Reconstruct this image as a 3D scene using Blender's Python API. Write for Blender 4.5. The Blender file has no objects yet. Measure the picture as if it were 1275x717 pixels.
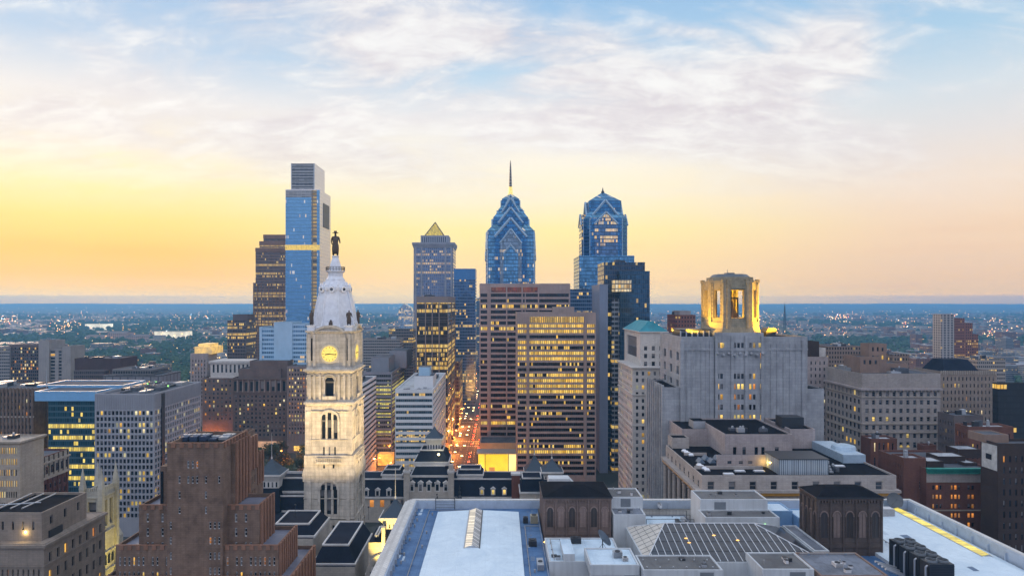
import bpy, math, random
from mathutils import Vector
R = math.radians
SC = bpy.context.scene
COL = SC.collection
rnd = random.Random(7)

# ------------------------------------------------------------------ camera, world, sun, exposure
FP, CX, CY, CAMH = 850.0, 622.0, 377.0, 130.0        # focal length / vanishing point measured in the photograph
cam_d = bpy.data.cameras.new('camera')
cam_d.sensor_width = 36; cam_d.lens = FP / 1275 * 36
cam_d.shift_x = (637.5 - CX) / 1275; cam_d.shift_y = (CY - 358.5) / 1275
cam_d.clip_start = 1; cam_d.clip_end = 60000
cam = bpy.data.objects.new('camera', cam_d); COL.objects.link(cam)
cam.location = (0, 0, CAMH); cam.rotation_euler = (R(90), 0, 0)
SC.camera = cam

SC.view_settings.view_transform = 'Standard'; SC.view_settings.look = 'None'
SC.view_settings.exposure = 0.3; SC.view_settings.gamma = 1
SC.view_settings.use_curve_mapping = False
SC.render.engine = 'CYCLES'
SC.cycles.use_denoising = True
SC.cycles.max_bounces = 5; SC.cycles.diffuse_bounces = 3; SC.cycles.glossy_bounces = 3
SC.cycles.transmission_bounces = 3; SC.cycles.volume_bounces = 1; SC.cycles.transparent_max_bounces = 6
SC.cycles.sample_clamp_indirect = 4

SUN_EL, SUN_AZ = 7.0, -34.0        # azimuth clockwise from +Y
EXPO = 2 ** .3; HAZE = 1.1e-4; HAZE_GLOW = (.115, .25, .50); SKYN = .86; CL1 = (2.4, 6.1, 0)
def nd(nt, typ, **kw):
    n = nt.nodes.new(typ)
    for k, v in kw.items():
        if k.startswith('i_'):
            key = k[2:]
            key = int(key) if key.isdigit() else key.replace('_', ' ')
            n.inputs[key].default_value = v
        else:
            setattr(n, k, v)
    return n
def val(nt, op, a, b=None, c=None, clamp=False):
    n = nt.nodes.new('ShaderNodeMath'); n.operation = op; n.use_clamp = clamp
    for i, s in enumerate((a, b, c)):
        if s is None: continue
        if isinstance(s, (int, float)): n.inputs[i].default_value = s
        else: nt.links.new(s, n.inputs[i])
    return n.outputs[0]
def mixc(nt, f, a, b, mode='MIX'):
    n = nt.nodes.new('ShaderNodeMix'); n.data_type = 'RGBA'; n.blend_type = mode; n.clamp_factor = True
    for s, k in ((f, 0), (a, 6), (b, 7)):
        if isinstance(s, (int, float)): n.inputs[k].default_value = s
        elif isinstance(s, (tuple, list)): n.inputs[k].default_value = (*s[:3], 1)
        else: nt.links.new(s, n.inputs[k])
    return n.outputs[2]
def ramp(nt, fac, stops, interp='EASE'):
    n = nt.nodes.new('ShaderNodeValToRGB'); n.color_ramp.interpolation = interp
    el = n.color_ramp.elements
    while len(el) > 1: el.remove(el[-1])
    el[0].position = stops[0][0]; el[0].color = (*stops[0][1], 1)
    for p, c in stops[1:]:
        e = el.new(p); e.color = (*c, 1)
    nt.links.new(fac, n.inputs[0])
    return n.outputs[0]
def srgb(r, g, b):
    f = lambda c: (c / 255 / 12.92) if c / 255 <= 0.04045 else ((c / 255 + 0.055) / 1.055) ** 2.4
    return (f(r), f(g), f(b))

def make_world():
    w = bpy.data.worlds.new('World'); SC.world = w; w.use_nodes = True
    nt = w.node_tree; nt.nodes.clear(); L = nt.links.new
    tc = nd(nt, 'ShaderNodeTexCoord')
    sp = nd(nt, 'ShaderNodeSeparateXYZ'); L(tc.outputs['Generated'], sp.inputs[0])
    x, y, z = sp.outputs
    el = val(nt, 'MAXIMUM', z, 0.0)
    fac = val(nt, 'MULTIPLY', el, 2.0, clamp=True)          # 0..0.5 of sin(elevation) over the ramp
    # sky colours by elevation; the haze in front of the low sky is allowed for (the sky itself is brighter there than it looks)
    def stops(tab):
        out = []; lin = [(p, srgb(*c)) for p, c in tab]
        ys = sorted(set([p for p, _ in tab] + [372, 369.8, 369, 368, 366.5, 365, 363, 361, 358, 354, 349, 340, 330]), reverse=True)
        for py in ys:
            for (p0, c0), (p1, c1) in zip(lin, lin[1:]):
                if p1 <= py <= p0: t = (p0 - py) / (p0 - p1); c = [u + (v - u) * t for u, v in zip(c0, c1)]; break
            e = math.sin(math.atan((CY - py) / FP)); T = math.exp(-HAZE * min(174 / max(e, 1e-4), 18300))
            out.append((e * 2, tuple(max(.02, (v / EXPO - (1 - T) * g) / T / SKYN) for v, g in zip(c, HAZE_GLOW))))
        return out
    west = ramp(nt, fac, stops([(376.9, (224, 200, 192)), (374, (228, 205, 192)), (370, (232, 209, 192)), (360, (240, 206, 172)), (345, (250, 198, 148)), (322, (253, 200, 132)), (285, (255, 222, 146)), (250, (255, 235, 176)), (205, (252, 241, 218)),
                          (150, (236, 233, 232)), (90, (190, 210, 232)), (0, (156, 192, 228)), (-240, (110, 178, 230)), (-900, (96, 176, 240))]), 'LINEAR')
    mid = ramp(nt, fac, stops([(376.9, (218, 201, 192)), (374, (224, 205, 192)), (370, (232, 211, 193)), (350, (250, 218, 180)), (320, (255, 225, 173)), (288, (255, 236, 174)), (250, (255, 241, 206)), (205, (251, 243, 226)),
                          (150, (236, 234, 234)), (90, (184, 212, 234)), (0, (154, 192, 228)), (-240, (110, 178, 230)), (-900, (96, 176, 240))]), 'LINEAR')
    north = ramp(nt, fac, stops([(376.9, (206, 190, 190)), (374, (212, 192, 190)), (370, (220, 196, 188)), (350, (228, 199, 182)), (300, (240, 212, 188)), (250, (241, 222, 206)), (200, (228, 223, 222)),
                          (150, (212, 222, 230)), (90, (174, 206, 230)), (0, (152, 190, 226)), (-240, (110, 178, 230)), (-900, (96, 176, 240))]), 'LINEAR')
    east_fill = ramp(nt, el, [(0.0, (.50, .56, .80)), (0.25, (.74, .86, 1.20)), (0.55, (1.30, 1.48, 1.98)), (0.8, (1.2, 1.52, 2.12)), (1.0, (.84, 1.24, 1.9))], 'LINEAR')  # sky behind the camera made brighter than real dusk, to light the facades
    azr = val(nt, 'DIVIDE', x, val(nt, 'MAXIMUM', val(nt, 'ABSOLUTE', y), 0.05))
    fr = nd(nt, 'ShaderNodeMapRange', interpolation_type='SMOOTHSTEP'); L(azr, fr.inputs[0])
    fr.inputs[1].default_value = 0.10; fr.inputs[2].default_value = 0.66
    fw = nd(nt, 'ShaderNodeMapRange', interpolation_type='SMOOTHSTEP'); L(azr, fw.inputs[0])
    fw.inputs[1].default_value = -0.55; fw.inputs[2].default_value = -0.05
    base = mixc(nt, fr.outputs[0], mixc(nt, fw.outputs[0], west, mid), north)
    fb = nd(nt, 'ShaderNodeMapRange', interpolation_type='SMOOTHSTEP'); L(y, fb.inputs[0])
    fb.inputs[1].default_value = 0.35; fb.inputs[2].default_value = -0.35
    base = mixc(nt, fb.outputs[0], base, east_fill)
    # high thin cloud, laid out on a cloud layer above the city
    zz = val(nt, 'ADD', el, 0.30)
    cxn = nd(nt, 'ShaderNodeCombineXYZ')
    L(val(nt, 'DIVIDE', x, zz), cxn.inputs[0]); L(val(nt, 'DIVIDE', y, zz), cxn.inputs[1])
    def layer(loc, rot, sc, **k):
        mp = nd(nt, 'ShaderNodeMapping'); L(cxn.outputs[0], mp.inputs[0])
        mp.inputs['Location'].default_value = loc; mp.inputs['Rotation'].default_value = (0, 0, R(rot)); mp.inputs['Scale'].default_value = sc
        n = nd(nt, 'ShaderNodeTexNoise', **k); L(mp.outputs[0], n.inputs['Vector']); return n.outputs[0]
    def smooth(v, a, b_, c=0.0, d=1.0):
        n = nd(nt, 'ShaderNodeMapRange', interpolation_type='SMOOTHSTEP'); L(v, n.inputs[0])
        for i, q in enumerate((a, b_, c, d)): n.inputs[1 + i].default_value = q
        return n.outputs[0]
    big = layer(CL1, 35, (1.0, 1.5, 1), i_Scale=1.7, i_Detail=3.0, i_Roughness=.5, i_Distortion=.5)
    wisp = layer((1.3, 7.7, 0), 38, (1.0, 1.9, 1), i_Scale=3.4, i_Detail=10.0, i_Roughness=.62, i_Distortion=.9)
    fine = layer((5.3, 2.7, 0), 30, (1.0, 1.8, 1), i_Scale=11.0, i_Detail=8.0, i_Roughness=.62, i_Distortion=.6)
    nn = val(nt, 'ADD', val(nt, 'ADD', val(nt, 'MULTIPLY', big, .62), val(nt, 'MULTIPLY', wisp, .30)), val(nt, 'MULTIPLY', fine, .12))
    ce = smooth(el, .10, .26)
    cf = val(nt, 'MULTIPLY', val(nt, 'MULTIPLY', smooth(nn, .40, .57), ce), .90)
    dens = val(nt, 'ADD', val(nt, 'MULTIPLY', wisp, .6), val(nt, 'MULTIPLY', fine, .4))
    ccol = mixc(nt, smooth(dens, .34, .66), tuple(v / EXPO / SKYN for v in srgb(224, 214, 217)), tuple(v / EXPO / SKYN for v in srgb(255, 251, 246)))
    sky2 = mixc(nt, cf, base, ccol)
    # faint warm bars of low stratus
    st = nd(nt, 'ShaderNodeCombineXYZ'); L(val(nt, 'MULTIPLY', azr, 1.2), st.inputs[0]); L(val(nt, 'MULTIPLY', el, 22.0), st.inputs[1])
    n3 = nd(nt, 'ShaderNodeTexNoise', i_Scale=1.6, i_Detail=5.0, i_Roughness=.6); L(st.outputs[0], n3.inputs['Vector'])
    sm = nd(nt, 'ShaderNodeMapRange', interpolation_type='SMOOTHSTEP'); L(n3.outputs[0], sm.inputs[0])
    sm.inputs[1].default_value = .5; sm.inputs[2].default_value = .72; sm.inputs[4].default_value = .30
    lowm = nd(nt, 'ShaderNodeMapRange'); L(el, lowm.inputs[0]); lowm.inputs[1].default_value = .16; lowm.inputs[2].default_value = .05
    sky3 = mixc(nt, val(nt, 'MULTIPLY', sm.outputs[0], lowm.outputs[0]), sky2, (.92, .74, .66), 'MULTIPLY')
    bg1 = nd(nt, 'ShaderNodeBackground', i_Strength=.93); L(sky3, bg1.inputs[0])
    sk = nd(nt, 'ShaderNodeTexSky', sky_type='NISHITA', sun_disc=False)
    sk.sun_elevation = R(SUN_EL); sk.sun_rotation = R(SUN_AZ); sk.altitude = 130; sk.dust_density = 2.0
    bg2 = nd(nt, 'ShaderNodeBackground', i_Strength=.05); L(sk.outputs[0], bg2.inputs[0])
    mx = nd(nt, 'ShaderNodeMixShader'); mx.inputs[0].default_value = .04
    L(bg1.outputs[0], mx.inputs[1]); L(bg2.outputs[0], mx.inputs[2])
    out = nd(nt, 'ShaderNodeOutputWorld'); L(mx.outputs[0], out.inputs[0])
make_world()

sun_d = bpy.data.lights.new('sun', 'SUN'); sun_d.energy = 1.3; sun_d.angle = R(14); sun_d.color = (1, .66, .42)
sun = bpy.data.objects.new('sun', sun_d); COL.objects.link(sun)
sd = Vector((math.sin(R(SUN_AZ)) * math.cos(R(SUN_EL)), math.cos(R(SUN_AZ)) * math.cos(R(SUN_EL)), math.sin(R(SUN_EL))))
sun.rotation_euler = sd.to_track_quat('Z', 'Y').to_euler()
sun.location = (0, 0, 400)

# ------------------------------------------------------------------ photo measurements -> metres
def X(px, Y): return (px - CX) / FP * Y
def Z(py, Y): return CAMH - (py - CY) / FP * Y
def far(px, pxf, Y): return Y * ((px - CX) / (pxf - CX) - 1)      # depth of a side wall seen from px (near) to pxf (far)

# ------------------------------------------------------------------ materials
MATS = {}
def newmat(name):
    m = bpy.data.materials.new(name); m.use_nodes = True; nt = m.node_tree; nt.nodes.clear()
    b = nt.nodes.new('ShaderNodeBsdfPrincipled'); o = nt.nodes.new('ShaderNodeOutputMaterial')
    nt.links.new(b.outputs[0], o.inputs[0]); MATS[name] = m
    return m, nt, b
def uvw(nt):
    g = nd(nt, 'ShaderNodeNewGeometry'); s = nd(nt, 'ShaderNodeSeparateXYZ'); nt.links.new(g.outputs['Position'], s.inputs[0])
    u = val(nt, 'ADD', s.outputs[0], s.outputs[1])
    c = nd(nt, 'ShaderNodeCombineXYZ'); nt.links.new(u, c.inputs[0]); nt.links.new(s.outputs[2], c.inputs[1])
    return g, s, u, c
def stone(name, col, var=.22, rough=.85, course=None, scale=.12, streak=.25, bump=.15, mortar=.75, spec=.3):
    """masonry: blotches, rain streaks and (course=(len,height)) a coursed joint pattern"""
    if name in MATS: return MATS[name]
    m, nt, b = newmat(name); L = nt.links.new
    g, s, u, c = uvw(nt)
    n = nd(nt, 'ShaderNodeTexNoise', i_Scale=scale, i_Detail=6.0, i_Roughness=.6); L(g.outputs['Position'], n.inputs['Vector'])
    n2 = nd(nt, 'ShaderNodeTexNoise', i_Scale=1.0, i_Detail=4.0)
    mp = nd(nt, 'ShaderNodeMapping'); mp.inputs['Scale'].default_value = (.9, .06, 1); L(c.outputs[0], mp.inputs[0]); L(mp.outputs[0], n2.inputs['Vector'])
    dk = tuple(v * (1 - var * 1.3) for v in col); lt = tuple(min(v * (1 + var), .95) for v in col)
    r0 = ramp(nt, n.outputs[0], [(.3, dk), (.5, col), (.72, lt)], 'LINEAR')
    sf = val(nt, 'MULTIPLY', val(nt, 'SUBTRACT', n2.outputs[0], .45, clamp=True), streak * 4, clamp=True)
    r1 = mixc(nt, sf, r0, tuple(v * .62 for v in col))
    if course:
        br = nd(nt, 'ShaderNodeTexBrick', i_Scale=1.0, i_Mortar_Size=.05 * course[1], i_Bias=0.0, i_Brick_Width=course[0], i_Row_Height=course[1])
        br.inputs['Color1'].default_value = (1, 1, 1, 1); br.inputs['Color2'].default_value = (.86, .86, .86, 1); br.inputs['Mortar'].default_value = (mortar,) * 3 + (1,)
        L(c.outputs[0], br.inputs['Vector']); r1 = mixc(nt, 1.0, r1, br.outputs[0], 'MULTIPLY')
    L(r1, b.inputs['Base Color']); b.inputs['Roughness'].default_value = rough; b.inputs['Specular IOR Level'].default_value = spec
    if bump:
        nb = nd(nt, 'ShaderNodeTexNoise', i_Scale=1.6, i_Detail=5.0); L(g.outputs['Position'], nb.inputs['Vector'])
        bp = nd(nt, 'ShaderNodeBump', i_Strength=bump, i_Distance=.3); L(nb.outputs[0], bp.inputs['Height']); L(bp.outputs[0], b.inputs['Normal'])
    return m
def plain(name, col, rough=.5, metal=0.0, var=.12, scale=.5, spec=.5):
    if name in MATS: return MATS[name]
    m, nt, b = newmat(name)
    g = nd(nt, 'ShaderNodeNewGeometry')
    n = nd(nt, 'ShaderNodeTexNoise', i_Scale=scale, i_Detail=6.0, i_Roughness=.62); nt.links.new(g.outputs['Position'], n.inputs['Vector'])
    c = ramp(nt, n.outputs[0], [(.3, tuple(v * (1 - var) for v in col)), (.7, tuple(min(1, v * (1 + var)) for v in col))], 'LINEAR')
    nt.links.new(c, b.inputs['Base Color']); b.inputs['Roughness'].default_value = rough; b.inputs['Metallic'].default_value = metal
    b.inputs['Specular IOR Level'].default_value = spec
    return m
def glow(name, col, strength, var=.35, scale=.8, sample=False, base=(.3, .25, .15)):
    if name in MATS: return MATS[name]
    m, nt, b = newmat(name)
    g = nd(nt, 'ShaderNodeNewGeometry')
    n = nd(nt, 'ShaderNodeTexNoise', i_Scale=scale, i_Detail=3.0); nt.links.new(g.outputs['Position'], n.inputs['Vector'])
    st = nd(nt, 'ShaderNodeMapRange'); nt.links.new(n.outputs[0], st.inputs[0])
    st.inputs[1].default_value = .3; st.inputs[2].default_value = .7
    st.inputs[3].default_value = strength * (1 - var); st.inputs[4].default_value = strength * (1 + var)
    b.inputs['Base Color'].default_value = (*base, 1); b.inputs['Emission Color'].default_value = (*col, 1)
    nt.links.new(st.outputs[0], b.inputs['Emission Strength']); b.inputs['Roughness'].default_value = .4
    m.cycles.emission_sampling = 'AUTO' if sample else 'NONE'
    return m
def office(name, base, lit=.2, cw=1.6, fh=3.9, z0=0.0, strength=1.0, metal=0.0, rough=.12, mull=(.12, .12, .13), mw=.10, sp=0.0, spc=(.1, .1, .1),
           seed=1.0, floors=.6, warm=(1, .55, .08), pale=(1, .70, .20), tint=.38, bright_top=False):
    """glazing: panes in mullions (and spandrels, sp = share of the storey), lit room by room, storeys lit more or less"""
    if name in MATS: return MATS[name]
    m, nt, b = newmat(name); L = nt.links.new
    g, s, u, c = uvw(nt)
    uu = val(nt, 'DIVIDE', u, cw); vv = val(nt, 'DIVIDE', val(nt, 'SUBTRACT', s.outputs[2], z0), fh)
    fu = val(nt, 'FLOOR', uu); fv = val(nt, 'FLOOR', vv); ru = val(nt, 'FRACT', uu); rv = val(nt, 'FRACT', vv)
    def wn(a, bb, k):
        cc = nd(nt, 'ShaderNodeCombineXYZ'); cc.inputs[2].default_value = seed * 3.17 + k
        for i, q in enumerate((a, bb)):
            if q is not None: L(q, cc.inputs[i])
        w = nd(nt, 'ShaderNodeTexWhiteNoise', noise_dimensions='3D'); L(cc.outputs[0], w.inputs['Vector']); return w.outputs['Value']
    r_cell = wn(fu, fv, 1.0); r_floor = wn(None, fv, 2.0); r_room = wn(val(nt, 'FLOOR', val(nt, 'DIVIDE', fu, 4.0)), fv, 3.0)
    thr = val(nt, 'MULTIPLY', val(nt, 'ADD', 1 - floors, val(nt, 'MULTIPLY', val(nt, 'POWER', r_floor, 3.0), floors * 4)), lit)
    rr = val(nt, 'ADD', val(nt, 'MULTIPLY', r_cell, .55), val(nt, 'MULTIPLY', r_room, .45))
    isl = val(nt, 'LESS_THAN', rr, thr)
    glass = val(nt, 'GREATER_THAN', ru, mw)
    if sp > 0: glass = val(nt, 'MULTIPLY', glass, val(nt, 'GREATER_THAN', rv, sp))
    tv = wn(fu, fv, 5.0)
    gl = mixc(nt, val(nt, 'MULTIPLY', tv, 1.0), tuple(v * (1 - tint) for v in base), tuple(min(1, v * (1 + tint)) for v in base))
    frame = mull
    if sp > 0: frame = mixc(nt, val(nt, 'LESS_THAN', rv, sp), mull, spc)
    L(mixc(nt, glass, frame, gl), b.inputs['Base Color'])
    n = nd(nt, 'ShaderNodeTexNoise', i_Scale=.9, i_Detail=3.0); L(g.outputs['Position'], n.inputs['Vector'])
    L(mixc(nt, wn(fu, fv, 7.0), warm, pale), b.inputs['Emission Color'])
    es = val(nt, 'MULTIPLY', val(nt, 'MULTIPLY', isl, glass), val(nt, 'MULTIPLY', val(nt, 'ADD', .35, val(nt, 'MULTIPLY', n.outputs[0], 1.2)), strength * .68))
    es = val(nt, 'MULTIPLY', es, val(nt, 'ADD', .45, val(nt, 'MULTIPLY', wn(fu, fv, 9.0), .8)))
    L(es, b.inputs['Emission Strength'])
    L(val(nt, 'MULTIPLY', glass, metal), b.inputs['Metallic'])
    L(val(nt, 'SUBTRACT', .75, val(nt, 'MULTIPLY', glass, .75 - rough)), b.inputs['Roughness'])
    bp = nd(nt, 'ShaderNodeBump', i_Strength=.12 + .22 * metal, i_Distance=.5); nb = nd(nt, 'ShaderNodeTexNoise', i_Scale=.22, i_Detail=3.0)
    L(g.outputs['Position'], nb.inputs['Vector']); L(nb.outputs[0], bp.inputs['Height']); L(bp.outputs[0], b.inputs['Normal'])
    m.cycles.emission_sampling = 'NONE'
    return m
def membrane(name, col, dirt, rough=.5, seam=2.0, spec=.25):
    """flat roof sheet: seams, puddle marks, stains"""
    if name in MATS: return MATS[name]
    m, nt, b = newmat(name); L = nt.links.new
    g = nd(nt, 'ShaderNodeNewGeometry'); s = nd(nt, 'ShaderNodeSeparateXYZ'); L(g.outputs['Position'], s.inputs[0])
    n = nd(nt, 'ShaderNodeTexNoise', i_Scale=.16, i_Detail=7.0, i_Roughness=.65, i_Distortion=.6); L(g.outputs['Position'], n.inputs['Vector'])
    c = ramp(nt, n.outputs[0], [(.32, dirt), (.55, col), (.8, tuple(min(1, v * 1.15) for v in col))], 'LINEAR')
    se = val(nt, 'LESS_THAN', val(nt, 'FRACT', val(nt, 'DIVIDE', s.outputs[0], seam)), .04)
    se2 = val(nt, 'LESS_THAN', val(nt, 'FRACT', val(nt, 'DIVIDE', s.outputs[1], seam * 4)), .012)
    c = mixc(nt, val(nt, 'MULTIPLY', val(nt, 'MAXIMUM', se, se2), .6), c, dirt)
    n4 = nd(nt, 'ShaderNodeTexNoise', i_Scale=.55, i_Detail=6.0, i_Roughness=.7, i_Distortion=1.2); L(g.outputs['Position'], n4.inputs['Vector'])
    c = mixc(nt, val(nt, 'MULTIPLY', val(nt, 'SUBTRACT', n4.outputs[0], .56, clamp=True), 3.0, clamp=True), c, tuple(v * .72 for v in dirt))
    L(c, b.inputs['Base Color']); b.inputs['Roughness'].default_value = rough; b.inputs['Specular IOR Level'].default_value = spec
    return m

lime   = stone('limestone', (.46, .42, .38), .16, course=(1.6, .7), streak=.35)
towerst= stone('pale tower stone', (.58, .53, .46), .2, course=(3.2, 1.7), streak=.6, mortar=.74, scale=.3)
slate  = stone('slate roofing', (.017, .022, .036), .25, .9, course=(.8, .4), streak=.1, spec=.12)
trim   = stone('painted cast iron trim', (.58, .57, .56), .14, streak=.2, bump=0)
black_roof = membrane('black roofing felt', (.010, .011, .014), (.018, .019, .024), 1.0, 2.0, .06)
grey_roof  = membrane('grey roofing', (.11, .12, .14), (.055, .06, .075), .95, 2.0, .1)
dark_metal = plain('dark metal', (.035, .038, .045), .45, .3)
pale_metal = plain('galvanised metal', (.42, .44, .47), .4, .5)
bronze = plain('weathered bronze', (.085, .058, .042), .55, .2)
def pane(name, col, strength=0.0, glass=(.016, .02, .028), blind=(.17, .17, .18)):
    """one window: a blind drawn to its own height, and when lit a room brighter towards the ceiling"""
    m, nt, b = newmat(name); L = nt.links.new
    tc = nd(nt, 'ShaderNodeTexCoord'); s = nd(nt, 'ShaderNodeSeparateXYZ'); L(tc.outputs['Generated'], s.inputs[0]); oi = nd(nt, 'ShaderNodeObjectInfo')
    w1 = nd(nt, 'ShaderNodeTexWhiteNoise', noise_dimensions='1D'); L(val(nt, 'MULTIPLY', oi.outputs['Random'], 91.7), w1.inputs['W'])
    w2 = nd(nt, 'ShaderNodeTexWhiteNoise', noise_dimensions='1D'); L(val(nt, 'MULTIPLY', oi.outputs['Random'], 37.3), w2.inputs['W'])
    bh = val(nt, 'SUBTRACT', 1.12, val(nt, 'MULTIPLY', val(nt, 'POWER', w1.outputs['Value'], 2.5), 1.0)); isb = val(nt, 'GREATER_THAN', s.outputs[2], bh)
    L(mixc(nt, isb, glass, blind), b.inputs['Base Color']); b.inputs['Roughness'].default_value = .12; b.inputs['Specular IOR Level'].default_value = .35
    if strength:
        g = nd(nt, 'ShaderNodeNewGeometry'); n = nd(nt, 'ShaderNodeTexNoise', i_Scale=1.3, i_Detail=3.0); L(g.outputs['Position'], n.inputs['Vector'])
        room = val(nt, 'ADD', .35, val(nt, 'ADD', val(nt, 'MULTIPLY', val(nt, 'POWER', s.outputs[2], 2.0), .7), val(nt, 'MULTIPLY', n.outputs[0], .5)))
        br = val(nt, 'ADD', .35, val(nt, 'MULTIPLY', w2.outputs['Value'], .95)); k = val(nt, 'SUBTRACT', 1.0, val(nt, 'MULTIPLY', isb, .45))
        L(val(nt, 'MULTIPLY', val(nt, 'MULTIPLY', room, br), val(nt, 'MULTIPLY', k, strength)), b.inputs['Emission Strength'])
        L(mixc(nt, w1.outputs['Value'], col, tuple(min(1, v * 1.25) for v in col)), b.inputs['Emission Color'])
    m.cycles.emission_sampling = 'NONE'
    return m
GL = [pane('dark window glass', None), pane('grey window glass', None, 0, (.05, .06, .075)), pane('blind behind glass', None, 0, (.16, .165, .18))]
LIT = [pane('amber lit room', (1, .52, .08), .95), pane('yellow lit room', (1, .64, .16), 1.0), pane('dim orange room', (1, .34, .06), .6), pane('pale lit room', (1, .76, .42), .85)]
frame_m = plain('window frame', (.22, .21, .21), .6)
white_frame = plain('white window frame', (.55, .55, .56), .6)

# ------------------------------------------------------------------ mesh builder
W = {}                                     # world position of every root
class MB:
    def __init__(s): s.v = []; s.f = []; s.m = []; s.mats = []
    def mi(s, m):
        if m not in s.mats: s.mats.append(m)
        return s.mats.index(m)
    def face(s, pts, m):
        i = len(s.v); s.v.extend([tuple(p) for p in pts]); s.f.append(tuple(range(i, i + len(pts)))); s.m.append(s.mi(m))
    def box(s, x0, x1, y0, y1, z0, z1, m, top=None):
        s.frustum((x0, x1, y0, y1), z0, (x0, x1, y0, y1), z1, m, top)
    def frustum(s, a, z0, b, z1, m, top=None):
        i = len(s.v); k = s.mi(m); kt = s.mi(top) if top else k
        for r, z in ((a, z0), (b, z1)):
            s.v += [(r[0], r[2], z), (r[1], r[2], z), (r[1], r[3], z), (r[0], r[3], z)]
        for q, mm in (((0, 1, 5, 4), k), ((1, 2, 6, 5), k), ((2, 3, 7, 6), k), ((3, 0, 4, 7), k), ((4, 5, 6, 7), kt), ((3, 2, 1, 0), k)):
            s.f.append(tuple(i + j for j in q)); s.m.append(mm)
    def prism(s, poly, z0, z1, m, top=None, poly2=None):
        i = len(s.v); n = len(poly); k = s.mi(m); kt = s.mi(top) if top else k
        p2 = poly2 or poly
        s.v += [(p[0], p[1], z0) for p in poly] + [(p[0], p[1], z1) for p in p2]
        for j in range(n):
            s.f.append((i + j, i + (j + 1) % n, i + n + (j + 1) % n, i + n + j)); s.m.append(k)
        s.f.append(tuple(i + n + j for j in range(n))); s.m.append(kt)
        s.f.append(tuple(i + n - 1 - j for j in range(n))); s.m.append(k)
    def extr_y(s, poly, y0, y1, m):            # poly in XZ, extruded along Y
        i = len(s.v); n = len(poly); k = s.mi(m)
        s.v += [(p[0], y0, p[1]) for p in poly] + [(p[0], y1, p[1]) for p in poly]
        for j in range(n):
            s.f.append((i + j, i + (j + 1) % n, i + n + (j + 1) % n, i + n + j)); s.m.append(k)
        s.f.append(tuple(i + j for j in range(n))); s.m.append(k); s.f.append(tuple(i + 2 * n - 1 - j for j in range(n))); s.m.append(k)
    def extr_x(s, poly, x0, x1, m):            # poly in YZ, extruded along X
        i = len(s.v); n = len(poly); k = s.mi(m)
        s.v += [(x0, p[0], p[1]) for p in poly] + [(x1, p[0], p[1]) for p in poly]
        for j in range(n):
            s.f.append((i + j, i + (j + 1) % n, i + n + (j + 1) % n, i + n + j)); s.m.append(k)
        s.f.append(tuple(i + j for j in range(n))); s.m.append(k); s.f.append(tuple(i + 2 * n - 1 - j for j in range(n))); s.m.append(k)
    def lathe(s, cx, cy, prof, m, seg=16, rot=0.0, sx=1.0, sy=1.0):
        i = len(s.v); k = s.mi(m); n = len(prof)
        for r, z in prof:
            for j in range(seg):
                a = rot + 2 * math.pi * j / seg
                s.v.append((cx + sx * r * math.cos(a), cy + sy * r * math.sin(a), z))
        for q in range(n - 1):
            for j in range(seg):
                a, b = i + q * seg + j, i + q * seg + (j + 1) % seg
                s.f.append((a, b, b + seg, a + seg)); s.m.append(k)
        s.f.append(tuple(i + (n - 1) * seg + j for j in range(seg))); s.m.append(k)
        s.f.append(tuple(i + seg - 1 - j for j in range(seg))); s.m.append(k)
    def tube(s, a, b, r, m, seg=6, r2=None):
        a = Vector(a); b = Vector(b); d = (b - a).normalized(); r2 = r if r2 is None else r2
        p = d.orthogonal().normalized(); q = d.cross(p); i = len(s.v); k = s.mi(m)
        for o, rr in ((a, r), (b, r2)):
            for j in range(seg):
                t = 2 * math.pi * j / seg; s.v.append(tuple(o + rr * (math.cos(t) * p + math.sin(t) * q)))
        for j in range(seg):
            s.f.append((i + j, i + (j + 1) % seg, i + seg + (j + 1) % seg, i + seg + j)); s.m.append(k)
        s.f.append(tuple(i + seg + j for j in range(seg))); s.m.append(k); s.f.append(tuple(i + seg - 1 - j for j in range(seg))); s.m.append(k)
    def ball(s, c, r, m, seg=10, rings=6, sx=1, sy=1, sz=1):
        i = len(s.v); k = s.mi(m)
        for q in range(rings + 1):
            t = math.pi * q / rings
            for j in range(seg):
                a = 2 * math.pi * j / seg
                s.v.append((c[0] + sx * r * math.sin(t) * math.cos(a), c[1] + sy * r * math.sin(t) * math.sin(a), c[2] - sz * r * math.cos(t)))
        for q in range(rings):
            for j in range(seg):
                a, b = i + q * seg + j, i + q * seg + (j + 1) % seg
                s.f.append((a, b, b + seg, a + seg)); s.m.append(k)
    def mesh(s, name, off=(0, 0, 0), smooth=False):
        me = bpy.data.meshes.new(name)
        ox, oy, oz = off
        me.from_pydata([(x - ox, y - oy, z - oz) for x, y, z in s.v], [], s.f)
        for m in s.mats: me.materials.append(m)
        me.polygons.foreach_set('material_index', s.m)
        if smooth: me.polygons.foreach_set('use_smooth', [True] * len(me.polygons))
        me.update(); return me
    def build(s, name, parent=None, label=None, smooth=False, kind=None):
        if not s.f: return None
        off = (0, 0, 0)
        p = parent
        while p is not None and p.parent is not None: p = p.parent
        if p is not None: off = W[p]
        o = bpy.data.objects.new(name, s.mesh(name, off, smooth)); COL.objects.link(o)
        if parent: o.parent = parent
        if label: o['label'] = label
        if kind: o['kind'] = kind
        return o
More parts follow.
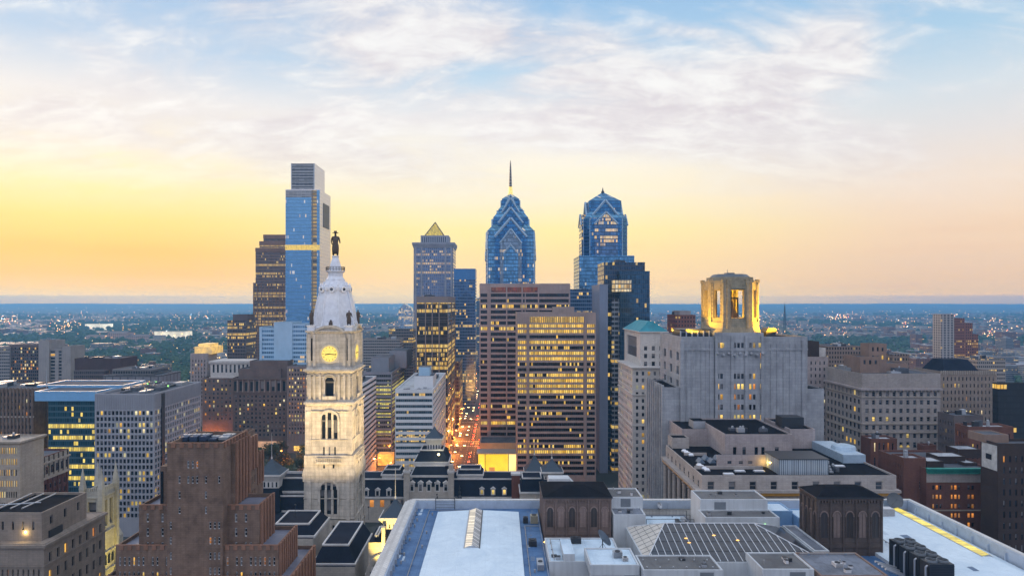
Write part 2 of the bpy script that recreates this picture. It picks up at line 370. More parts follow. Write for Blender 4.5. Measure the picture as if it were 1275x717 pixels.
    def each(s, name, parent, **k):
        """every loose piece becomes a part of its own"""
        up = list(range(len(s.v)))
        def fd(i):
            while up[i] != i: up[i] = up[up[i]]; i = up[i]
            return i
        for f in s.f:
            for j in f[1:]: up[fd(j)] = fd(f[0])
        g = {}
        for f, m in zip(s.f, s.m): g.setdefault(fd(f[0]), []).append((f, m))
        for fs in g.values():
            q = MB(); q.mats = s.mats; mp = {}
            for f, m in fs:
                for j in f:
                    if j not in mp: mp[j] = len(q.v); q.v.append(s.v[j])
                q.f.append(tuple(mp[j] for j in f)); q.m.append(m)
            q.build(name, parent, **k)
    def thing(s, name, label, cat, group=None, smooth=False, kind=None):
        """one mesh = one top-level thing, origin at its base centre"""
        xs = [p[0] for p in s.v]; ys = [p[1] for p in s.v]; zs = [p[2] for p in s.v]
        off = ((min(xs) + max(xs)) / 2, (min(ys) + max(ys)) / 2, min(zs))
        o = bpy.data.objects.new(name, s.mesh(name, off, smooth)); COL.objects.link(o); o.location = off; W[o] = off
        o['label'] = label; o['category'] = cat
        if group: o['group'] = group
        if kind: o['kind'] = kind
        return o
def root(name, label, cat, loc, group=None):
    o = bpy.data.objects.new(name, None); COL.objects.link(o); o.location = loc; W[o] = tuple(loc)
    o.empty_display_size = 2; o['label'] = label; o['category'] = cat
    if group: o['group'] = group
    return o
def structure(name, mb, smooth=False):
    o = mb.build(name, smooth=smooth); o['kind'] = 'structure'; o['label'] = name.replace('_', ' ') + ' of the city'; o['category'] = name.replace('_', ' ')
    return o

# ------------------------------------------------------------------ walls with real window openings
_unit = {}
def unit_window(glass, frame, fw=.08):
    """1 x 1 window (scaled per opening): a pane set behind a frame with a meeting rail"""
    k = (glass.name, frame.name if frame else None, fw)
    if k in _unit: return _unit[k]
    b = MB(); h = .5
    b.box(-h, h, 0, .02, -h, h, glass)
    if frame:
        t = fw
        for x0, x1, z0, z1 in ((-h, -h + t, -h, h), (h - t, h, -h, h), (-h + t, h - t, -h, -h + t), (-h + t, h - t, h - t, h), (-h + t, h - t, -.03, .03)):
            b.box(x0, x1, -.09, -.01, z0, z1, frame)
    _unit[k] = b.mesh('window'); return _unit[k]
def place(face, x0, x1, y0, u, v, d):
    return (x0 + u, y0 + d, v) if face == 'F' else ((x1 - d, y0 + u, v) if face == 'R' else (x0 + d, y0 + u, v))
def spans(width, sp):
    if 'ux' in sp: return [(a * width, b * width) for a, b in sp['ux']]
    ml = sp.get('ml', 1.0); mr = sp.get('mr', ml); n = sp['n']; bay = (width - ml - mr) / n; ww = bay * sp.get('w', .5)
    return [(ml + (i + .5) * bay - ww / 2, ml + (i + .5) * bay + ww / 2) for i in range(n)]
def facade(mb, face, x0, x1, y0, y1, z0, z1, mat, sp, ops):
    width = (x1 - x0) if face == 'F' else (y1 - y0)
    P = lambda u, v, d=0.0: place(face, x0, x1, y0, u, v, d)
    us = spans(width, sp); fh = sp['fh']; wh = fh * sp.get('h', .55); rec = sp.get('rec', .35); top = sp.get('top', 1.5)
    zb = max(z0 + .5, sp.get('zmin', z0))
    vs = []; v = z1 - top
    while v - wh > zb and len(vs) < sp.get('rows', 999): vs.append((v - wh, v)); v -= fh
    skip = sp.get('skip')
    cur = z1
    for r, (v0, v1) in enumerate(vs):
        mb.face([P(0, v1), P(width, v1), P(width, cur), P(0, cur)], mat)
        c = 0.0
        for i, (u0, u1) in enumerate(us):
            if skip and skip(i, r): continue
            mb.face([P(c, v0), P(u0, v0), P(u0, v1), P(c, v1)], mat); c = u1
            mb.face([P(u0, v0), P(u1, v0), P(u1, v0, rec), P(u0, v0, rec)], mat)
            mb.face([P(u0, v1, rec), P(u1, v1, rec), P(u1, v1), P(u0, v1)], mat)
            mb.face([P(u0, v0), P(u0, v0, rec), P(u0, v1, rec), P(u0, v1)], mat)
            mb.face([P(u1, v0, rec), P(u1, v0), P(u1, v1), P(u1, v1, rec)], mat)
            ops.append((face, P((u0 + u1) / 2, (v0 + v1) / 2, rec), u1 - u0, v1 - v0, r, sp))
        mb.face([P(c, v0), P(width, v0), P(width, v1), P(c, v1)], mat)
        cur = v0
    mb.face([P(0, z0), P(width, z0), P(width, cur), P(0, cur)], mat)
    sm = sp.get('sill')
    if sm:                                     # string courses: (rows, projection, height, material)
        rows, pr, hh, mm = sm
        for r in rows:
            zz = vs[r][0] - .15 if r < len(vs) else None
            if zz is None: continue
            a = P(-pr if face == 'F' else 0, zz - hh, -pr); b_ = P(width + (pr if face == 'F' else 0), zz, -.002)
            mb.box(min(a[0], b_[0]), max(a[0], b_[0]), min(a[1], b_[1]), max(a[1], b_[1]), a[2], b_[2], mm)
    pi = sp.get('piers')
    if pi:                                     # raised piers between openings: (width, projection, material)
        pw, pr, mm = pi
        cs = [us[0][0] / 2] + [(us[i][1] + us[i + 1][0]) / 2 for i in range(len(us) - 1)] + [(us[-1][1] + width) / 2]
        zt = z1 + sp.get('pier_up', 0)
        for cc in cs:
            a = P(cc - pw / 2, z0, -pr); b_ = P(cc + pw / 2, zt, -.002)
            mb.box(min(a[0], b_[0]), max(a[0], b_[0]), min(a[1], b_[1]), max(a[1], b_[1]), max(z0, sp.get('zmin', z0) - 3), zt, mm)
def block(mb, ops, x0, x1, y0, y1, z0, z1, mat, F=None, S=None, roof=None, par=.9, both=False):
    """a box of wall with openings on the faces a passer-by in the air sees, and a roof behind a parapet"""
    side = 'R' if (x0 + x1) / 2 < 0 else 'L'
    if F: facade(mb, 'F', x0, x1, y0, y1, z0, z1, mat, F, ops)
    else: mb.face([(x0, y0, z0), (x1, y0, z0), (x1, y0, z1), (x0, y0, z1)], mat)
    for s_ in 'RL':
        xx = x1 if s_ == 'R' else x0
        if S and (s_ == side or both): facade(mb, s_, x0, x1, y0, y1, z0, z1, mat, S, ops)
        else: mb.face([(xx, y0, z0), (xx, y1, z0), (xx, y1, z1), (xx, y0, z1)], mat)
    mb.face([(x0, y1, z0), (x1, y1, z0), (x1, y1, z1), (x0, y1, z1)], mat)
    roof = roof or grey_roof
    t = min(.45, (x1 - x0) * .1)
    if par > 0:
        a, b, c, d = x0 + t, x1 - t, y0 + t, y1 - t; zr = z1 - par
        mb.face([(x0, y0, z1), (x1, y0, z1), (b, c, z1), (a, c, z1)], mat); mb.face([(x1, y0, z1), (x1, y1, z1), (b, d, z1), (b, c, z1)], mat)
        mb.face([(x1, y1, z1), (x0, y1, z1), (a, d, z1), (b, d, z1)], mat); mb.face([(x0, y1, z1), (x0, y0, z1), (a, c, z1), (a, d, z1)], mat)
        for p, q in (((a, c), (b, c)), ((b, c), (b, d)), ((b, d), (a, d)), ((a, d), (a, c))):
            mb.face([(*p, zr), (*q, zr), (*q, z1), (*p, z1)], mat)
        mb.face([(a, c, zr), (b, c, zr), (b, d, zr), (a, d, zr)], roof)
    else:
        mb.face([(x0, y0, z1), (x1, y0, z1), (x1, y1, z1), (x0, y1, z1)], roof)
ROT = {'F': 0, 'R': R(90), 'L': R(-90)}
def glaze(rt, ops, lit=.12, frame=None, cap=100, band=None, name='window', dark=(0, 0, 1), lits=(0, 1, 2, 3), rowvar=.8, fw=.08):
    """one window object per opening (cap of them, the topmost first); the rest of a very large front is one part"""
    ox, oy, oz = W[rt]
    ops = sorted(ops, key=lambda o: (0 if o[0] == 'F' else 1, -o[1][2])) if len(ops) > cap else ops
    rest = MB(); rowf = {}
    for k, (face, c, w, h, r, sp) in enumerate(ops):
        rf = rowf.setdefault((face, r), rnd.random())
        p = lit * (1 - rowvar + rowvar * 3.2 * rf ** 2.2)
        bm_ = sp.get('glass', band)
        m = bm_ if bm_ else (LIT[rnd.choice(lits)] if rnd.random() < p else GL[rnd.choice(dark)])
        if k < cap:
            me = unit_window(m, frame, fw)
            o = bpy.data.objects.new(sp.get('name', name), me); COL.objects.link(o); o.parent = rt
            o.location = (c[0] - ox, c[1] - oy, c[2] - oz); o.scale = (w, 1, h); o.rotation_euler = (0, 0, ROT[face])
        else:
            hw, hh = w / 2, h / 2
            if face == 'F': q = [(c[0] - hw, c[1], c[2] - hh), (c[0] + hw, c[1], c[2] - hh), (c[0] + hw, c[1], c[2] + hh), (c[0] - hw, c[1], c[2] + hh)]
            else: q = [(c[0], c[1] - hw, c[2] - hh), (c[0], c[1] + hw, c[2] - hh), (c[0], c[1] + hw, c[2] + hh), (c[0], c[1] - hw, c[2] + hh)]
            rest.face(q, m)
    if rest.f: rest.build('further_windows', rt, kind='stuff')
def lamp(name, loc, energy, col, size=.5, kind='POINT', target=None, spot=60, blend=.6, parent=None):
    d = bpy.data.lights.new(name, kind); d.energy = energy; d.color = col
    if kind == 'AREA': d.size = size
    else: d.shadow_soft_size = size
    if kind == 'SPOT': d.spot_size = R(spot); d.spot_blend = blend
    o = bpy.data.objects.new(name, d); COL.objects.link(o)
    if target is not None: o.rotation_euler = (Vector(loc) - Vector(target)).to_track_quat('Z', 'Y').to_euler()
    if parent:
        o.parent = parent; o.location = Vector(loc) - Vector(W[parent])
    else: o.location = loc
    return o
def rooftop(mb, x0, x1, y0, y1, z, n=5, h=3.0, mat=None, seed=1):
    """vents, ducts and plant boxes standing on a roof"""
    q = random.Random(seed)
    for i in range(n):
        w = q.uniform(.06, .2) * (x1 - x0); d = q.uniform(.1, .3) * (y1 - y0); hh = q.uniform(.3, 1) * h
        cx_ = q.uniform(x0 + w, x1 - w); cy_ = q.uniform(y0 + d, y1 - d)
        mm = mat or q.choice([pale_metal, dark_metal, grey_roof])
        mb.box(cx_ - w / 2, cx_ + w / 2, cy_ - d / 2, cy_ + d / 2, z + .01 * i, z + hh, mm)
        if q.random() < .5: mb.lathe(cx_, cy_, [(.5, z + hh - .01), (.5, z + hh + .8), (.2, z + hh + 1)], pale_metal, 8)
# ------------------------------------------------------------------ ground, hills, streets
def ground():
    m, nt, b = newmat('city ground'); L = nt.links.new
    g = nd(nt, 'ShaderNodeNewGeometry')
    n = nd(nt, 'ShaderNodeTexNoise', i_Scale=.0016, i_Detail=9.0, i_Roughness=.66); L(g.outputs['Position'], n.inputs['Vector'])
    n2 = nd(nt, 'ShaderNodeTexVoronoi', i_Scale=.022); L(g.outputs['Position'], n2.inputs['Vector'])
    c = ramp(nt, n.outputs[0], [(.38, (.020, .034, .026)), (.5, (.032, .042, .036)), (.58, (.055, .055, .058)), (.7, (.09, .085, .085))], 'LINEAR')
    c = mixc(nt, .55, c, mixc(nt, n2.outputs['Color'], (.012, .02, .018), (.10, .10, .10)), 'MIX')
    L(c, b.inputs['Base Color']); b.inputs['Roughness'].default_value = .9
    mb = MB(); mb.face([(-17500, -1500, 0), (17500, -1500, 0), (17500, 18200, 0), (-17500, 18200, 0)], m); structure('ground', mb)
    hm, nt, b = newmat('wooded hills'); L = nt.links.new
    g = nd(nt, 'ShaderNodeNewGeometry')
    n = nd(nt, 'ShaderNodeTexNoise', i_Scale=.004, i_Detail=8.0, i_Roughness=.7); L(g.outputs['Position'], n.inputs['Vector'])
    L(ramp(nt, n.outputs[0], [(.36, (.008, .018, .02)), (.5, (.03, .045, .045)), (.6, (.09, .09, .10)), (.75, (.22, .20, .21))], 'LINEAR'), b.inputs['Base Color']); b.inputs['Roughness'].default_value = 1
    from mathutils import noise
    global hill_z
    def hill_z(xx, yy):
        t = max(0, (yy - 6500) / 11600); h = (noise.noise(Vector((xx * .0006, yy * .0009, 3))) * .5 + .5) * 50 * t + noise.noise(Vector((xx * .002, yy * .002, 9))) * 10 * t
        return -1.5 + t * t * 92 + h * (0.35 + .65 * t) * .62
    mb = MB(); nx, ny = 190, 30; x0, x1, y0, y1 = -17400, 17400, 6500, 18100
    for j in range(ny + 1):
        t = j / ny
        for i in range(nx + 1):
            xx = x0 + (x1 - x0) * i / nx; yy = y0 + (y1 - y0) * t
            mb.v.append((xx, yy, hill_z(xx, yy)))
    k = mb.mi(hm)
    for j in range(ny):
        for i in range(nx):
            a = j * (nx + 1) + i; mb.f.append((a, a + 1, a + nx + 2, a + nx + 1)); mb.m.append(k)
    structure('hills', mb, True)
    asp = plain('asphalt', (.045, .045, .048), .75, var=.25, scale=.25); pave = stone('paving', (.2, .19, .18), .2, course=(1.2, 1.2), bump=0)
    lane = plain('road paint', (.7, .7, .66), .7)
    mb = MB()                                        # the avenue and its cross streets
    mb.face([(-42, 440, .012), (-15, 440, .012), (-15, 1250, .012), (-42, 1250, .012)], asp)
    for y in (405, 622, 745, 880, 1010): mb.face([(-260, y, .008), (260, y, .008), (260, y + 16, .008), (-260, y + 16, .008)], asp)
    mb.face([(-330, 420, .004), (-42.5, 420, .004), (-42.5, 437, .004), (-330, 437, .004)], asp)
    structure('road', mb)
    mb = MB()
    for y in range(450, 1200, 9):
        for xx in (-35.2, -28.5, -21.8): mb.face([(xx - .08, y, .016), (xx + .08, y, .016), (xx + .08, y + 4, .016), (xx - .08, y + 4, .016)], lane)
    for y in (619, 640, 742, 763):
        for i in range(16): mb.face([(-41 + i * 1.6, y, .0165), (-40.3 + i * 1.6, y, .0165), (-40.3 + i * 1.6, y + 2.4, .0165), (-41 + i * 1.6, y + 2.4, .0165)], lane)
    structure('road_markings', mb)
    mb = MB()
    for a, b_ in ((441, 621), (639, 744), (762, 879), (897, 1009), (1027, 1250)):
        mb.box(-47.5, -42, a, b_, -.1, .14, pave); mb.box(-15, -9.5, a, b_, -.1, .14, pave)
    mb.box(-175, -95, 438, 470, -.1, .14, pave)
    structure('pavement', mb)
ground()

def spec(n, fh, w=.5, h=.55, **k): return dict(n=n, fh=fh, w=w, h=h, **k)

# ------------------------------------------------------------------ glass towers on the skyline
def top_glass(nm, base, **k):
    return office(nm, base, **k)
blue_glass = office('blue tower glass', (.115, .275, .42), lit=.09, cw=1.9, fh=3.9, strength=.8, metal=.85, rough=.16, mull=(.02, .06, .13), mw=.16, sp=.2, spc=(.03, .095, .20), seed=3, pale=(1, .86, .55))
deep_glass = office('deep blue tower glass', (.042, .15, .29), lit=.10, cw=1.9, fh=3.9, strength=.8, metal=.85, rough=.14, mull=(.03, .08, .2), mw=.12, sp=.22, spc=(.03, .09, .23), seed=5)
grey_panel = office('grey blue bay glass', (.20, .27, .34), lit=.2, cw=1.9, fh=3.9, strength=.6, metal=.6, rough=.2, mull=(.10, .15, .22), mw=.2, sp=.25, spc=(.10, .16, .24), seed=6)
pale_line = plain('pale metal edge', (.30, .43, .55), .45, .1)

def spire_tower():
    Y = 734; cx = X(636, Y); hw = 29 * Y / FP; cy = Y + hw
    rt = root('skyscraper', 'blue glass skyscraper stepping up in gables to a tall needle spire', 'skyscraper', (cx, cy, 0))
    b = MB(); z = lambda p: Z(p, Y)
    b.box(cx - hw, cx + hw, cy - hw, cy + hw, 0, z(287), blue_glass)
    b.build('shaft', rt)
    tiers = [(29, 287, 22, 279), (22, 270, 15.5, 261), (15.5, 258.7, 11, 253.6), (11, 245, 3, 238.6)]
    for w0, e, w1, t in tiers:
        q = MB(); a = w0 * Y / FP; c = w1 * Y / FP
        low = z(287) if w0 == 29 else z({22: 279, 15.5: 261, 11: 253.6}[w0])
        if low < z(e) - .1: q.box(cx - a, cx + a, cy - a, cy + a, low, z(e), deep_glass)
        q.frustum((cx - a, cx + a, cy - a, cy + a), z(e), (cx - c, cx + c, cy - c, cy + c), z(t), blue_glass)
        q.build('crown_tier', rt)
    def gable(hwid, eave, apex, base, proj, m, line, side=None):
        a = hwid * Y / FP; q = MB(); e0, a0 = eave, apex
        for k in range(4):
            eave, apex = (e0, a0) if k % 2 == 0 or side is None else (side - (a0 - e0), side)
            dx, dy = ((0, -1), (1, 0), (0, 1), (-1, 0))[k]; tx, ty = -dy, dx
            P = lambda u, d, zz: (cx + tx * u + dx * d, cy + ty * u + dy * d, zz)
            r0 = proj
            pent = [(-a, base), (a, base), (a, eave), (0, apex), (-a, eave)]
            q.face([P(u, r0, zz) for u, zz in pent], m)
            for i in range(5):
                u0, z0 = pent[i]; u1, z1 = pent[(i + 1) % 5]
                q.face([P(u0, r0, z0), P(u1, r0, z1), P(u1, 0, z1), P(u0, 0, z0)], m)
            for s in (-1, 1):
                q.tube(P(s * a, r0 + .2, eave), P(0, r0 + .2, apex), line, pale_line, 5)
        q.build('gable', rt)
    gable(20, z(295), z(271.5), z(420), hw + .7, deep_glass, 1.5, z(287))
    gable(13.5, z(303), z(285), z(420), hw + 1.5, grey_panel, 1.1, z(300))
    gable(9, z(316), z(305), z(420), hw + 2.2, blue_glass, .9, z(312))
    gable(15.5, z(277), z(257.5), z(290), 22 * Y / FP + .8, deep_glass, 1.3, z(270))
    gable(11, z(263), z(244.5), z(272), 15.5 * Y / FP + .8, deep_glass, 1.1, z(258.7))
    gable(6, z(252), z(239.5), z(258), 11 * Y / FP + .6, deep_glass, .8, z(245.5))
    c = MB()
    for s in (-1, 1):
        for t in (-1, 1): c.tube((cx + s * (hw + .1), cy + t * (hw + .1), 0), (cx + s * (hw + .1), cy + t * (hw + .1), z(287)), .6, pale_line, 6)
    c.each('corner_trim', rt)
    s = MB(); gold = glow('lit spire base', (1, .7, .15), .8); dk = plain('spire metal', (.10, .09, .075), .4, .4)
    s.lathe(cx, cy, [(3.6, z(240)), (2.6, z(236)), (2.0, z(228))], gold, 8); s.build('spire_base', rt)
    s = MB(); s.lathe(cx, cy, [(1.7, z(228.2)), (1.35, z(215)), (.9, z(203)), (.25, z(194))], dk, 8)
    for p in range(198, 228, 4): s.lathe(cx, cy, [(1.9 - (228 - p) * .03, z(p)), (1.9 - (228 - p) * .03, z(p) + .7)], pale_metal, 8)
    s.build('spire', rt)
spire_tower()

def peaked_tower():
    Y = 745; z = lambda p: Z(p, Y); m = lambda px: px * Y / FP
    hw = m(27.2); cy = Y + hw; cx = X(750.5, cy)
    rt = root('skyscraper', 'blue glass skyscraper with faceted pointed top and no spire, beside the darker blue tower', 'skyscraper', (cx, cy, 0))
    b = MB(); b.box(cx - m(34), cx + m(34.5), cy - m(31), cy + m(31), 0, z(318.5), blue_glass); b.build('base_block', rt)
    b = MB(); c8 = m(7)
    def octo(h, ch): return [(cx - h + ch, cy - h), (cx + h - ch, cy - h), (cx + h, cy - h + ch), (cx + h, cy + h - ch), (cx + h - ch, cy + h), (cx - h + ch, cy + h), (cx - h, cy + h - ch), (cx - h, cy - h + ch)]
    b.prism(octo(hw, c8), z(318.5), z(272), deep_glass); b.build('shaft', rt)
    b = MB(); b.prism(octo(hw, c8), z(272), z(263), blue_glass, poly2=octo(m(20.5), m(1.5))); b.prism(octo(m(20.5), m(1.5)), z(263), z(249), deep_glass)
    b.prism(octo(m(20.5), m(1.5)), z(249), z(235.4), blue_glass, poly2=octo(m(.8), m(.1))); b.build('crown', rt)
    def gable(a, eave, apex, base, proj, mm, line):
        q = MB()
        for k in range(4):
            dx, dy = ((0, -1), (1, 0), (0, 1), (-1, 0))[k]; tx, ty = -dy, dx
            P = lambda u, d, zz: (cx + tx * u + dx * d, cy + ty * u + dy * d, zz)
            pent = [(-a, base), (a, base), (a, eave), (0, apex), (-a, eave)]
            q.face([P(u, proj, zz) for u, zz in pent], mm)
            for i in range(5):
                u0, z0 = pent[i]; u1, z1 = pent[(i + 1) % 5]
                q.face([P(u0, proj, z0), P(u1, proj, z1), P(u1, 0, z1), P(u0, 0, z0)], mm)
            for s in (-1, 1): q.tube(P(s * a, proj + .2, eave), P(0, proj + .2, apex), line, pale_line, 5)
        q.build('gable', rt)
    g3 = office('grey blue tower glass', (.09, .17, .30), lit=.3, cw=1.9, fh=3.9, strength=.9, metal=.7, rough=.2, mull=(.08, .12, .2), mw=.14, sp=.25, spc=(.06, .1, .17), seed=8)
    gable(m(16.5), z(268), z(248.5), z(318), m(22), deep_glass, 1.4)
    gable(m(14.5), z(279), z(264), z(430), hw + 1.4, g3, 1.1)
    c = MB()
    for p in octo(hw, c8): c.tube((*p, z(318.5)), (*p, z(272)), .45, pale_line, 5)
    c.each('corner_trim', rt)
    s = MB(); s.lathe(cx, cy, [(1.5, z(236.6)), (2.0, z(235)), (.9, z(233)), (.2, z(229))], dark_metal, 8); s.build('finial', rt)
peaked_tower()

def tall_glass_slab():
    Y = 811; z = lambda p: Z(p, Y); x0, x1 = X(355.5, Y), X(398, Y); d = far(398, 411.6, Y)
    rt = root('skyscraper', 'tallest glass skyscraper, a plain blue slab with pale side and notched open top', 'skyscraper', ((x0 + x1) / 2, Y + d / 2, 0))
    fg = office('pale blue slab glass', (.16, .32, .47), lit=.10, cw=1.4, fh=4.2, strength=.7, metal=.85, rough=.1, mull=(.10, .22, .36), mw=.06, sp=.12, spc=(.12, .25, .40), seed=11, tint=.08, pale=(1, .9, .7))
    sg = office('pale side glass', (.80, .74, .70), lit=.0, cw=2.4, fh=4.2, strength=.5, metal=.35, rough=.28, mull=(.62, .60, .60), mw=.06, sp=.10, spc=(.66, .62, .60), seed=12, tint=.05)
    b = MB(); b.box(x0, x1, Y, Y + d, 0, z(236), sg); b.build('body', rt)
    b = MB(); b.box(x0 + .3, X(388, Y), Y - .6, Y + .2, 0, z(246), fg)
    b.box(X(394.6, Y), x1 + .2, Y - .6, Y + .2, 0, z(237), fg); b.build('front_glazing', rt)
    b = MB(); strip = office('stacked stair hall glass', (.12, .10, .08), lit=.75, cw=6, fh=4.2, strength=.42, mull=(.2, .17, .14), mw=.2, sp=.42, spc=(.22, .19, .16), seed=13, floors=.1)
    b.box(X(388, Y), X(394.6, Y), Y - .2, Y + .4, 0, z(237), strip); b.build('atrium_strip', rt)
    b = MB(); louv = office('louvred screen', (.20, .20, .22), lit=0, cw=5, fh=2.1, mull=(.3, .3, .32), mw=.1, sp=.45, spc=(.40, .39, .38), seed=14)
    b.box(X(356, Y), X(388, Y), Y - .62, Y + .3, z(246) + .02, z(237), louv); b.build('louvre_band', rt)
    b = MB(); b.box(X(362, Y), X(391, Y), Y + 3, Y + d - 3, z(236), z(203), sg, top=grey_roof)
    b.build('upper_box', rt)
    b = MB(); b.box(X(362.6, Y), X(390, Y), Y + 2.4, Y + 3, z(236), z(204.2), louv)
    for i in range(10):
        zz = z(236) + (z(204) - z(236)) * i / 9; b.box(X(362, Y), X(390.6, Y), Y + 2.1, Y + 2.38, zz - .4, zz + .4, dark_metal)
    for px in (362.2, 390.4): b.box(X(px, Y) - .5, X(px, Y) + .5, Y + 2, Y + 2.9, z(236), z(203), pale_metal)
    b.build('louvre_screen', rt)
    b = MB(); b.box(x0 - .2, x1 + .2, Y - .9, Y - .62, z(311.5), z(305), glow('lit refuge floor', (1, .64, .05), .55, .4, .5)); b.build('lit_floor', rt)
    b = MB(); ys = Y + d * .12
    b.box(x1, x1 + .5, Y + d * .3, Y + d * .84, z(281), z(250.5), dark_metal); b.build('side_opening', rt)
tall_glass_slab()

def stepped_granite():
    Y = 939; st = office('brown granite tower', (.045, .038, .042), lit=.42, cw=1.7, fh=3.9, strength=.9, mull=(.20, .125, .105), mw=.42, sp=.38, spc=(.19, .12, .10), seed=21, floors=.75, metal=.1)
    rt = root('skyscraper', 'dark brown granite skyscraper with stepped shoulders, left of the tallest glass slab', 'skyscraper', (X(336, Y), Y + 20, 0))
    b = MB(); z = lambda p: Z(p, Y)
    for p0, p1, t, k in ((315, 358, 352, 0), (317.5, 357, 309, 2), (321.5, 357, 300.5, 5), (325.5, 355, 292, 8)):
        b.box(X(p0, Y), X(p1, Y), Y + k, Y + 44 - k, 0, z(t), st, top=grey_roof)
    b.build('stepped_shaft', rt)
    c = MB()
    for p0, p1, t, k in ((317.3, 357.2, 309, 2), (321.3, 357.2, 300.5, 5), (325.3, 355.2, 292, 8)):
        c.box(X(p0, Y), X(p1, Y), Y + k - .5, Y + k - .02, z(t) - 5, z(t) + .6, stone('brown granite', (.22, .13, .10), .15))
    for i in range(9): c.box(X(316 + i * 4.6, Y) - .5, X(316 + i * 4.6, Y) + .5, Y - .6, Y - .02, 0, z(353), MATS['brown granite'])
    c.each('granite_pier', rt)
stepped_granite()

def pyramid_tower():
    Y = 916; z = lambda p: Z(p, Y); gr = office('grey blue bank tower', (.10, .16, .27), lit=.34, cw=2.6, fh=4.0, strength=.7, mull=(.26, .29, .38), mw=.36, sp=.36, spc=(.20, .23, .32), seed=25, metal=.5, floors=.6)
    x0, x1 = X(515, Y), X(564.5, Y); cx = (x0 + x1) / 2; d = 50
    rt = root('skyscraper', 'grey blue tower topped by a lit yellow lattice pyramid', 'skyscraper', (cx, Y + d / 2, 0))
    st = stone('grey blue stone', (.30, .32, .38), .12)
    b = MB(); b.box(x0, x1, Y, Y + d, 0, z(309), gr); b.build('shaft', rt)
    b = MB()
    for px in (517.5, 525, 554.5, 562): b.box(X(px, Y) - 1.3, X(px, Y) + 1.3, Y - 1, Y - .02, 0, z(306), st)
    b.each('pier', rt)
    b = MB(); b.frustum((x0 - .3, x1 + .3, Y - .5, Y + d), z(309), (x0 - 2, x1 + 2, Y - 2.5, Y + d + 2), z(304), st)
    b.box(x0 - 2, x1 + 2, Y - 2.5, Y + d + 2, z(304), z(302), st); b.box(X(523, Y), X(558, Y), Y + 7, Y + d - 7, z(302), z(292.5), st, top=grey_roof)
    b.each('cornice', rt)
    c = MB(); fl = office('crown colonnade', (.05, .06, .09), lit=.2, cw=2.6, fh=9, mull=(.34, .36, .42), mw=.45, seed=27)
    c.box(X(525, Y), X(556, Y), Y + 6.5, Y + 6.98, z(301), z(294.5), fl); c.build('crown_windows', rt)
    p = MB(); yl = office('lit lattice', (.35, .3, .1), lit=3, cw=1.7, fh=1.7, strength=1.15, mull=(.12, .09, .02), mw=.30, sp=.30, spc=(.10, .07, .02), seed=29, floors=0, warm=(1, .66, .05), pale=(1, .72, .08))
    hw = 12.0 * Y / FP; cy = Y + d / 2
    p.frustum((cx - hw, cx + hw, cy - hw, cy + hw), z(292.4), (cx - .4, cx + .4, cy - .4, cy + .4), z(274.5), yl); p.build('pyramid', rt)
    for s in (-1, 1):
        pass
    p = MB()
    for sx in (-1, 1):
        for sy in (-1, 1): p.tube((cx + sx * hw, cy + sy * hw, z(292.4)), (cx, cy, z(274.3)), .7, dark_metal, 5)
    p.each('pyramid_rib', rt)
pyramid_tower()

def simple(name, label, cat, parts, mats_roof=None, group=None, plant=None):
    """a block or a few stacked blocks of one glazed or solid material: parts = [(part name, px0, px1, Y, depth, top py, bottom z, material)]"""
    p = parts[0]
    rt = root(name, label, cat, ((X(p[1], p[3]) + X(p[2], p[3])) / 2, p[3] + p[4] / 2, 0), group)
    zt = 0
    for pn, p0, p1, Y, d, t, zb, m in parts:
        b = MB(); x0, x1 = X(p0, Y), X(p1, Y); zz = Z(t, Y) if t is not None else zb + 4; zt = max(zt, zz)
        b.box(x0, x1, Y, Y + d, zb, zz - .6, m, top=mats_roof or grey_roof)
        e = max(.3, (x1 - x0) * .012)
        for q in ((x0 - .12, x1 + .12, Y - .12, Y + e), (x0 - .12, x1 + .12, Y + d - e, Y + d + .12), (x0 - .12, x0 + e, Y + e, Y + d - e), (x1 - e, x1 + .12, Y + e, Y + d - e)):
            b.box(*q, zz - .8, zz, m)
        b.build(pn, rt)
    if plant:
        b = MB(); pn, p0, p1, Y, d, t, zb, m = parts[plant[0]]
        rooftop(b, X(p0, Y), X(p1, Y), Y + 1, Y + d - 1, Z(t, Y) - .6, plant[1], plant[2], seed=int(p0)); b.build('roof_plant', rt)
    return rt
gA = office('slate blue glass', (.05, .12, .24), lit=.22, cw=2, fh=3.8, metal=.6, rough=.15, mull=(.10, .16, .25), mw=.12, sp=.3, spc=(.09, .16, .26), seed=31)
gB = office('pale blue office front', (.10, .22, .36), lit=.35, cw=2.0, fh=3.9, metal=.3, mull=(.35, .52, .66), mw=.15, sp=.5, spc=(.36, .54, .70), seed=33, strength=.9, floors=.8)
gBs = stone('pale blue panel', (.36, .54, .70), .08, streak=.1, bump=0)
gC = office('dim brown office front', (.035, .03, .035), lit=.28, cw=1.8, fh=3.7, mull=(.13, .10, .10), mw=.3, sp=.35, spc=(.12, .095, .095), seed=35, floors=.8)
gD = office('dark grey office front', (.03, .035, .045), lit=.25, cw=2.0, fh=3.6, mull=(.16, .16, .17), mw=.25, sp=.42, spc=(.17, .165, .17), seed=37, floors=.8)
gE = office('beige banded front', (.05, .05, .055), lit=.2, cw=1.8, fh=3.4, mull=(.30, .26, .23), mw=.35, sp=.5, spc=(.30, .26, .23), seed=39, floors=.7)
gF = office('red brick apartment front', (.03, .03, .04), lit=.2, cw=2.4, fh=3.3, mull=(.22, .085, .065), mw=.55, sp=.5, spc=(.20, .08, .06), seed=41)
gG = office('grey concrete banded front', (.05, .06, .075), lit=.14, cw=2.2, fh=3.3, mull=(.30, .29, .29), mw=.2, sp=.48, spc=(.30, .29, .29), seed=43)
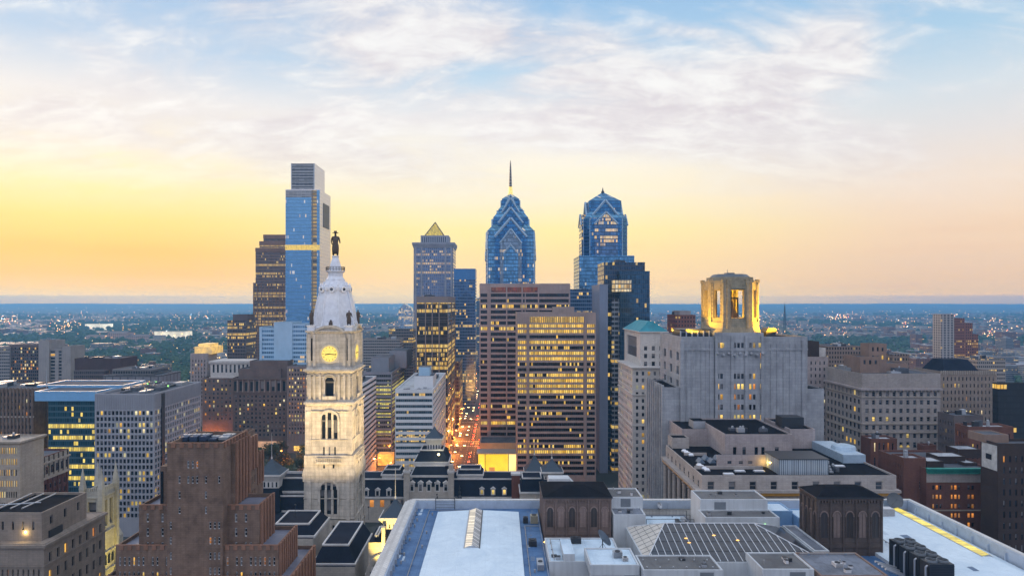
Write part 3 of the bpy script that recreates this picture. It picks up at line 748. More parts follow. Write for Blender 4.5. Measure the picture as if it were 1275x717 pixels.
gH = office('silvery glass', (.40, .52, .66), lit=.25, cw=3, fh=4, metal=.8, rough=.2, mull=(.22, .30, .42), mw=.1, sp=.15, spc=(.3, .4, .5), seed=45, strength=.8)
brickr = stone('red brick', (.19, .075, .05), .2, course=(.9, .35), streak=.2)

simple('office_tower', 'blue glass box tower with plain blue cap, between the pyramid tower and the street', 'office tower',
       [('shaft', 565, 592, 850, 40, 348, 0, gA), ('cap', 565, 592, 850.0, 40, 334.5, Z(348, 850), plain('blue cap', (.06, .20, .42), .3, .4))])
simple('office_tower', 'narrow tower with a glowing copper roof, past the far end of the street', 'office tower',
       [('shaft', 567, 590, 1120, 34, 392, 0, gD), ('lit_roof', 568, 589, 1123, 28, 382, Z(392, 1120), glow('lit copper roof', (1, .58, .15), .8))])
simple('office_tower', 'dark brown brick office block with lit floor rows, down the street', 'office tower',
       [('shaft', 565.5, 586, 1000, 60, 412, 0, gC), ('setback', 566, 581, 1003, 40, 405, Z(412, 1000), gC)])
simple('office_tower', 'thin sliver of blue glass tower, seen left of the big banded tower', 'office tower', [('shaft', 589.5, 600, 1300, 30, 371, 0, gA)])
def far_glass():
    Y = 1700; x0, x1 = X(496, Y), X(513, Y); z = lambda p: Z(p, Y)
    rt = root('office_tower', 'distant silvery glass tower with a slanted faceted top, across the river', 'office tower', ((x0 + x1) / 2, Y + 18, 0))
    b = MB(); xm = x0 + (x1 - x0) * .4
    b.extr_y([(x0 + 1, 0), (x1 - 1, 0), (x1, z(388)), (x1 - 3, z(383)), (xm, z(378)), (x0, z(386))], Y, Y + 36, gH); b.build('faceted_shaft', rt)
    b = MB(); b.box(xm, xm + 1.2, Y - .6, Y - .02, 10, z(379), pale_metal); b.build('mullion', rt)
far_glass()
simple('office_tower', 'dark blue glass block with blank grey slab at its left, right of the banded towers', 'office tower',
       [('main_shaft', 752, 803, 530, 34, 326.5, 0, office('navy tower glass', (.020, .045, .085), lit=.16, cw=1.8, fh=3.6, metal=.35, rough=.1, mull=(.06, .08, .11), mw=.14, sp=.25, spc=(.05, .065, .09), seed=51, strength=1.0)),
        ('slab', 746.5, 757, 522, 44, 354, 0, stone('grey blue slab', (.20, .235, .31), .08, bump=0)),
        ('front_bay', 772, 809, 520, 42, 337.5, 0, office('navy bay glass', (.025, .07, .12), lit=.10, cw=1.6, fh=3.6, metal=.45, rough=.08, mull=(.05, .08, .11), mw=.1, sp=.12, spc=(.035, .06, .09), seed=53)),
        ('balcony_strip', 762, 771.5, 524, 8, 372, 0, office('balcony strip', (.03, .04, .05), lit=.25, cw=3, fh=3.6, mull=(.2, .22, .25), mw=.15, sp=.38, spc=(.25, .27, .30), seed=54, strength=.8)),
        ('lit_lounge', 764, 786, 519.4, 8, 349, Z(363, 520), office('lit lounge', (.05, .06, .07), lit=1.2, cw=2.2, fh=3.6, strength=.9, mull=(.1, .12, .15), mw=.2, sp=.2, seed=55, floors=.2, pale=(1, .88, .6)))], plant=(0, 4, 3))
simple('office_block', 'low dark glass block with dotted lights, between the banded tower and the pointed tower', 'office block',
       [('block', 706, 745, 690, 40, 360, 0, gA)], plant=(0, 3, 3))
simple('apartment_tower', 'red brown brick apartment tower with white topped crown, behind the teal roofed tower', 'apartment tower',
       [('shaft', 842, 866, 560, 30, 392, 0, gF), ('crown', 846, 860, 562, 22, 387, Z(392, 560), stone('pale brick', (.36, .32, .32), .1))], plant=(0, 5, 3))
simple('office_block', 'pale blue office block with a blank central fin, left of the clock tower', 'office block',
       [('body', 323, 393, 620, 26, 408, 0, gB), ('fin', 341, 364, 618, 30, 401, 0, gBs), ('upper_block', 364, 380, 619, 28, 403, 0, gB), ('edge_pier', 323, 326, 619, 28, 407, 0, gBs)], plant=(0, 3, 3))
simple('office_tower', 'slim dark brown office tower with lit storeys, left of the granite skyscraper', 'office tower',
       [('shaft', 283, 306, 760, 30, 399, 0, gC), ('core', 290, 308, 764, 24, 391.5, Z(399, 760), stone('dark brown panel', (.13, .10, .10), .1))])
simple('office_block', 'low grey banded office slab on the plain just right of the clock face', 'office block', [('body', 452, 498, 800, 30, 422, 0, gG)], plant=(0, 4, 4))
simple('office_block', 'plain dark grey slab rising behind the grey banded office slab', 'office block', [('body', 484, 514, 850, 30, 410, 0, gD)])
def tall_apartments():
    Y = 800
    simple('apartment_tower', 'pale concrete apartment tower joined to a stepped brick block, alone on the plain', 'apartment tower',
       [('concrete_tower', 1172, 1188, Y, 16, 391, 0, office('balcony tower front', (.07, .07, .085), lit=.03, cw=4.2, fh=2.9, mull=(.35, .32, .30), mw=.45, sp=.4, spc=(.33, .30, .28), seed=61)),
        ('brick_tower', 1187, 1201, Y + 3, 24, 396, 0, gF), ('brick_step', 1196, 1211, Y + 5, 24, 402, 0, gF), ('brick_low_step', 1208, 1218, Y + 6, 24, 416, 0, gF)])
tall_apartments()

# ------------------------------------------------------------------ the two banded towers
def banded(label, px0, px1, Y, top, d, cols, rows, fh, matname, colr, lit, seed, bottom_rows=0, pent=None, topband=None):
    x0, x1 = X(px0, Y), X(px1, Y); zt = Z(top, Y); wdt = x1 - x0
    cm = stone(matname, colr, .09, streak=.25, course=(6, 3.7), mortar=.88, bump=.05)
    rt = root('office_tower', label, 'office tower', ((x0 + x1) / 2, Y + d / 2, 0))
    gl = office(matname + ' glazing', (.014, .013, .016), lit=lit, cw=1.35, fh=fh, z0=zt - 8.1 - fh * 50, strength=1.25, mull=(.03, .026, .026), mw=.22, seed=seed, floors=.86, warm=(1, .54, .06), pale=(1, .68, .16))
    b = MB(); ops = []
    ch = 2.2
    us = [(a, c) for a, c in cols]
    F = dict(ux=us, fh=fh, h=.60, top=8.2, rec=.9, zmin=9, rows=rows, name='window_band', glass=gl)
    S = dict(ux=[(.06, .20), (.26, .94)], fh=fh, h=.60, top=8.2, rec=.9, zmin=9, rows=rows, name='window_band', glass=gl)
    block(b, ops, x0, x1, Y, Y + d, 0, zt, cm, F, S)
    b.build('concrete_frame', rt); glaze(rt, ops, band=gl, cap=100)
    if topband:
        q = MB(); q.box(x0 + topband[0] * wdt, x0 + topband[1] * wdt, Y - .05, Y + .4, zt - 7.1, zt - 3.0, topband[2]); q.build('top_floor_glazing', rt)
    q = MB()
    for a in topband[3]: q.box(x0 + a * wdt - .5, x0 + a * wdt + .5, Y - .75, Y - .02, 4, zt - 2.4, cm)
    q.each('pier', rt)
    if pent:
        q = MB(); q.box(X(pent[0], Y), X(pent[1], Y), Y + 5, Y + 18, zt - 1, Z(pent[2], Y), cm, top=grey_roof); q.build('penthouse', rt)
    return rt
red_top = office('red lit top floor', (.05, .02, .02), lit=.9, cw=1.6, fh=5, strength=.2, mull=(.1, .05, .05), mw=.25, seed=71, warm=(1, .16, .06), pale=(1, .4, .15), floors=.1)
yel_top = office('yellow lit top floor', (.05, .04, .02), lit=1.2, cw=1.5, fh=5, strength=.9, mull=(.1, .07, .04), mw=.3, seed=73, floors=.1)
banded('taller of two brown banded office towers, mostly dark windows, beside the glowing street', 597, 710, 560, 353, 40,
       [(.012, .085), (.125, .50), (.51, .985)], 31, 4.55, 'mauve concrete', (.38, .30, .28), .22, 75, topband=(.13, .64, red_top, (.105, .30, .47, .65)))
banded('shorter of two brown banded office towers, most windows lit yellow, in front', 643.5, 742, 478, 389, 38,
       [(.012, .12), (.16, .845), (.885, .988)], 31, 3.83, 'brown concrete', (.36, .28, .25), .95, 77, pent=(690, 716, 382), topband=(.165, .845, yel_top, (.14, .865)))

def street_corner():
    Y = 500; x0, x1 = X(595, Y), X(643, Y)
    rt = root('pavilion', 'low pavilion with glowing yellow walls at the foot of the banded towers', 'pavilion', ((x0 + x1) / 2, Y + 8, 0))
    g1 = glow('glowing yellow screen', (1, .68, .02), .82, .22, .09); g2 = glow('glowing pale screen', (1, .80, .28), 1.05, .2, .1)
    b = MB(); b.box(x0 + .2, X(604.5, Y), Y, Y + 9, .1, Z(566, Y), g1); b.build('wall_panel', rt)
    b = MB(); b.extr_y([(X(604.5, Y) + .2, .1), (X(633, Y), .1), (X(633, Y), Z(567, Y)), (X(612, Y), Z(569, Y)), (X(604.5, Y) + .2, Z(570, Y))], Y + 4, Y + 12, g1); b.build('wall_panel', rt)
    b = MB(); b.box(X(633, Y) + .2, x1, Y + 1, Y + 11, .1, Z(565, Y), g2); b.build('lit_window', rt)
    b = MB(); b.box(x0 - 1, x1 + 2, Y - .5, Y + 14, Z(565, Y) + .02, Z(563.6, Y), pale_metal)
    for px in (595, 604, 633, 643): b.box(X(px, Y) - .25, X(px, Y) + .25, Y - .3, Y - .02, .1, Z(565, Y), dark_metal)
    b.build('roof', rt)
    b = MB(); b.box(X(609, Y), X(616, Y), Y + 3.6, Y + 3.96, .2, Z(583, Y), glow('orange poster', (1, .32, .05), .5)); b.build('doorway', rt)
    conc = MATS['mauve concrete']
    simple('podium', 'grey concrete podium block under the taller banded tower', 'podium', [('block', 598, 646, 530, 26, 551, 0, conc)])
street_corner()

def white_banded():
    Y = 430; x0, x1 = X(492, Y), X(539, Y); d = far(539, 555, Y); zt = Z(484.5, Y)
    rt = root('office_block', 'white office slab with dark ribbon windows and roof plant, beside the glowing street', 'office block', ((x0 + x1) / 2, Y + d / 2, 0))
    wm = stone('white concrete', (.66, .68, .70), .06, streak=.15, bump=0)
    gl = office('ribbon glazing', (.05, .09, .12), lit=.2, cw=1.3, fh=3.55, z0=zt - 200, strength=1.0, mull=(.12, .15, .17), mw=.18, seed=81, floors=.9)
    b = MB(); ops = []
    block(b, ops, x0, x1, Y, Y + d, 0, zt, wm, dict(ux=[(.015, .985)], fh=3.72, h=.50, top=2.4, rec=.5, zmin=6, glass=gl, name='window_band'),
          dict(ux=[(.01, .99)], fh=3.72, h=.50, top=2.4, rec=.5, zmin=6, glass=gl, name='window_band'), roof=membrane('pale roof felt', (.40, .43, .46), (.22, .24, .27)))
    b.build('concrete_frame', rt); glaze(rt, ops, band=gl)
    q = MB(); q.box(X(513, Y), X(537, Y), Y + 12, Y + 34, zt - .9, Z(468, Y + 12), wm, top=grey_roof); q.build('penthouse', rt)
    q = MB(); q.box(X(518, Y), X(532, Y), Y + 14, Y + 26, Z(468, Y + 12), Z(457, Y + 14), gBs, top=dark_metal); q.build('cooling_plant', rt)
    q = MB(); rooftop(q, x0 + 1, x1 - 1, Y + 2, Y + 11, zt - .9, 5, 1.6, seed=4); rooftop(q, x0 + 1, x1 - 1, Y + 40, Y + 95, zt - .9, 9, 2.4, seed=5); q.build('roof_plant', rt)
white_banded()
def striped_side():
    Y = 470; x0, x1 = X(412, Y), X(449, Y); d = far(449, 468.5, Y); zt = Z(479, Y)
    rt = root('office_block', 'white and black striped office block showing behind the right edge of the clock tower', 'office block', ((x0 + x1) / 2, Y + d / 2, 0))
    gl = office('black ribbon glazing', (.012, .013, .016), lit=.05, cw=1.3, fh=3.5, z0=zt - 200, mull=(.02, .02, .02), mw=.1, seed=83)
    b = MB(); ops = []; s = dict(ux=[(.0, 1.0)], fh=3.75, h=.52, top=2.0, rec=.5, zmin=8, glass=gl, name='window_band')
    block(b, ops, x0, x1, Y, Y + d, 0, zt, MATS['white concrete'], s, s); b.build('concrete_frame', rt); glaze(rt, ops, band=gl)
    q = MB(); rooftop(q, x0 + 1, x1 - 1, Y + 4, Y + 50, zt - .9, 6, 3, seed=9); q.build('roof_plant', rt)
striped_side()
def lit_office():
    Y = 560; x0, x1 = X(453, Y), X(488, Y); d = far(488, 504, Y); zt = Z(463, Y)
    rt = root('office_block', 'grey office block with two stepped roof boxes and greenish yellow lit floors', 'office block', ((x0 + x1) / 2, Y + d / 2, 0))
    gm = stone('blue grey panel', (.22, .24, .28), .08, bump=0)
    gl = office('greenish lit glazing', (.03, .04, .05), lit=.5, cw=1.5, fh=3.7, z0=zt - 200, strength=.95, mull=(.1, .11, .12), mw=.2, seed=85, floors=.9, warm=(1, .72, .10), pale=(.9, .85, .25))
    b = MB(); ops = []; s = dict(ux=[(.03, .97)], fh=3.8, h=.55, top=2.2, rec=.4, zmin=3, glass=gl, name='window_band')
    block(b, ops, x0, x1, Y, Y + d, 0, zt, gm, s, s); b.build('panel_frame', rt); glaze(rt, ops, band=gl)
    q = MB(); q.box(X(460, Y), X(482, Y), Y + 8, Y + 40, zt - .9, Z(446, Y), gm, top=grey_roof); q.build('roof_box', rt)
    q = MB(); q.box(X(474, Y), X(497, Y), Y + 44, Y + 80, zt - .9, Z(437, Y + 40), gm, top=grey_roof); q.build('roof_box', rt)
    q = MB(); q.box(X(474, Y), X(492, Y), Y - 14, Y - 5, .2, 9, glow('lit kiosk', (1, .36, .05), .8, .6, .3)); q.build('street_arcade', rt)
lit_office()
def dark_piers():
    Y = 600; x0, x1 = X(518.5, Y), X(558, Y); d = far(558, 567, Y); zt = Z(369, Y)
    rt = root('office_tower', 'dark office tower in four window bays between pale piers, in front of the pyramid tower', 'office tower', ((x0 + x1) / 2, Y + d / 2, 0))
    cm = stone('brown grey pier', (.24, .205, .195), .08, bump=0)
    gl = office('four bay glazing', (.022, .022, .026), lit=.26, cw=1.1, fh=3.85, z0=zt - 200, strength=1.0, mull=(.05, .045, .045), mw=.16, sp=.28, spc=(.06, .052, .05), seed=87, floors=.9)
    b = MB(); ops = []; s = dict(ux=[(.015, .27), (.30, .48), (.51, .70), (.73, .985)], fh=3.85 * 4, h=.985, top=5.5, rec=.7, zmin=6, glass=gl, name='bay_glazing')
    s2 = dict(ux=[(.02, .48), (.52, .98)], fh=3.85 * 4, h=.985, top=5.5, rec=.7, zmin=6, glass=gl, name='bay_glazing')
    block(b, ops, x0, x1, Y, Y + d, 0, zt, cm, s, s2); b.build('frame', rt); glaze(rt, ops, band=gl)
    q = MB(); rooftop(q, x0 + 1, x1 - 1, Y + 3, Y + 90, zt - .9, 5, 3, seed=12); q.build('roof_plant', rt)
    simple('office_block', 'narrow brown block with small lit windows, beside the dark four bay tower', 'office block', [('block', 563, 572, 715, 60, 450, 0, gC)])
dark_piers()
# ------------------------------------------------------------------ city hall clock tower
def figure(name, label, base, h, face=(0, -1), arm=None, hat=False, cat='statue', mat=None, group=None):
    """standing draped figure grown over a skeleton"""
    s = h / 1.8; f = Vector((face[0], face[1], 0)).normalized(); r = Vector((-f.y, f.x, 0))
    V = []; E = []; RAD = []
    def pt(a, b, c, rad, par=None):
        p = r * (a * s) + f * (b * s) + Vector((0, 0, c * s)); V.append(p); RAD.append((rad * s * .8, rad * s * .8))
        if par is not None: E.append((par, len(V) - 1))
        return len(V) - 1
    pel = pt(0, 0, .95, .20); ch = pt(0, 0, 1.28, .22, pel); nk = pt(0, .02, 1.50, .08, ch); hd = pt(0, .04, 1.62, .115, nk); tp = pt(0, .03, 1.74, .09, hd)
    for sgn in (-1, 1):
        hp = pt(.11 * sgn, 0, .78, .19, pel); kn = pt(.14 * sgn, .05 * sgn, .45, .16, hp); an = pt(.15 * sgn, .03 * sgn, .08, .10, kn); pt(.16 * sgn, .14 + .03 * sgn, .03, .06, an)
        sh = pt(.24 * sgn, 0, 1.40, .10, ch)
        if arm and sgn == 1:
            el = pt(.30, .04, 1.12, .08, sh); wr = pt(.32, .22, .96, .06, el); pt(.33, .30, .93, .05, wr)
        else:
            el = pt(.28 * sgn, -.02, 1.12, .08, sh); wr = pt(.26 * sgn, .08, .90, .06, el); pt(.25 * sgn, .12, .82, .05, wr)
    me = bpy.data.meshes.new(name); me.from_pydata([tuple(v) for v in V], E, []); me.materials.append(mat or bronze)
    o = bpy.data.objects.new(name, me); COL.objects.link(o); o.location = base; W[o] = tuple(base)
    md = o.modifiers.new('Skin', 'SKIN')
    for i, rr in enumerate(RAD): me.skin_vertices[0].data[i].radius = rr
    me.skin_vertices[0].data[0].use_root = True
    sb = o.modifiers.new('Subdivision', 'SUBSURF'); sb.levels = 1; sb.render_levels = 1
    o['label'] = label; o['category'] = cat
    if group: o['group'] = group
    c = MB(); bx, by, bz = base
    c.lathe(bx, by, [(.24 * s, bz + .14 * s), (.22 * s, bz + .5 * s), (.19 * s, bz + .95 * s), (.23 * s, bz + 1.25 * s), (.17 * s, bz + 1.43 * s)], mat or bronze, 12); c.build('coat', o, smooth=True)
    if hat:
        c = MB(); c.lathe(bx + f.x * .03 * s, by + f.y * .03 * s, [(.24 * s, bz + 1.70 * s), (.23 * s, bz + 1.725 * s), (.13 * s, bz + 1.73 * s), (.11 * s, bz + 1.86 * s), (.03 * s, bz + 1.87 * s)], mat or bronze, 12); c.build('hat', o, smooth=True)
    return o

def eagle(label, base, span, face):
    s = span; f = Vector((face[0], face[1], 0)).normalized(); r = Vector((-f.y, f.x, 0)); B = Vector(base)
    P = lambda a, b, c: tuple(B + r * (a * s) + f * (b * s) + Vector((0, 0, c * s)))
    b = MB()
    b.lathe(B.x, B.y, [(.05 * s, B.z), (.14 * s, B.z + .12 * s), (.17 * s, B.z + .3 * s), (.10 * s, B.z + .46 * s), (.08 * s, B.z + .55 * s), (.02 * s, B.z + .6 * s)], bronze, 8)
    b.tube(P(0, .06, .54), P(0, .16, .50), .05 * s, bronze, 6, .01 * s)
    for sg in (-1, 1):
        top = [P(.10 * sg, .02, .42), P(.32 * sg, 0, .56), P(.52 * sg, -.04, .40), P(.46 * sg, -.06, .16), P(.30 * sg, -.06, .10), P(.12 * sg, -.02, .14)]
        bk = [tuple(Vector(p) - f * (.06 * s)) for p in top]
        b.face(top, bronze); b.face(bk[::-1], bronze)
        for i in range(6): b.face([top[i], top[(i + 1) % 6], bk[(i + 1) % 6], bk[i]], bronze)
    b.face([P(-.1, -.12, .1), P(.1, -.12, .1), P(.14, -.3, -.05), P(-.14, -.3, -.05)], bronze)
    return b.thing('statue', label, 'statue', 'bronze sculptures round the tower dome')

def arch_panel(mb, face, cx, half, z0, zs, n, m, d0, d1, P):
    pass

def clock_tower():
    Y = 320.0; z = lambda p: Z(p, Y)
    cx, hw = (X(384, Y) + X(437, Y)) / 2, (X(437, Y) - X(384, Y)) / 2          # half of the front
    D = 2 * hw * 1.12; cy = Y + D / 2; hd = D / 2
    rt = root('clock_tower', 'floodlit white stone clock tower with domed top and bronze figures', 'clock tower', (cx, cy, 0))
    fx = lambda k, dz0, dz1, m, mb, top=None: mb.box(cx - hw - k, cx + hw + k, cy - hd - k, cy + hd + k, dz0, dz1, m, top)
    st = towerst; iron = plain('painted dome iron', (.74, .75, .79), .5, var=.12, scale=.6)
    dk = GL[0]
    # --- shafts with openings
    def shaft(zb, zt, k, name, fr):
        mb = MB(); ops = []
        block(mb, ops, cx - hw - k, cx + hw + k, cy - hd - k, cy + hd + k, zb, zt, st, fr, fr, par=0, roof=st)
        o = mb.build(name, rt); return ops
    w = 2 * hw
    u = lambda a, b: ((a + 1) / 2, (b + 1) / 2)
    trip = [u(-.36, -.18), u(-.09, .09), u(.18, .36)]
    ops = shaft(0, z(566), 1.6, 'lower_shaft', dict(ux=trip, fh=z(606) - z(661), h=(z(606) - z(637)) / (z(606) - z(661)), top=z(566) - z(608), rec=1.0, zmin=z(662)))
    ops += shaft(z(566), z(502), .35, 'upper_shaft', dict(ux=trip, fh=z(516) - z(555), h=(z(522) - z(546)) / (z(516) - z(555)), top=z(502) - z(522), rec=1.0, zmin=z(570)))
    ops += shaft(z(502), z(461), .0, 'belfry_stage', dict(ux=[u(-.22, .22)], fh=30, h=(z(472) - z(493)) / 30, top=z(461) - z(473), rec=1.6))
    ops += shaft(z(461), z(413), .25, 'clock_stage', dict(ux=[u(-.86, -.78), u(.78, .86)], fh=30, h=(z(422) - z(450)) / 30, top=z(413) - z(421), rec=.5))
    glaze(rt, ops, lit=0, dark=(0,))
    # arched heads over the triple windows, string courses, ledges
    def around(za, zb, k, name, m=st, kt=None):
        mb = MB(); kt = k if kt is None else kt
        mb.frustum((cx - hw - k, cx + hw + k, cy - hd - k, cy + hd + k), za, (cx - hw - kt, cx + hw + kt, cy - hd - kt, cy + hd + kt), zb, m); return mb
    mb = MB()
    for za, zb, k0, k1 in ((z(663), z(659), 2.1, 2.1), (z(598), z(590), 2.0, 2.3), (z(590), z(567), 2.3, .7), (z(505), z(502.5), .4, 1.5), (z(502.5), z(500), 1.8, 1.8), (z(500), z(497), 1.0, .9),
                           (z(465), z(461.5), .15, 1.7), (z(461.5), z(459.5), 2.0, 2.0), (z(459.5), z(457), .9, .6), (z(548), z(546.8), .36, .8), (z(513), z(511.5), .36, 1.0), (z(470), z(468.5), .02, .5), (z(645), z(643.5), 1.62, 2.1), (z(620), z(619), 1.62, 1.9), (z(415), z(413), .4, 1.0), (z(413), z(411.5), 1.2, 1.2)):
        a = around(za, zb, k0, 'c', st, k1); base = len(mb.v); mb.v += a.v; mb.f += [tuple(i + base for i in f) for f in a.f]
        for _ in a.m: mb.m.append(mb.mi(st))
    mb.build('cornice', rt)
    # sides: F and R both get arches, pilasters, balconies
    def sides(fn, name, **kw):
        mb = MB()
        for face in ('F', 'R', 'L', 'B'):
            def P(uu, d, zz, face=face):                 # uu metres from the centre of the side, d outwards
                if face == 'F': return (cx + uu, cy - hd - d, zz)
                if face == 'B': return (cx - uu, cy + hd + d, zz)
                if face == 'R': return (cx + hw + d, cy + uu, zz)
                return (cx - hw - d, cy - uu, zz)
            fn(mb, P, hw if face in 'FB' else hd)
        return mb.each(name, rt, **kw) if name in ('window_head', 'pilaster', 'corner_buttress') else mb.build(name, rt, **kw)
    def pbox(mb, P, u0, u1, d0, d1, z0, z1, m):
        a = [P(q, d, zz) for q in (u0, u1) for d in (d0, d1) for zz in (z0, z1)]
        xs = [p[0] for p in a]; ys = [p[1] for p in a]; mb.box(min(xs), max(xs), min(ys), max(ys), z0, z1, m)
    def arch(mb, P, half, zs, thick, d0, d1, m, n=12, stilt=0):
        for i in range(n):
            a0, a1 = math.pi * i / n, math.pi * (i + 1) / n
            q = [(half * math.cos(t), zs + half * math.sin(t)) for t in (a0, a1)]; o = [((half + thick) * math.cos(t), zs + (half + thick) * math.sin(t)) for t in (a0, a1)]
            mb.face([P(q[0][0], d1, q[0][1]), P(o[0][0], d1, o[0][1]), P(o[1][0], d1, o[1][1]), P(q[1][0], d1, q[1][1])], m)
            mb.face([P(o[0][0], d1, o[0][1]), P(o[0][0], d0, o[0][1]), P(o[1][0], d0, o[1][1]), P(o[1][0], d1, o[1][1])], m)
            mb.face([P(q[0][0], d1, q[0][1]), P(q[0][0], d0, q[0][1]), P(q[1][0], d0, q[1][1]), P(q[1][0], d1, q[1][1])], m)
    def archfill(mb, P, half, zs, d, m, n=10):
        mb.face([P(half * math.cos(math.pi * i / n), d, zs + half * math.sin(math.pi * i / n)) for i in range(n + 1)], m)
    def f_arch(mb, P, H):
        arch(mb, P, H * .40, z(608.3), 1.0, 1.6, 2.3, st); arch(mb, P, H * .40, z(522.5), .9, .3, 1.0, st); arch(mb, P, H * .26, z(474), .8, .0, .7, st)
        for k, zs, d in ((.40, 608, 1.62), (.40, 522, .37)):
            pbox(mb, P, -H * k - .9, -H * k, d, d + .5, z(640 if zs == 608 else 547), z(zs), st); pbox(mb, P, H * k, H * k + .9, d, d + .5, z(640 if zs == 608 else 547), z(zs), st)
        for s in (-1, 1): pbox(mb, P, s * H * .24 - .35, s * H * .24 + .35, .0, .7, z(494), z(474), st)
    sides(f_arch, 'window_arch')
    def f_lunette(mb, P, H):
        for zs, d in ((608.3, 1.64), (522.5, .39)):
            for c in (-.27, 0, .27):
                r0 = H * .085; zz = z(zs)
                top = H * (.26 if c else .34)
                pbox(mb, P, H * c - r0, H * c + r0, d - .3, d, zz, zz + top, dk)
        archfill(mb, P, H * .20, z(474.5), .05, dk)
        for c in (-.26, 0, .26): pbox(mb, P, H * c - .35, H * c + .35, -.2, .39, z(566), z(556), dk)
        for c in (-.22, .22): pbox(mb, P, H * c - .4, H * c + .4, 1.3, 1.72, z(588), z(577) if False else z(577), dk)
        for c in (-.22, .22): pbox(mb, P, H * c - .5, H * c + .5, 1.3, 1.66, z(660), z(652), dk)
    sides(f_lunette, 'window_head')
    def f_col(mb, P, H):
        for c in (-.92, -.70, -.44, .44, .70, .92): pbox(mb, P, H * c - .55, H * c + .55, 0, .9, z(497), z(466), st)
        for c in (-.93, -.70, .70, .93): pbox(mb, P, H * c - .6, H * c + .6, .25, .95, z(457), z(416), st)
    sides(f_col, 'pilaster')
    def f_balc(mb, P, H):
        pbox(mb, P, -H * .62, H * .62, .35, 2.6, z(576), z(573.5), st)
        for i in range(13): pbox(mb, P, -H * .6 + i * H * 1.2 / 12 - .18, -H * .6 + i * H * 1.2 / 12 + .18, 2.2, 2.5, z(573.5), z(569.5), st)
        pbox(mb, P, -H * .62, H * .62, 2.15, 2.55, z(569.5), z(568.5), st)
        pbox(mb, P, -H * .34, H * .34, 0, 1.5, z(497), z(496), st); pbox(mb, P, -H * .34, H * .34, 1.2, 1.5, z(496), z(492.6), st)
        for c in (-.5, -.3, -.1, .1, .3, .5): pbox(mb, P, H * c - .3, H * c + .3, .35, 1.8, z(579), z(576), st)
    sides(f_balc, 'balcony')
    def f_corner(mb, P, H):
        for s in (-1, 1):
            pbox(mb, P, s * H - 1.4, s * H + 1.4 if s < 0 else s * H + .0, -.1, .7, z(565), z(505), st)
            pbox(mb, P, s * H - (0 if s < 0 else 1.8), s * H + (1.8 if s < 0 else 0), 1.6, 2.1, 5, z(598), st)
    sides(f_corner, 'corner_buttress')
    # pediment and clock
    def f_ped(mb, P, H):
        R0 = H * 1.05; zc = z(414) - (R0 ** 2 - (H * .72) ** 2) ** .5
        n = 12; a = math.asin(H * .72 / R0)
        pts = [(R0 * math.sin(-a + 2 * a * i / n), zc + R0 * math.cos(-a + 2 * a * i / n) + .6) for i in range(n + 1)]
        for (u0, z0), (u1, z1) in zip(pts, pts[1:]):
            mb.face([P(u0, 1.6, z0), P(u1, 1.6, z1), P(u1, -4, z1), P(u0, -4, z0)], st)
            mb.face([P(u0, 1.6, z0 - 1.0), P(u1, 1.6, z1 - 1.0), P(u1, 1.6, z1), P(u0, 1.6, z0)], st)
        mb.face([P(u_, .8, z_) for u_, z_ in pts], st)
    sides(f_ped, 'pediment')
    def disc(mb, P, r0, r1, zc, d, m, n=28):
        for i in range(n):
            a0, a1 = 2 * math.pi * i / n, 2 * math.pi * (i + 1) / n
            if r0 == 0: mb.face([P(0, d, zc), P(r1 * math.cos(a0), d, zc + r1 * math.sin(a0)), P(r1 * math.cos(a1), d, zc + r1 * math.sin(a1))], m)
            else: mb.face([P(r0 * math.cos(a0), d, zc + r0 * math.sin(a0)), P(r1 * math.cos(a0), d, zc + r1 * math.sin(a0)), P(r1 * math.cos(a1), d, zc + r1 * math.sin(a1)), P(r0 * math.cos(a1), d, zc + r0 * math.sin(a1))], m)
    face_m = glow('lit clock face', (1, .70, .08), .8, .12, 1.2); rim = stone('clock surround', (.62, .55, .40), .1, bump=0); ink = plain('clock black', (.02, .02, .02), .6)
    for face in ('F', 'R'):
        def P(uu, d, zz, face=face): return (cx + uu, cy - hd - d, zz) if face == 'F' else (cx + hw + d, cy + uu, zz)
        zc = z(440.5); r = 3.75
        ck = MB(); disc(ck, P, 0, r, zc, .34, face_m); o = ck.build('clock_face', rt)
        q = MB(); disc(q, P, r, r + .9, zc, .55, rim)
        n = 28
        for i in range(n):
            a0, a1 = 2 * math.pi * i / n, 2 * math.pi * (i + 1) / n
            for rr in (r, r + .9): q.face([P(rr * math.cos(a0), .25, zc + rr * math.sin(a0)), P(rr * math.cos(a1), .25, zc + rr * math.sin(a1)), P(rr * math.cos(a1), .55, zc + rr * math.sin(a1)), P(rr * math.cos(a0), .55, zc + rr * math.sin(a0))], rim)
        q.build('clock_rim', o)
        q = MB()
        def bar(ang, ra, rb, wd, d):
            s_, c_ = math.sin(ang), math.cos(ang)
            q.face([P(ra * s_ - wd * c_, d, zc + ra * c_ + wd * s_), P(ra * s_ + wd * c_, d, zc + ra * c_ - wd * s_), P(rb * s_ + wd * c_, d, zc + rb * c_ - wd * s_), P(rb * s_ - wd * c_, d, zc + rb * c_ + wd * s_)], ink)
        for h in range(12): bar(h * math.pi / 6, 2.75, 3.3, .13, .40)
        q.build('hour_marks', o)
        q = MB(); bar(R(97), -.7, 3.1, .17, .46); bar(R(262), -.5, 2.2, .22, .50); q.build('clock_hands', o)
    # --- dome
    d8 = MB(); rr = lambda px: px * Y / FP
    d8.lathe(cx, cy, [(rr(29), z(411.5)), (rr(29), z(408)), (rr(27), z(407)), (rr(26.5), z(400)), (rr(25), z(388)), (rr(22.5), z(375)), (rr(19.5), z(364)), (rr(16.5), z(356)), (rr(13.5), z(351)), (rr(12), z(347))], iron, 8, R(22.5))
    d8.build('dome', rt)
    ribs = MB()
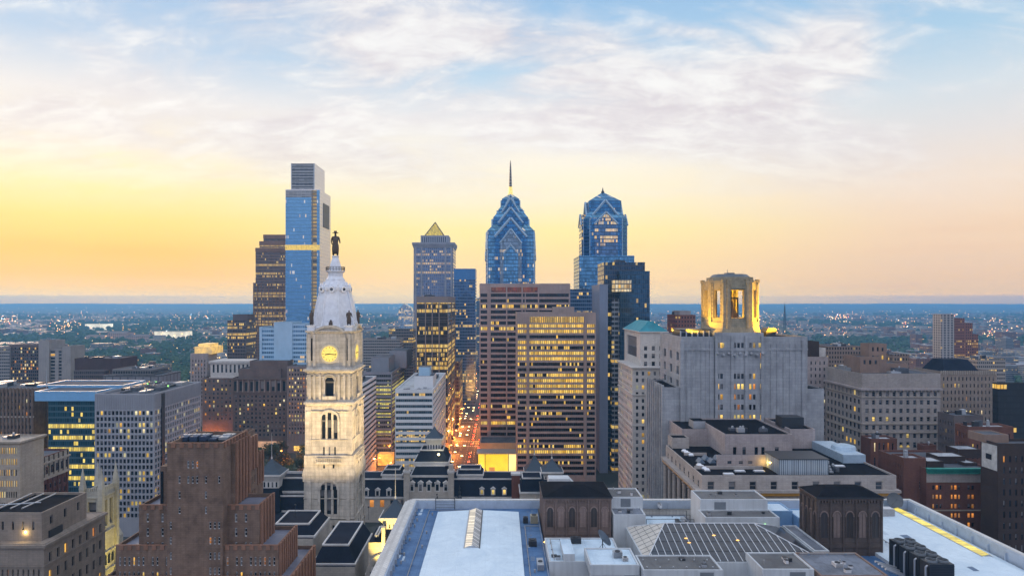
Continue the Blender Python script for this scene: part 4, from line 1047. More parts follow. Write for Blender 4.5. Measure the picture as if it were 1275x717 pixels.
    prof = [(29.4, 408), (26.8, 400), (25.3, 388), (22.8, 375), (19.8, 364), (16.8, 356), (13.6, 350)]
    for k in range(8):
        a = R(22.5 + 45 * k)
        for (r0, p0), (r1, p1) in zip(prof, prof[1:]):
            ribs.tube((cx + rr(r0) * math.cos(a), cy + rr(r0) * math.sin(a), z(p0)), (cx + rr(r1) * math.cos(a), cy + rr(r1) * math.sin(a), z(p1)), .42, iron, 5)
    ribs.each('dome_rib', rt)
    for k in range(8):
        a = R(45 * k); q = MB(); rad = rr(16.2); c = Vector((cx + rad * math.cos(a), cy + rad * math.sin(a), z(360))); n = Vector((math.cos(a), math.sin(a), 0)); t = Vector((-n.y, n.x, 0))
        for i in range(10):
            a0, a1 = 2 * math.pi * i / 10, 2 * math.pi * (i + 1) / 10
            def cp(ang, r_, d): return tuple(c + t * (r_ * math.cos(ang)) + Vector((0, 0, r_ * math.sin(ang))) + n * d)
            q.face([cp(a0, .75, 1.7), cp(a1, .75, 1.7), cp(a1, 1.5, 1.7), cp(a0, 1.5, 1.7)], iron); q.face([cp(a0, 1.5, 1.7), cp(a1, 1.5, 1.7), cp(a1, 1.5, -1.5), cp(a0, 1.5, -1.5)], iron)
            q.face([cp(a0, 0, 1.2), cp(a0, .76, 1.2), cp(a1, .76, 1.2)], dk)
        q.lathe(c.x + n.x * .8, c.y + n.y * .8, [(.5, c.z + 1.3), (.25, c.z + 2.4), (.02, c.z + 3.2)], iron, 6)
        q.build('dormer', rt)
        b2 = R(22.5 + 45 * k); q = MB(); px_, py_ = cx + rr(18.2) * math.cos(b2), cy + rr(18.2) * math.sin(b2)
        q.lathe(px_, py_, [(.9, z(361)), (.9, z(357)), (.55, z(356)), (.7, z(354.6)), (.06, z(351.5))], iron, 8); q.build('pinnacle', rt)
    dr = MB(); dr.lathe(cx, cy, [(rr(12), z(347.2)), (rr(10.5), z(345)), (rr(9.5), z(343)), (rr(9.5), z(339)), (rr(11.5), z(337.4)), (rr(12.3), z(336.6)), (rr(12.3), z(336))], iron, 16); dr.build('lantern_drum', rt)
    ba = MB()
    for i in range(20):
        a = 2 * math.pi * i / 20; ba.tube((cx + rr(11.8) * math.cos(a), cy + rr(11.8) * math.sin(a), z(336.1)), (cx + rr(11.8) * math.cos(a), cy + rr(11.8) * math.sin(a), z(331)), .13, dark_metal, 4)
    for p in (331, 333.5): 
        for i in range(20):
            a, b_ = 2 * math.pi * i / 20, 2 * math.pi * (i + 1) / 20
            ba.tube((cx + rr(11.8) * math.cos(a), cy + rr(11.8) * math.sin(a), z(p)), (cx + rr(11.8) * math.cos(b_), cy + rr(11.8) * math.sin(b_), z(p)), .13, dark_metal, 4)
    ba.build('gallery_railing', rt)
    cp_ = MB(); cp_.lathe(cx, cy, [(rr(8), z(336)), (rr(7.2), z(330)), (rr(5.6), z(324)), (rr(4), z(319)), (rr(4.6), z(317.6)), (rr(4.6), z(316.4))], iron, 12); cp_.build('lantern_cap', rt)
    # pedestals on the four corners
    pd = MB()
    for sx, sy in ((-1, -1), (1, -1), (1, 1), (-1, 1)):
        px_, py_ = cx + sx * (hw - 1.2), cy + sy * (hd - 1.2)
        pd.box(px_ - 1.7, px_ + 1.7, py_ - 1.7, py_ + 1.7, z(411.5), z(406), iron); pd.box(px_ - 2.0, px_ + 2.0, py_ - 2.0, py_ + 2.0, z(406), z(405), iron)
    pd.each('corner_pedestal', rt)
    gp = 'bronze sculptures round the tower dome'
    figure('statue', 'bronze statue of a man in broad hat and long coat, atop the dome', (cx, cy, z(316.4)), z(285.5) - z(316.4), (.3, -1), arm=True, hat=True)
    for (sx, sy), lb in zip(((-1, -1), (1, -1), (1, 1), (-1, 1)), ('bronze standing figure on the left front corner of the dome base', 'bronze standing figure on the right front corner of the dome base', 'bronze standing figure at the far right corner of the dome base', 'bronze standing figure hidden at the far left corner of the dome base')):
        figure('statue', lb, (cx + sx * (hw - 1.2), cy + sy * (hd - 1.2), z(405)), 7.4, (sx * .5, sy), arm=True, group=gp)
    eagle('bronze eagle with spread wings above the clock pediment', (cx, cy - hd + 2.0, z(408)), 6.2, (0, -1))
    eagle('bronze eagle with spread wings over the shaded right side of the clock stage', (cx + hw - 1.6, cy, z(408)), 6.2, (1, 0))
    # floodlights standing on the roofs around the shaft
    warm = (1, .72, .34)
    for k, (lx, ly, lz, tx, ty, tz, e) in enumerate(((cx - 24, Y - 30, 44, cx - 2, Y, 68, 56000), (cx + 24, Y - 30, 44, cx + 2, Y, 68, 56000), (cx + 50, cy - 8, 40, cx + hw, cy, 72, 105000), (cx - 6, Y - 34, 46, cx, Y, 102, 100000), (cx + 48, cy + 8, 42, cx + hw, cy, 100, 110000))):
        fl = root('floodlight', ('small floodlight on a slate roof aimed up at the clock tower'), 'floodlight', (lx, ly, lz), 'floodlights round the clock tower')
        b = MB(); b.box(lx - .35, lx + .35, ly - .3, ly + .3, lz - .8, lz - .3, dark_metal); b.tube((lx, ly, lz - 6), (lx, ly, lz - .8), .08, dark_metal, 5); b.build('housing', fl)
        lamp('flood_lamp', (lx, ly, lz), e, warm, 2.5, 'SPOT', (tx, ty, tz), 62, .8, fl)
clock_tower()

# ------------------------------------------------------------------ city hall ranges around the tower
wstone = stone('city hall stone', (.50, .46, .41), .15, course=(1.8, .8))
def mansard(mb, x0, x1, y0, y1, zb, zt, inset, m=None, topm=None, lip=.6):
    """steep slate roof with a pale curb at top and bottom"""
    m = m or slate
    mb.box(x0 - lip, x1 + lip, y0 - lip, y1 + lip, zb - 1.0, zb, trim)
    mb.frustum((x0, x1, y0, y1), zb, (x0 + inset, x1 - inset, y0 + inset, y1 - inset), zt, m, top=slate)
    i = inset - .3
    for a in ((x0 + i, x1 - i, y0 + i, y0 + i + .6), (x0 + i, x1 - i, y1 - i - .6, y1 - i), (x0 + i, x0 + i + .6, y0 + i + .6, y1 - i - .6), (x1 - i - .6, x1 - i, y0 + i + .6, y1 - i - .6)):
        mb.box(*a, zt - .25, zt + .45, trim)
def dormers(rt, xs, y, z, w, h, lit=.2, face='F'):
    for x in xs:
        q = MB(); q.box(x - w / 2, x + w / 2, y - .5, y + 2.2, z, z + h, trim)
        q.extr_y([(x - w * .62, z + h), (x + w * .62, z + h), (x, z + h + w * .42)], y - .7, y + 2.2, trim); o = q.build('dormer', rt)
        g = MB(); g.box(x - w * .28, x + w * .28, y - .56, y - .5, z + h * .15, z + h * .85, LIT[1] if rnd.random() < lit else GL[0]); g.build('window', o)
def cupola(rt, x, y, z0, hw, hwall, hroof, mast=8, wallm=None):
    q = MB(); wallm = wallm or trim
    w = hw * .86; q.box(x - w, x + w, y - w, y + w, z0, z0 + hwall, wallm); q.frustum((x - w, x + w, y - w, y + w), z0 + hwall * .55, (x - hw - .5, x + hw + .5, y - hw - .5, y + hw + .5), z0 + hwall, trim)
    q.box(x - hw - .8, x + hw + .8, y - hw - .8, y + hw + .8, z0 + hwall, z0 + hwall + .9, trim)
    o = q.build('cupola', rt)
    q = MB()
    for i in range(5): q.box(x - w + (i + .3) * w * .4, x - w + (i + .7) * w * .4, y - w - .04, y - w, z0 + hwall * .08, z0 + hwall * .5, GL[0])
    q.each('louvre', o)
    r = MB(); h = hw + .5; zb = z0 + hwall + .9; cm = plain('slate blue copper', (.028, .05, .075), .55)
    for f0, f1, k0, k1 in ((0, .3, 1, .62), (.3, .65, .62, .28), (.65, 1, .28, .03)):
        r.frustum((x - h * k0, x + h * k0, y - h * k0, y + h * k0), zb + hroof * f0, (x - h * k1, x + h * k1, y - h * k1, y + h * k1), zb + hroof * f1, cm)
    r.build('cupola_roof', o)
    if mast:
        r = MB(); r.lathe(x, y, [(.5, zb + hroof - .3), (.35, zb + hroof + .7), (.1, zb + hroof + 1.1)], trim, 6); r.tube((x, y, zb + hroof), (x, y, zb + hroof + mast), .16, trim, 5, .08); r.build('mast', o)
def ranges():
    # far (western) range with its centre pavilion
    Y = 405; z = lambda p: Z(p, Y)
    rt = root('civic_hall', 'long far range of the city hall, slate mansard roofs with a tall centre pavilion', 'civic building', (X(560, Y), Y + 12, 0))
    b = MB(); ops = []
    sp = spec(30, 7.0, .4, .6, top=2, zmin=4, rec=.6)
    block(b, ops, X(300, Y), X(690, Y), Y, Y + 24, 0, z(618), wstone, sp, None, par=0); b.build('wall', rt); glaze(rt, ops, .25, cap=60)
    b = MB(); mansard(b, X(300, Y), X(690, Y), Y, Y + 24, z(618), z(598), 3.2); b.build('mansard_roof', rt)
    dormers(rt, [X(p, Y) for p in (332, 350, 368, 456, 470, 484)], Y + .6, z(618), 2.8, 4, .35)
    dormers(rt, [X(p, Y) for p in (600, 614, 628)], Y + .6, z(616), 2.6, 3.6, 1.0)
    # pavilion
    y0 = Y - 4; x0, x1 = X(507, y0), X(563, y0); zz = lambda p: Z(p, y0)
    b = MB(); b.box(x0, x1, y0, Y + 30, 0, zz(606), wstone, top=slate); b.build('pavilion_wall', rt)
    b = MB(); mansard(b, x0 + .8, x1 - .8, y0 + .8, Y + 29, zz(606), zz(595), 2.2); mansard(b, X(511, y0), X(559, y0), y0 + 3.2, Y + 27, zz(593), zz(583), 3.0)
    b.box(X(510, y0), X(560, y0), y0 + 3.0, Y + 27.5, zz(597), zz(593) - 1.02, trim); mansard(b, X(514, y0), X(557, y0), y0 + 7, Y + 23, zz(578), zz(565), 3.4); b.box(X(513, y0), X(558, y0), y0 + 6.6, Y + 23.4, zz(583), zz(578) - 1.02, trim); b.build('pavilion_roof', rt)
    dormers(rt, [X(p, y0) for p in (513, 523.5, 534, 544.5, 555)], y0 + .4, zz(612), 2.9, 5.2, 0)
    for p in (503, 558):
        q = MB(); q.box(X(p, y0), X(p + 7, y0), y0 - 1.6, y0 + 2.6, 0, zz(588), wstone); q.box(X(p - .8, y0), X(p + 7.8, y0), y0 - 2, y0 + 3, zz(588), zz(585), trim); q.box(X(p + .8, y0), X(p + 6.2, y0), y0 - 1.2, y0 + 2.2, zz(585), zz(578), wstone); q.build('chimney_stack', rt)
    cupola(rt, X(538, Y), Y + 14, zz(566), X(548, Y) - X(538, Y), zz(553) - zz(566), zz(539) - zz(552), 0)
    lamp('roof_lamp', (X(545.5, Y), Y + 2, z(566)), 900, (1, .85, .45), .5, parent=rt)
    q = MB(); q.ball((X(545.5, Y), Y + 3.2, z(567)), .8, glow('roof lamp globe', (1, .88, .45), 2.5), 8, 6); q.build('lamp_globe', rt)
    # roof pieces left and right of the pavilion
    for p0, p1, t in ((474, 499, 587), (569, 601, 587)):
        q = MB(); q.box(X(p0, Y), X(p1, Y), Y + 4, Y + 18, z(598), z(592), trim); mansard(q, X(p0, Y), X(p1, Y), Y + 4, Y + 18, z(592), z(t), 1.5); q.build('attic_block', rt)
    q = MB(); q.lathe(X(572.5, Y), Y - 3, [(1.6, z(622)), (1.4, z(617)), (.5, z(614)), (.9, z(611)), (.3, z(608)), (.5, z(606)), (.05, z(602))], dark_metal, 8); q.build('finial', rt)
    # side (right-hand) twin cupolas
    for i, (p, Yc, top) in enumerate(((688, 372, 574), (666, 415, 569))):
        zc = lambda q_: Z(q_, Yc); hw_ = (X(p + 12, Yc) - X(p, Yc))
        cupola(rt, X(p, Yc), Yc + hw_, zc(597), hw_, zc(589) - zc(597), zc(top) - zc(588), 8)
        q = MB(); q.frustum((X(p - 14, Yc), X(p + 14, Yc), Yc - 1, Yc + 16), zc(630), (X(p - 12, Yc), X(p + 12, Yc), Yc, Yc + 14), zc(597), slate); q.build('pavilion_roof', rt)
    q = MB(); mansard(q, X(648, 380), X(677, 380), 380, 396, Z(612, 380), Z(596, 380), 1.2); q.box(X(648, 380), X(677, 380), 380, 396, 0, Z(612, 380) - 1.02, wstone); q.build('corner_block', rt)
    q = MB(); q.box(X(637, 404), X(647, 404), 399, 404, 0, Z(589, 404), brickr); q.box(X(636, 404), X(648, 404), 398.6, 404.4, Z(589, 404), Z(587, 404), trim); q.build('chimney_stack', rt)
    # left (southern) range
    Y = 352; z = lambda p: Z(p, Y)
    r2 = root('civic_hall', 'city hall roofs left of the clock tower with a white cupola and pale cornices', 'civic building', (X(350, Y), Y, 0))
    b = MB(); b.box(X(305, Y), X(384, Y), Y - 22, Y + 24, 0, z(634), wstone, top=slate); b.build('wall', r2)
    b = MB(); mansard(b, X(320, Y), X(388, Y), Y - 4, Y + 20, z(632), z(616), 2.0); mansard(b, X(330, Y), X(388, Y), Y + 2, Y + 18, z(612), z(598), 3); b.box(X(330, Y), X(388, Y), Y + 2, Y + 18, z(618), z(612) - 1.02, trim)
    b.build('mansard_roof', r2)
    cupola(r2, X(336, Y), Y + 3, z(606), X(350.5, Y) - X(336, Y), z(591) - z(606), z(571) - z(588), 13)
    b = MB(); b.frustum((X(318, Y), X(354, Y), Y - 6, Y + 10), z(633), (X(323, Y), X(349, Y), Y - 3, Y + 8), z(606), slate); b.build('cupola_base', r2)
    for p in (341, 364):
        q = MB(); xx = X(p, Y); q.lathe(xx, Y - 5.2, [(.01, z(644)), (1.3, z(642)), (1.3, z(637)), (.5, z(634))], trim, 10, sy=.5); q.build('oculus_dormer', r2)
    # nearer range in front of the tower foot
    Y = 285; z = lambda p: Z(p, Y)
    b = MB(); b.box(X(330, Y), X(391, Y), Y - 2, Y + 26, 0, z(668), wstone, top=slate); mansard(b, X(332, Y), X(391, Y), Y, Y + 24, z(666), z(655), 3); b.build('near_roof', r2)
    b = MB(); b.box(X(386, 262), X(442, 262), 262, 300, 0, Z(705, 262), wstone, top=slate); mansard(b, X(388, 262), X(440, 262), 264, 298, Z(703, 262), Z(684, 262), 3); b.build('near_roof', r2)
    # near right pavilion, floodlit yellow
    Y = 262; z = lambda p: Z(p, Y)
    r3 = root('civic_hall', 'floodlit yellow corner pavilion of the city hall with a dark pyramid cupola', 'civic building', (X(490, Y), Y + 8, 0))
    x0, x1 = X(455, Y), X(512, Y)
    b = MB(); b.box(x0, x1, Y, Y + 20, 0, z(716), wstone, top=slate); b.build('wall', r3)
    b = MB(); mansard(b, x0 + .5, X(476, Y), Y + .5, Y + 19, z(714), z(672), 3.5); b.box(x0 + 1, x1, Y + 1, Y + 18, z(716), z(676), wstone, top=slate)
    b.build('mansard_roof', r3)
    q = MB()                                          # curved yellow dormer hood
    n = 10; c0 = X(456, Y); rad = X(476, Y) - c0
    for i in range(n):
        a0, a1 = math.pi / 2 * i / n, math.pi / 2 * (i + 1) / n
        P_ = lambda a, r_: (c0 + rad - r_ * math.cos(a), z(716) + r_ * 1.35 * math.sin(a))
        o0, o1, i0, i1 = P_(a0, rad), P_(a1, rad), P_(a0, rad - 1.5), P_(a1, rad - 1.5)
        q.face([(o0[0], Y - 1, o0[1]), (o1[0], Y - 1, o1[1]), (i1[0], Y - 1, i1[1]), (i0[0], Y - 1, i0[1])], wstone); q.face([(o0[0], Y - 1, o0[1]), (o1[0], Y - 1, o1[1]), (o1[0], Y + 6, o1[1]), (o0[0], Y + 6, o0[1])], wstone)
    q.build('curved_gable', r3)
    q = MB(); q.lathe(X(463, Y), Y - .6, [(.02, z(712)), (.9, z(710)), (1.0, z(705)), (.3, z(702))], trim, 10, sy=.4); q.build('oculus_dormer', r3)
    for p0, p1 in ((476, 480), (503, 508)):
        q = MB(); q.box(X(p0, Y), X(p1, Y), Y - 1.6, Y + 1, 0, z(655), wstone); q.build('pilaster', r3)
    q = MB()
    for i in range(14):
        t = i / 13; q.ball((X(483 + 9 * rnd.random() + 4 * t, Y), Y - .8, z(715 - 34 * t + rnd.uniform(-3, 3))), .9 * (1.2 - .6 * t), wstone, 7, 5)
    q.build('carved_group', r3)
    hw_ = (X(505, Y) - X(474, Y)) / 2; cupola(r3, X(489.5, Y), Y + hw_ + 1, z(660), hw_, z(648) - z(660), z(626) - z(646), 12)
    yl = (1, .70, .16)
    lamp('flood_lamp', (X(478, Y), Y - 14, z(700)), 60000, yl, .5, 'SPOT', (X(488, Y), Y, z(668)), 80, .7, r3)
ranges()
# ------------------------------------------------------------------ generic masonry building
def masonry(name, label, cat, Y, px0, px1, top, depth, mat, F=None, S=None, lit=.15, frame=None, cap=100, extra=None, roof=None, par=.9, plant=0, dark=(0, 0, 1), lits=(0, 1, 2, 3), cornice=None, z0=0, rowvar=.8, fw=.1):
    x0, x1 = X(px0, Y), X(px1, Y); zt = Z(top, Y)
    rt = root(name, label, cat, ((x0 + x1) / 2, Y + depth / 2, z0))
    b = MB(); ops = []
    block(b, ops, x0, x1, Y, Y + depth, z0, zt, mat, F, S, roof, par); b.build('wall', rt)
    if extra: extra(rt, x0, x1, Y, depth, zt, ops)
    glaze(rt, ops, lit, frame, cap, dark=dark, lits=lits, rowvar=rowvar, fw=fw)
    if cornice:
        cm, pr, hh, dz = cornice; q = MB(); q.frustum((x0 - .1, x1 + .1, Y - .1, Y + depth + .1), zt - dz - hh, (x0 - pr, x1 + pr, Y - pr, Y + depth + pr), zt - dz - hh * .45, cm)
        q.box(x0 - pr, x1 + pr, Y - pr, Y + depth + pr, zt - dz - hh * .45, zt - dz, cm) if dz > .2 else [q.box(*a, zt - hh * .45, zt + .02, cm) for a in ((x0 - pr, x1 + pr, Y - pr, Y + .3), (x0 - pr, x0 + .3, Y + .3, Y + depth + pr), (x1 - .3, x1 + pr, Y + .3, Y + depth + pr))]
        q.build('cornice', rt)
    if plant:
        q = MB(); rooftop(q, x0 + 1, x1 - 1, Y + 1, Y + depth - 1, zt - par, plant, 3.2, seed=int(px0 * 3)); q.build('roof_plant', rt)
    return rt
def add_block(rt, Y, px0, px1, top, zb, depth, mat, F=None, S=None, lit=.15, pname='upper_storey', frame=None, roof=None, cap=60, par=.7, dark=(0, 0, 1)):
    b = MB(); ops = []; block(b, ops, X(px0, Y), X(px1, Y), Y, Y + depth, zb, Z(top, Y), mat, F, S, roof, par); o = b.build(pname, rt)
    if ops: glaze(rt, ops, lit, frame, cap, dark=dark)
    return o
brown_br = stone('brown brick', (.205, .138, .104), .26, course=(1.4, .5), streak=.6, scale=.35, mortar=.6)
brown_st = stone('brown stone', (.17, .125, .105), .2, course=(1.4, .6), streak=.3)
red_br   = stone('dull red brick', (.155, .07, .052), .2, course=(.9, .32), streak=.25)
dark_br  = stone('sooty brick', (.055, .038, .033), .2, course=(.9, .32), streak=.2)
beige    = stone('beige stone', (.40, .345, .29), .15, course=(1.5, .65), streak=.3)
pink_st  = stone('pinkish stone', (.40, .345, .335), .12, course=(1.6, .7), streak=.35)
grey_st  = stone('blue grey stone', (.35, .362, .385), .2, course=(3.0, 1.5), streak=.35, scale=.12, mortar=.8)
grid_c   = stone('pale grid concrete', (.33, .34, .38), .08, streak=.2, bump=0)
white_st = stone('white glazed stone', (.60, .57, .54), .08, course=(1.6, .7), streak=.25)
conc     = stone('grey concrete', (.30, .275, .265), .12, streak=.3)

# ------------------------------------------------------------------ left side
def concrete_slabs():
    Y = 700
    rt = masonry('apartment_block', 'wide grey concrete apartment slab with blank stair towers, far left beyond the rooftops', 'apartment block', Y, -8, 12, 432, 24, conc, dict(ux=[(.0, 1)], fh=3.4, h=.45, top=1.6, zmin=30, rec=.5, glass=gG, name='window_band'))
    add_block(rt, Y + 2, 12, 48, 429, 0, 22, MATS['dark brown panel'], dict(ux=[(.03 + i * .0693, .03 + i * .0693 + .052) for i in range(14)], fh=3.4, h=.6, top=3, zmin=30, rec=.4), None, .13, 'window_wing', cap=80)
    add_block(rt, Y - 2, 48, 61, 424, 0, 26, conc, pname='stair_tower'); add_block(rt, Y, 61, 77.5, 434, 0, 24, conc, dict(ux=[(.05, .45), (.72, .95)], fh=3.4, h=.62, top=2, zmin=30, rec=.8), None, .15, 'window_wing')
    add_block(rt, Y - 1, 77.5, 88, 431, 0, 24, conc, pname='stair_tower')
concrete_slabs()
masonry('office_block', 'brown brick office block with thin sandstone bands, far left behind the beige corner block', 'office block', 440, -70, 42, 484, 40, brown_br,
        dict(n=24, fh=4.2, w=.42, h=.55, top=2.4, zmin=30, rec=.4, sill=((3, 7), .35, 1.0, beige), piers=(1.1, .5, brown_br), pier_up=.8), None, .06, cap=100, plant=6,
        extra=lambda rt, x0, x1, Y, d, zt, ops: add_block(rt, 452, 42, 61, 500, 0, 28, brown_br, spec(4, 4.2, .42, .55, top=2.4, zmin=30, piers=(1.1, .4, brown_br)), None, .04, 'setback_wing'))
def blue_top_glass():
    Y = 432
    gl = office('green blue curtain wall', (.015, .06, .085), lit=1.25, cw=1.45, fh=3.65, z0=Z(499, Y) - 3.65 * 40, strength=1.15, metal=.2, mull=(.03, .07, .09), mw=.12, sp=.32, spc=(.03, .08, .11), seed=91, floors=.93, warm=(1, .66, .06), pale=(1, .78, .18))
    cap = plain('sky blue roof panel', (.20, .43, .68), .35, .2, var=.06)
    simple('office_block', 'glass office block with sky blue flat cap and bright yellow lit floors', 'office block',
           [('glazed_body', 60, 121, Y, 34, 499, 0, gl), ('roof_cap', 43, 121, Y - 1, 40, 487, Z(499, Y) + .05, cap), ('upper_cap', 46, 152, Y + 22, 30, 479.5, Z(492, Y), cap)])
    q = MB(); x = X(29, 430); q.lathe(x, 452, [(.3, Z(484, 450)), (.2, Z(470, 450)), (.06, Z(458, 450))], pale_metal, 6); q.thing('antenna', 'thin white mast on the roof of the brown banded block', 'antenna')
blue_top_glass()
def grid_office():
    Y = 380; d = far(192, 250, Y)
    def ex(rt, x0, x1, Y, d, zt, ops):
        q = MB()
        for i in range(34):
            xx = x0 + (i + .5) * (x1 - x0) / 34; q.box(xx - .14, xx + .14, Y - .35, Y - .02, zt - 8.6, zt - .5, grid_c)
        for i in range(54):
            yy = Y + (i + .5) * d / 54; q.box(x1 + .02, x1 + .35, yy - .14, yy + .14, zt - 8.6, zt - .5, grid_c)
        q.build('louvre_rib', rt)
        q = MB(); q.box(x1 + .02, x1 + .5, Y + d * .13, Y + d * .19, 2, zt - 1, MATS['dark metal']); q.build('notch_shade_strip', rt)  # raised dark strip; shade of the notch put into its colour
        q = MB(); rooftop(q, x0 + 2, x1 - 2, Y + 3, Y + d - 3, zt - .9, 26, 2.2, seed=33); q.build('roof_plant', rt)
        q = MB()
        for i in range(7): q.ball((rnd.uniform(x0 + 4, x1 - 3), rnd.uniform(Y + 6, Y + d - 6), zt + 1.2), .5, LIT[i % 2 * 3] if i % 3 else glow('green roof light', (.3, 1, .2), 1.5), 6, 4)
        q.build('roof_light', rt)
    masonry('office_block', 'pale grey grid fronted office block with ribbed blank top storeys and scattered lit windows', 'office block', Y, 118, 192, 490, d, grid_c,
            dict(n=15, fh=3.35, w=.7, h=.68, top=9.6, ml=.6, zmin=8, rec=.6), dict(n=20, fh=3.35, w=.7, h=.68, top=9.6, ml=.8, zmin=8, rec=.45), .2, None, 100, ex, lits=(0, 1, 0, 3))
grid_office()
simple('theatre', 'dark brown hall with a low curved roof among trees, left of the grey grid office', 'hall',
       [('hall', 93, 150, 640, 30, 446, 0, stone('dark plum panel', (.075, .045, .045), .15)), ('low_wing', 92, 130, 632, 8, 461, 0, gC)], plant=(0, 5, 2))
simple('office_block', 'low stepped grey metal clad block, behind the roof of the grey grid office', 'office block',
       [('block', 129, 200, 540, 34, 467, 0, stone('grey metal cladding', (.20, .21, .24), .1, course=(6, 9), mortar=.4, bump=0)), ('upper_block', 140, 190, 545, 26, 459.5, Z(467, 540), gD)], plant=(1, 6, 2.2))
masonry('office_block', 'beige corner block with warmly lit window rows, cut off by the left frame edge', 'office block', 268, -70, 25, 549, 14, beige,
        dict(n=30, fh=4.3, w=.5, h=.56, top=2.6, zmin=20, rec=.4), None, .55, rowvar=.6, cornice=(beige, .8, 1.4, .0), plant=4, lits=(0, 1, 0, 3))
masonry('office_block', 'red brick block with pale stone top storey, below the blue capped glass block', 'office block', 290, -40, 26, 578, far(26, 85, 290), stone('maroon brick', (.12, .05, .045), .15, course=(.9, .32)),
        None, dict(n=9, fh=4.2, w=.42, h=.6, top=12.6, zmin=12, rec=.4, piers=(.9, .35, stone('maroon brick', (.12, .05, .045)))), .03,
        extra=lambda rt, x0, x1, Y, d, zt, ops: (lambda q: (q.box(x0, x1 + .6, Y - .6, Y + d + .3, zt - 10.4, zt - 9.2, beige), q.box(x1 + .02, x1 + .35, Y, Y + d, zt - 9.2, zt - .3, beige), q.box(x0, x1 + .9, Y - .9, Y + d + .5, zt - 3.4, zt - 2.6, beige),
             [q.box(x1 + .3, x1 + .5, Y + (i + .5) * d / 9 - .7, Y + (i + .5) * d / 9 + .7, zt - 8, zt - 4.6, GL[0]) for i in range(9)], q.build('stone_storey', rt)))(MB()))
def stone_corner():
    Y = 200; st = stone('warm grey ashlar', (.27, .225, .19), .2, course=(1.6, .62), streak=.4)
    d = far(55, 131, Y)
    def ex(rt, x0, x1, Y, d, zt, ops):
        q = MB(); q.box(x0 - .5, x1 + .7, Y - .7, Y + d + .4, zt - 1.0, zt - .2, st); q.box(x0 - .3, x1 + .35, Y - .35, Y + d + .3, zt - 6.6, zt - 6.1, st); q.build('string_course', rt)
        add_block(rt, Y + 3, -20, 52, 638, zt - .9, 22, st, dict(n=5, fh=7, w=.22, h=.36, top=2.6, rec=.4), dict(n=3, fh=7, w=.2, h=.38, top=2.0, rec=.4), .0, 'penthouse', roof=black_roof)
        q = MB(); zz = Z(638, Y + 3)
        for i in range(3): q.tube((X(5 + 14 * i, Y + 8), Y + 6, zz + .4), (X(0 + 16 * i, Y + 8), Y + 22, zz + .4), .22, pale_metal, 6)
        q.tube((X(-10, Y + 8), Y + 9, zz + .45), (X(40, Y + 8), Y + 12, zz + .45), .22, pale_metal, 6); q.build('roof_pipe', rt)
        q = MB(); q.box(x1 - 5.5, x1 - 2.2, Y + 6, Y + 12, zt - .9, zt + 1.9, dark_metal); q.box(x1 - 9.5, x1 - 6.5, Y + 3.2, Y + 5.6, zt - .85, zt + 1.2, pale_metal)
        q.ball((x1 - 7.5, Y + 3.0, zt + 2.6), .34, glow('roof door lamp', (1, .70, .25), 6), 8, 6); q.build('roof_plant', rt)
        lamp('door_lamp', (x1 - 7.5, Y + 2.4, zt + 2.4), 260, (1, .7, .25), .3, parent=rt)
    masonry('office_block', 'brown stone corner block with rooftop pavilion, at the bottom left corner', 'office block', Y, -120, 55, 677, d, st,
            dict(n=26, fh=6.0, w=.34, h=.62, top=7.4, zmin=20, rec=.6, ml=.8), dict(n=8, fh=5.4, w=.36, h=.56, top=3.2, zmin=20, rec=.5), .12, frame_m, 100, ex, roof=black_roof, lits=(2, 2, 0), rowvar=.2)
stone_corner()
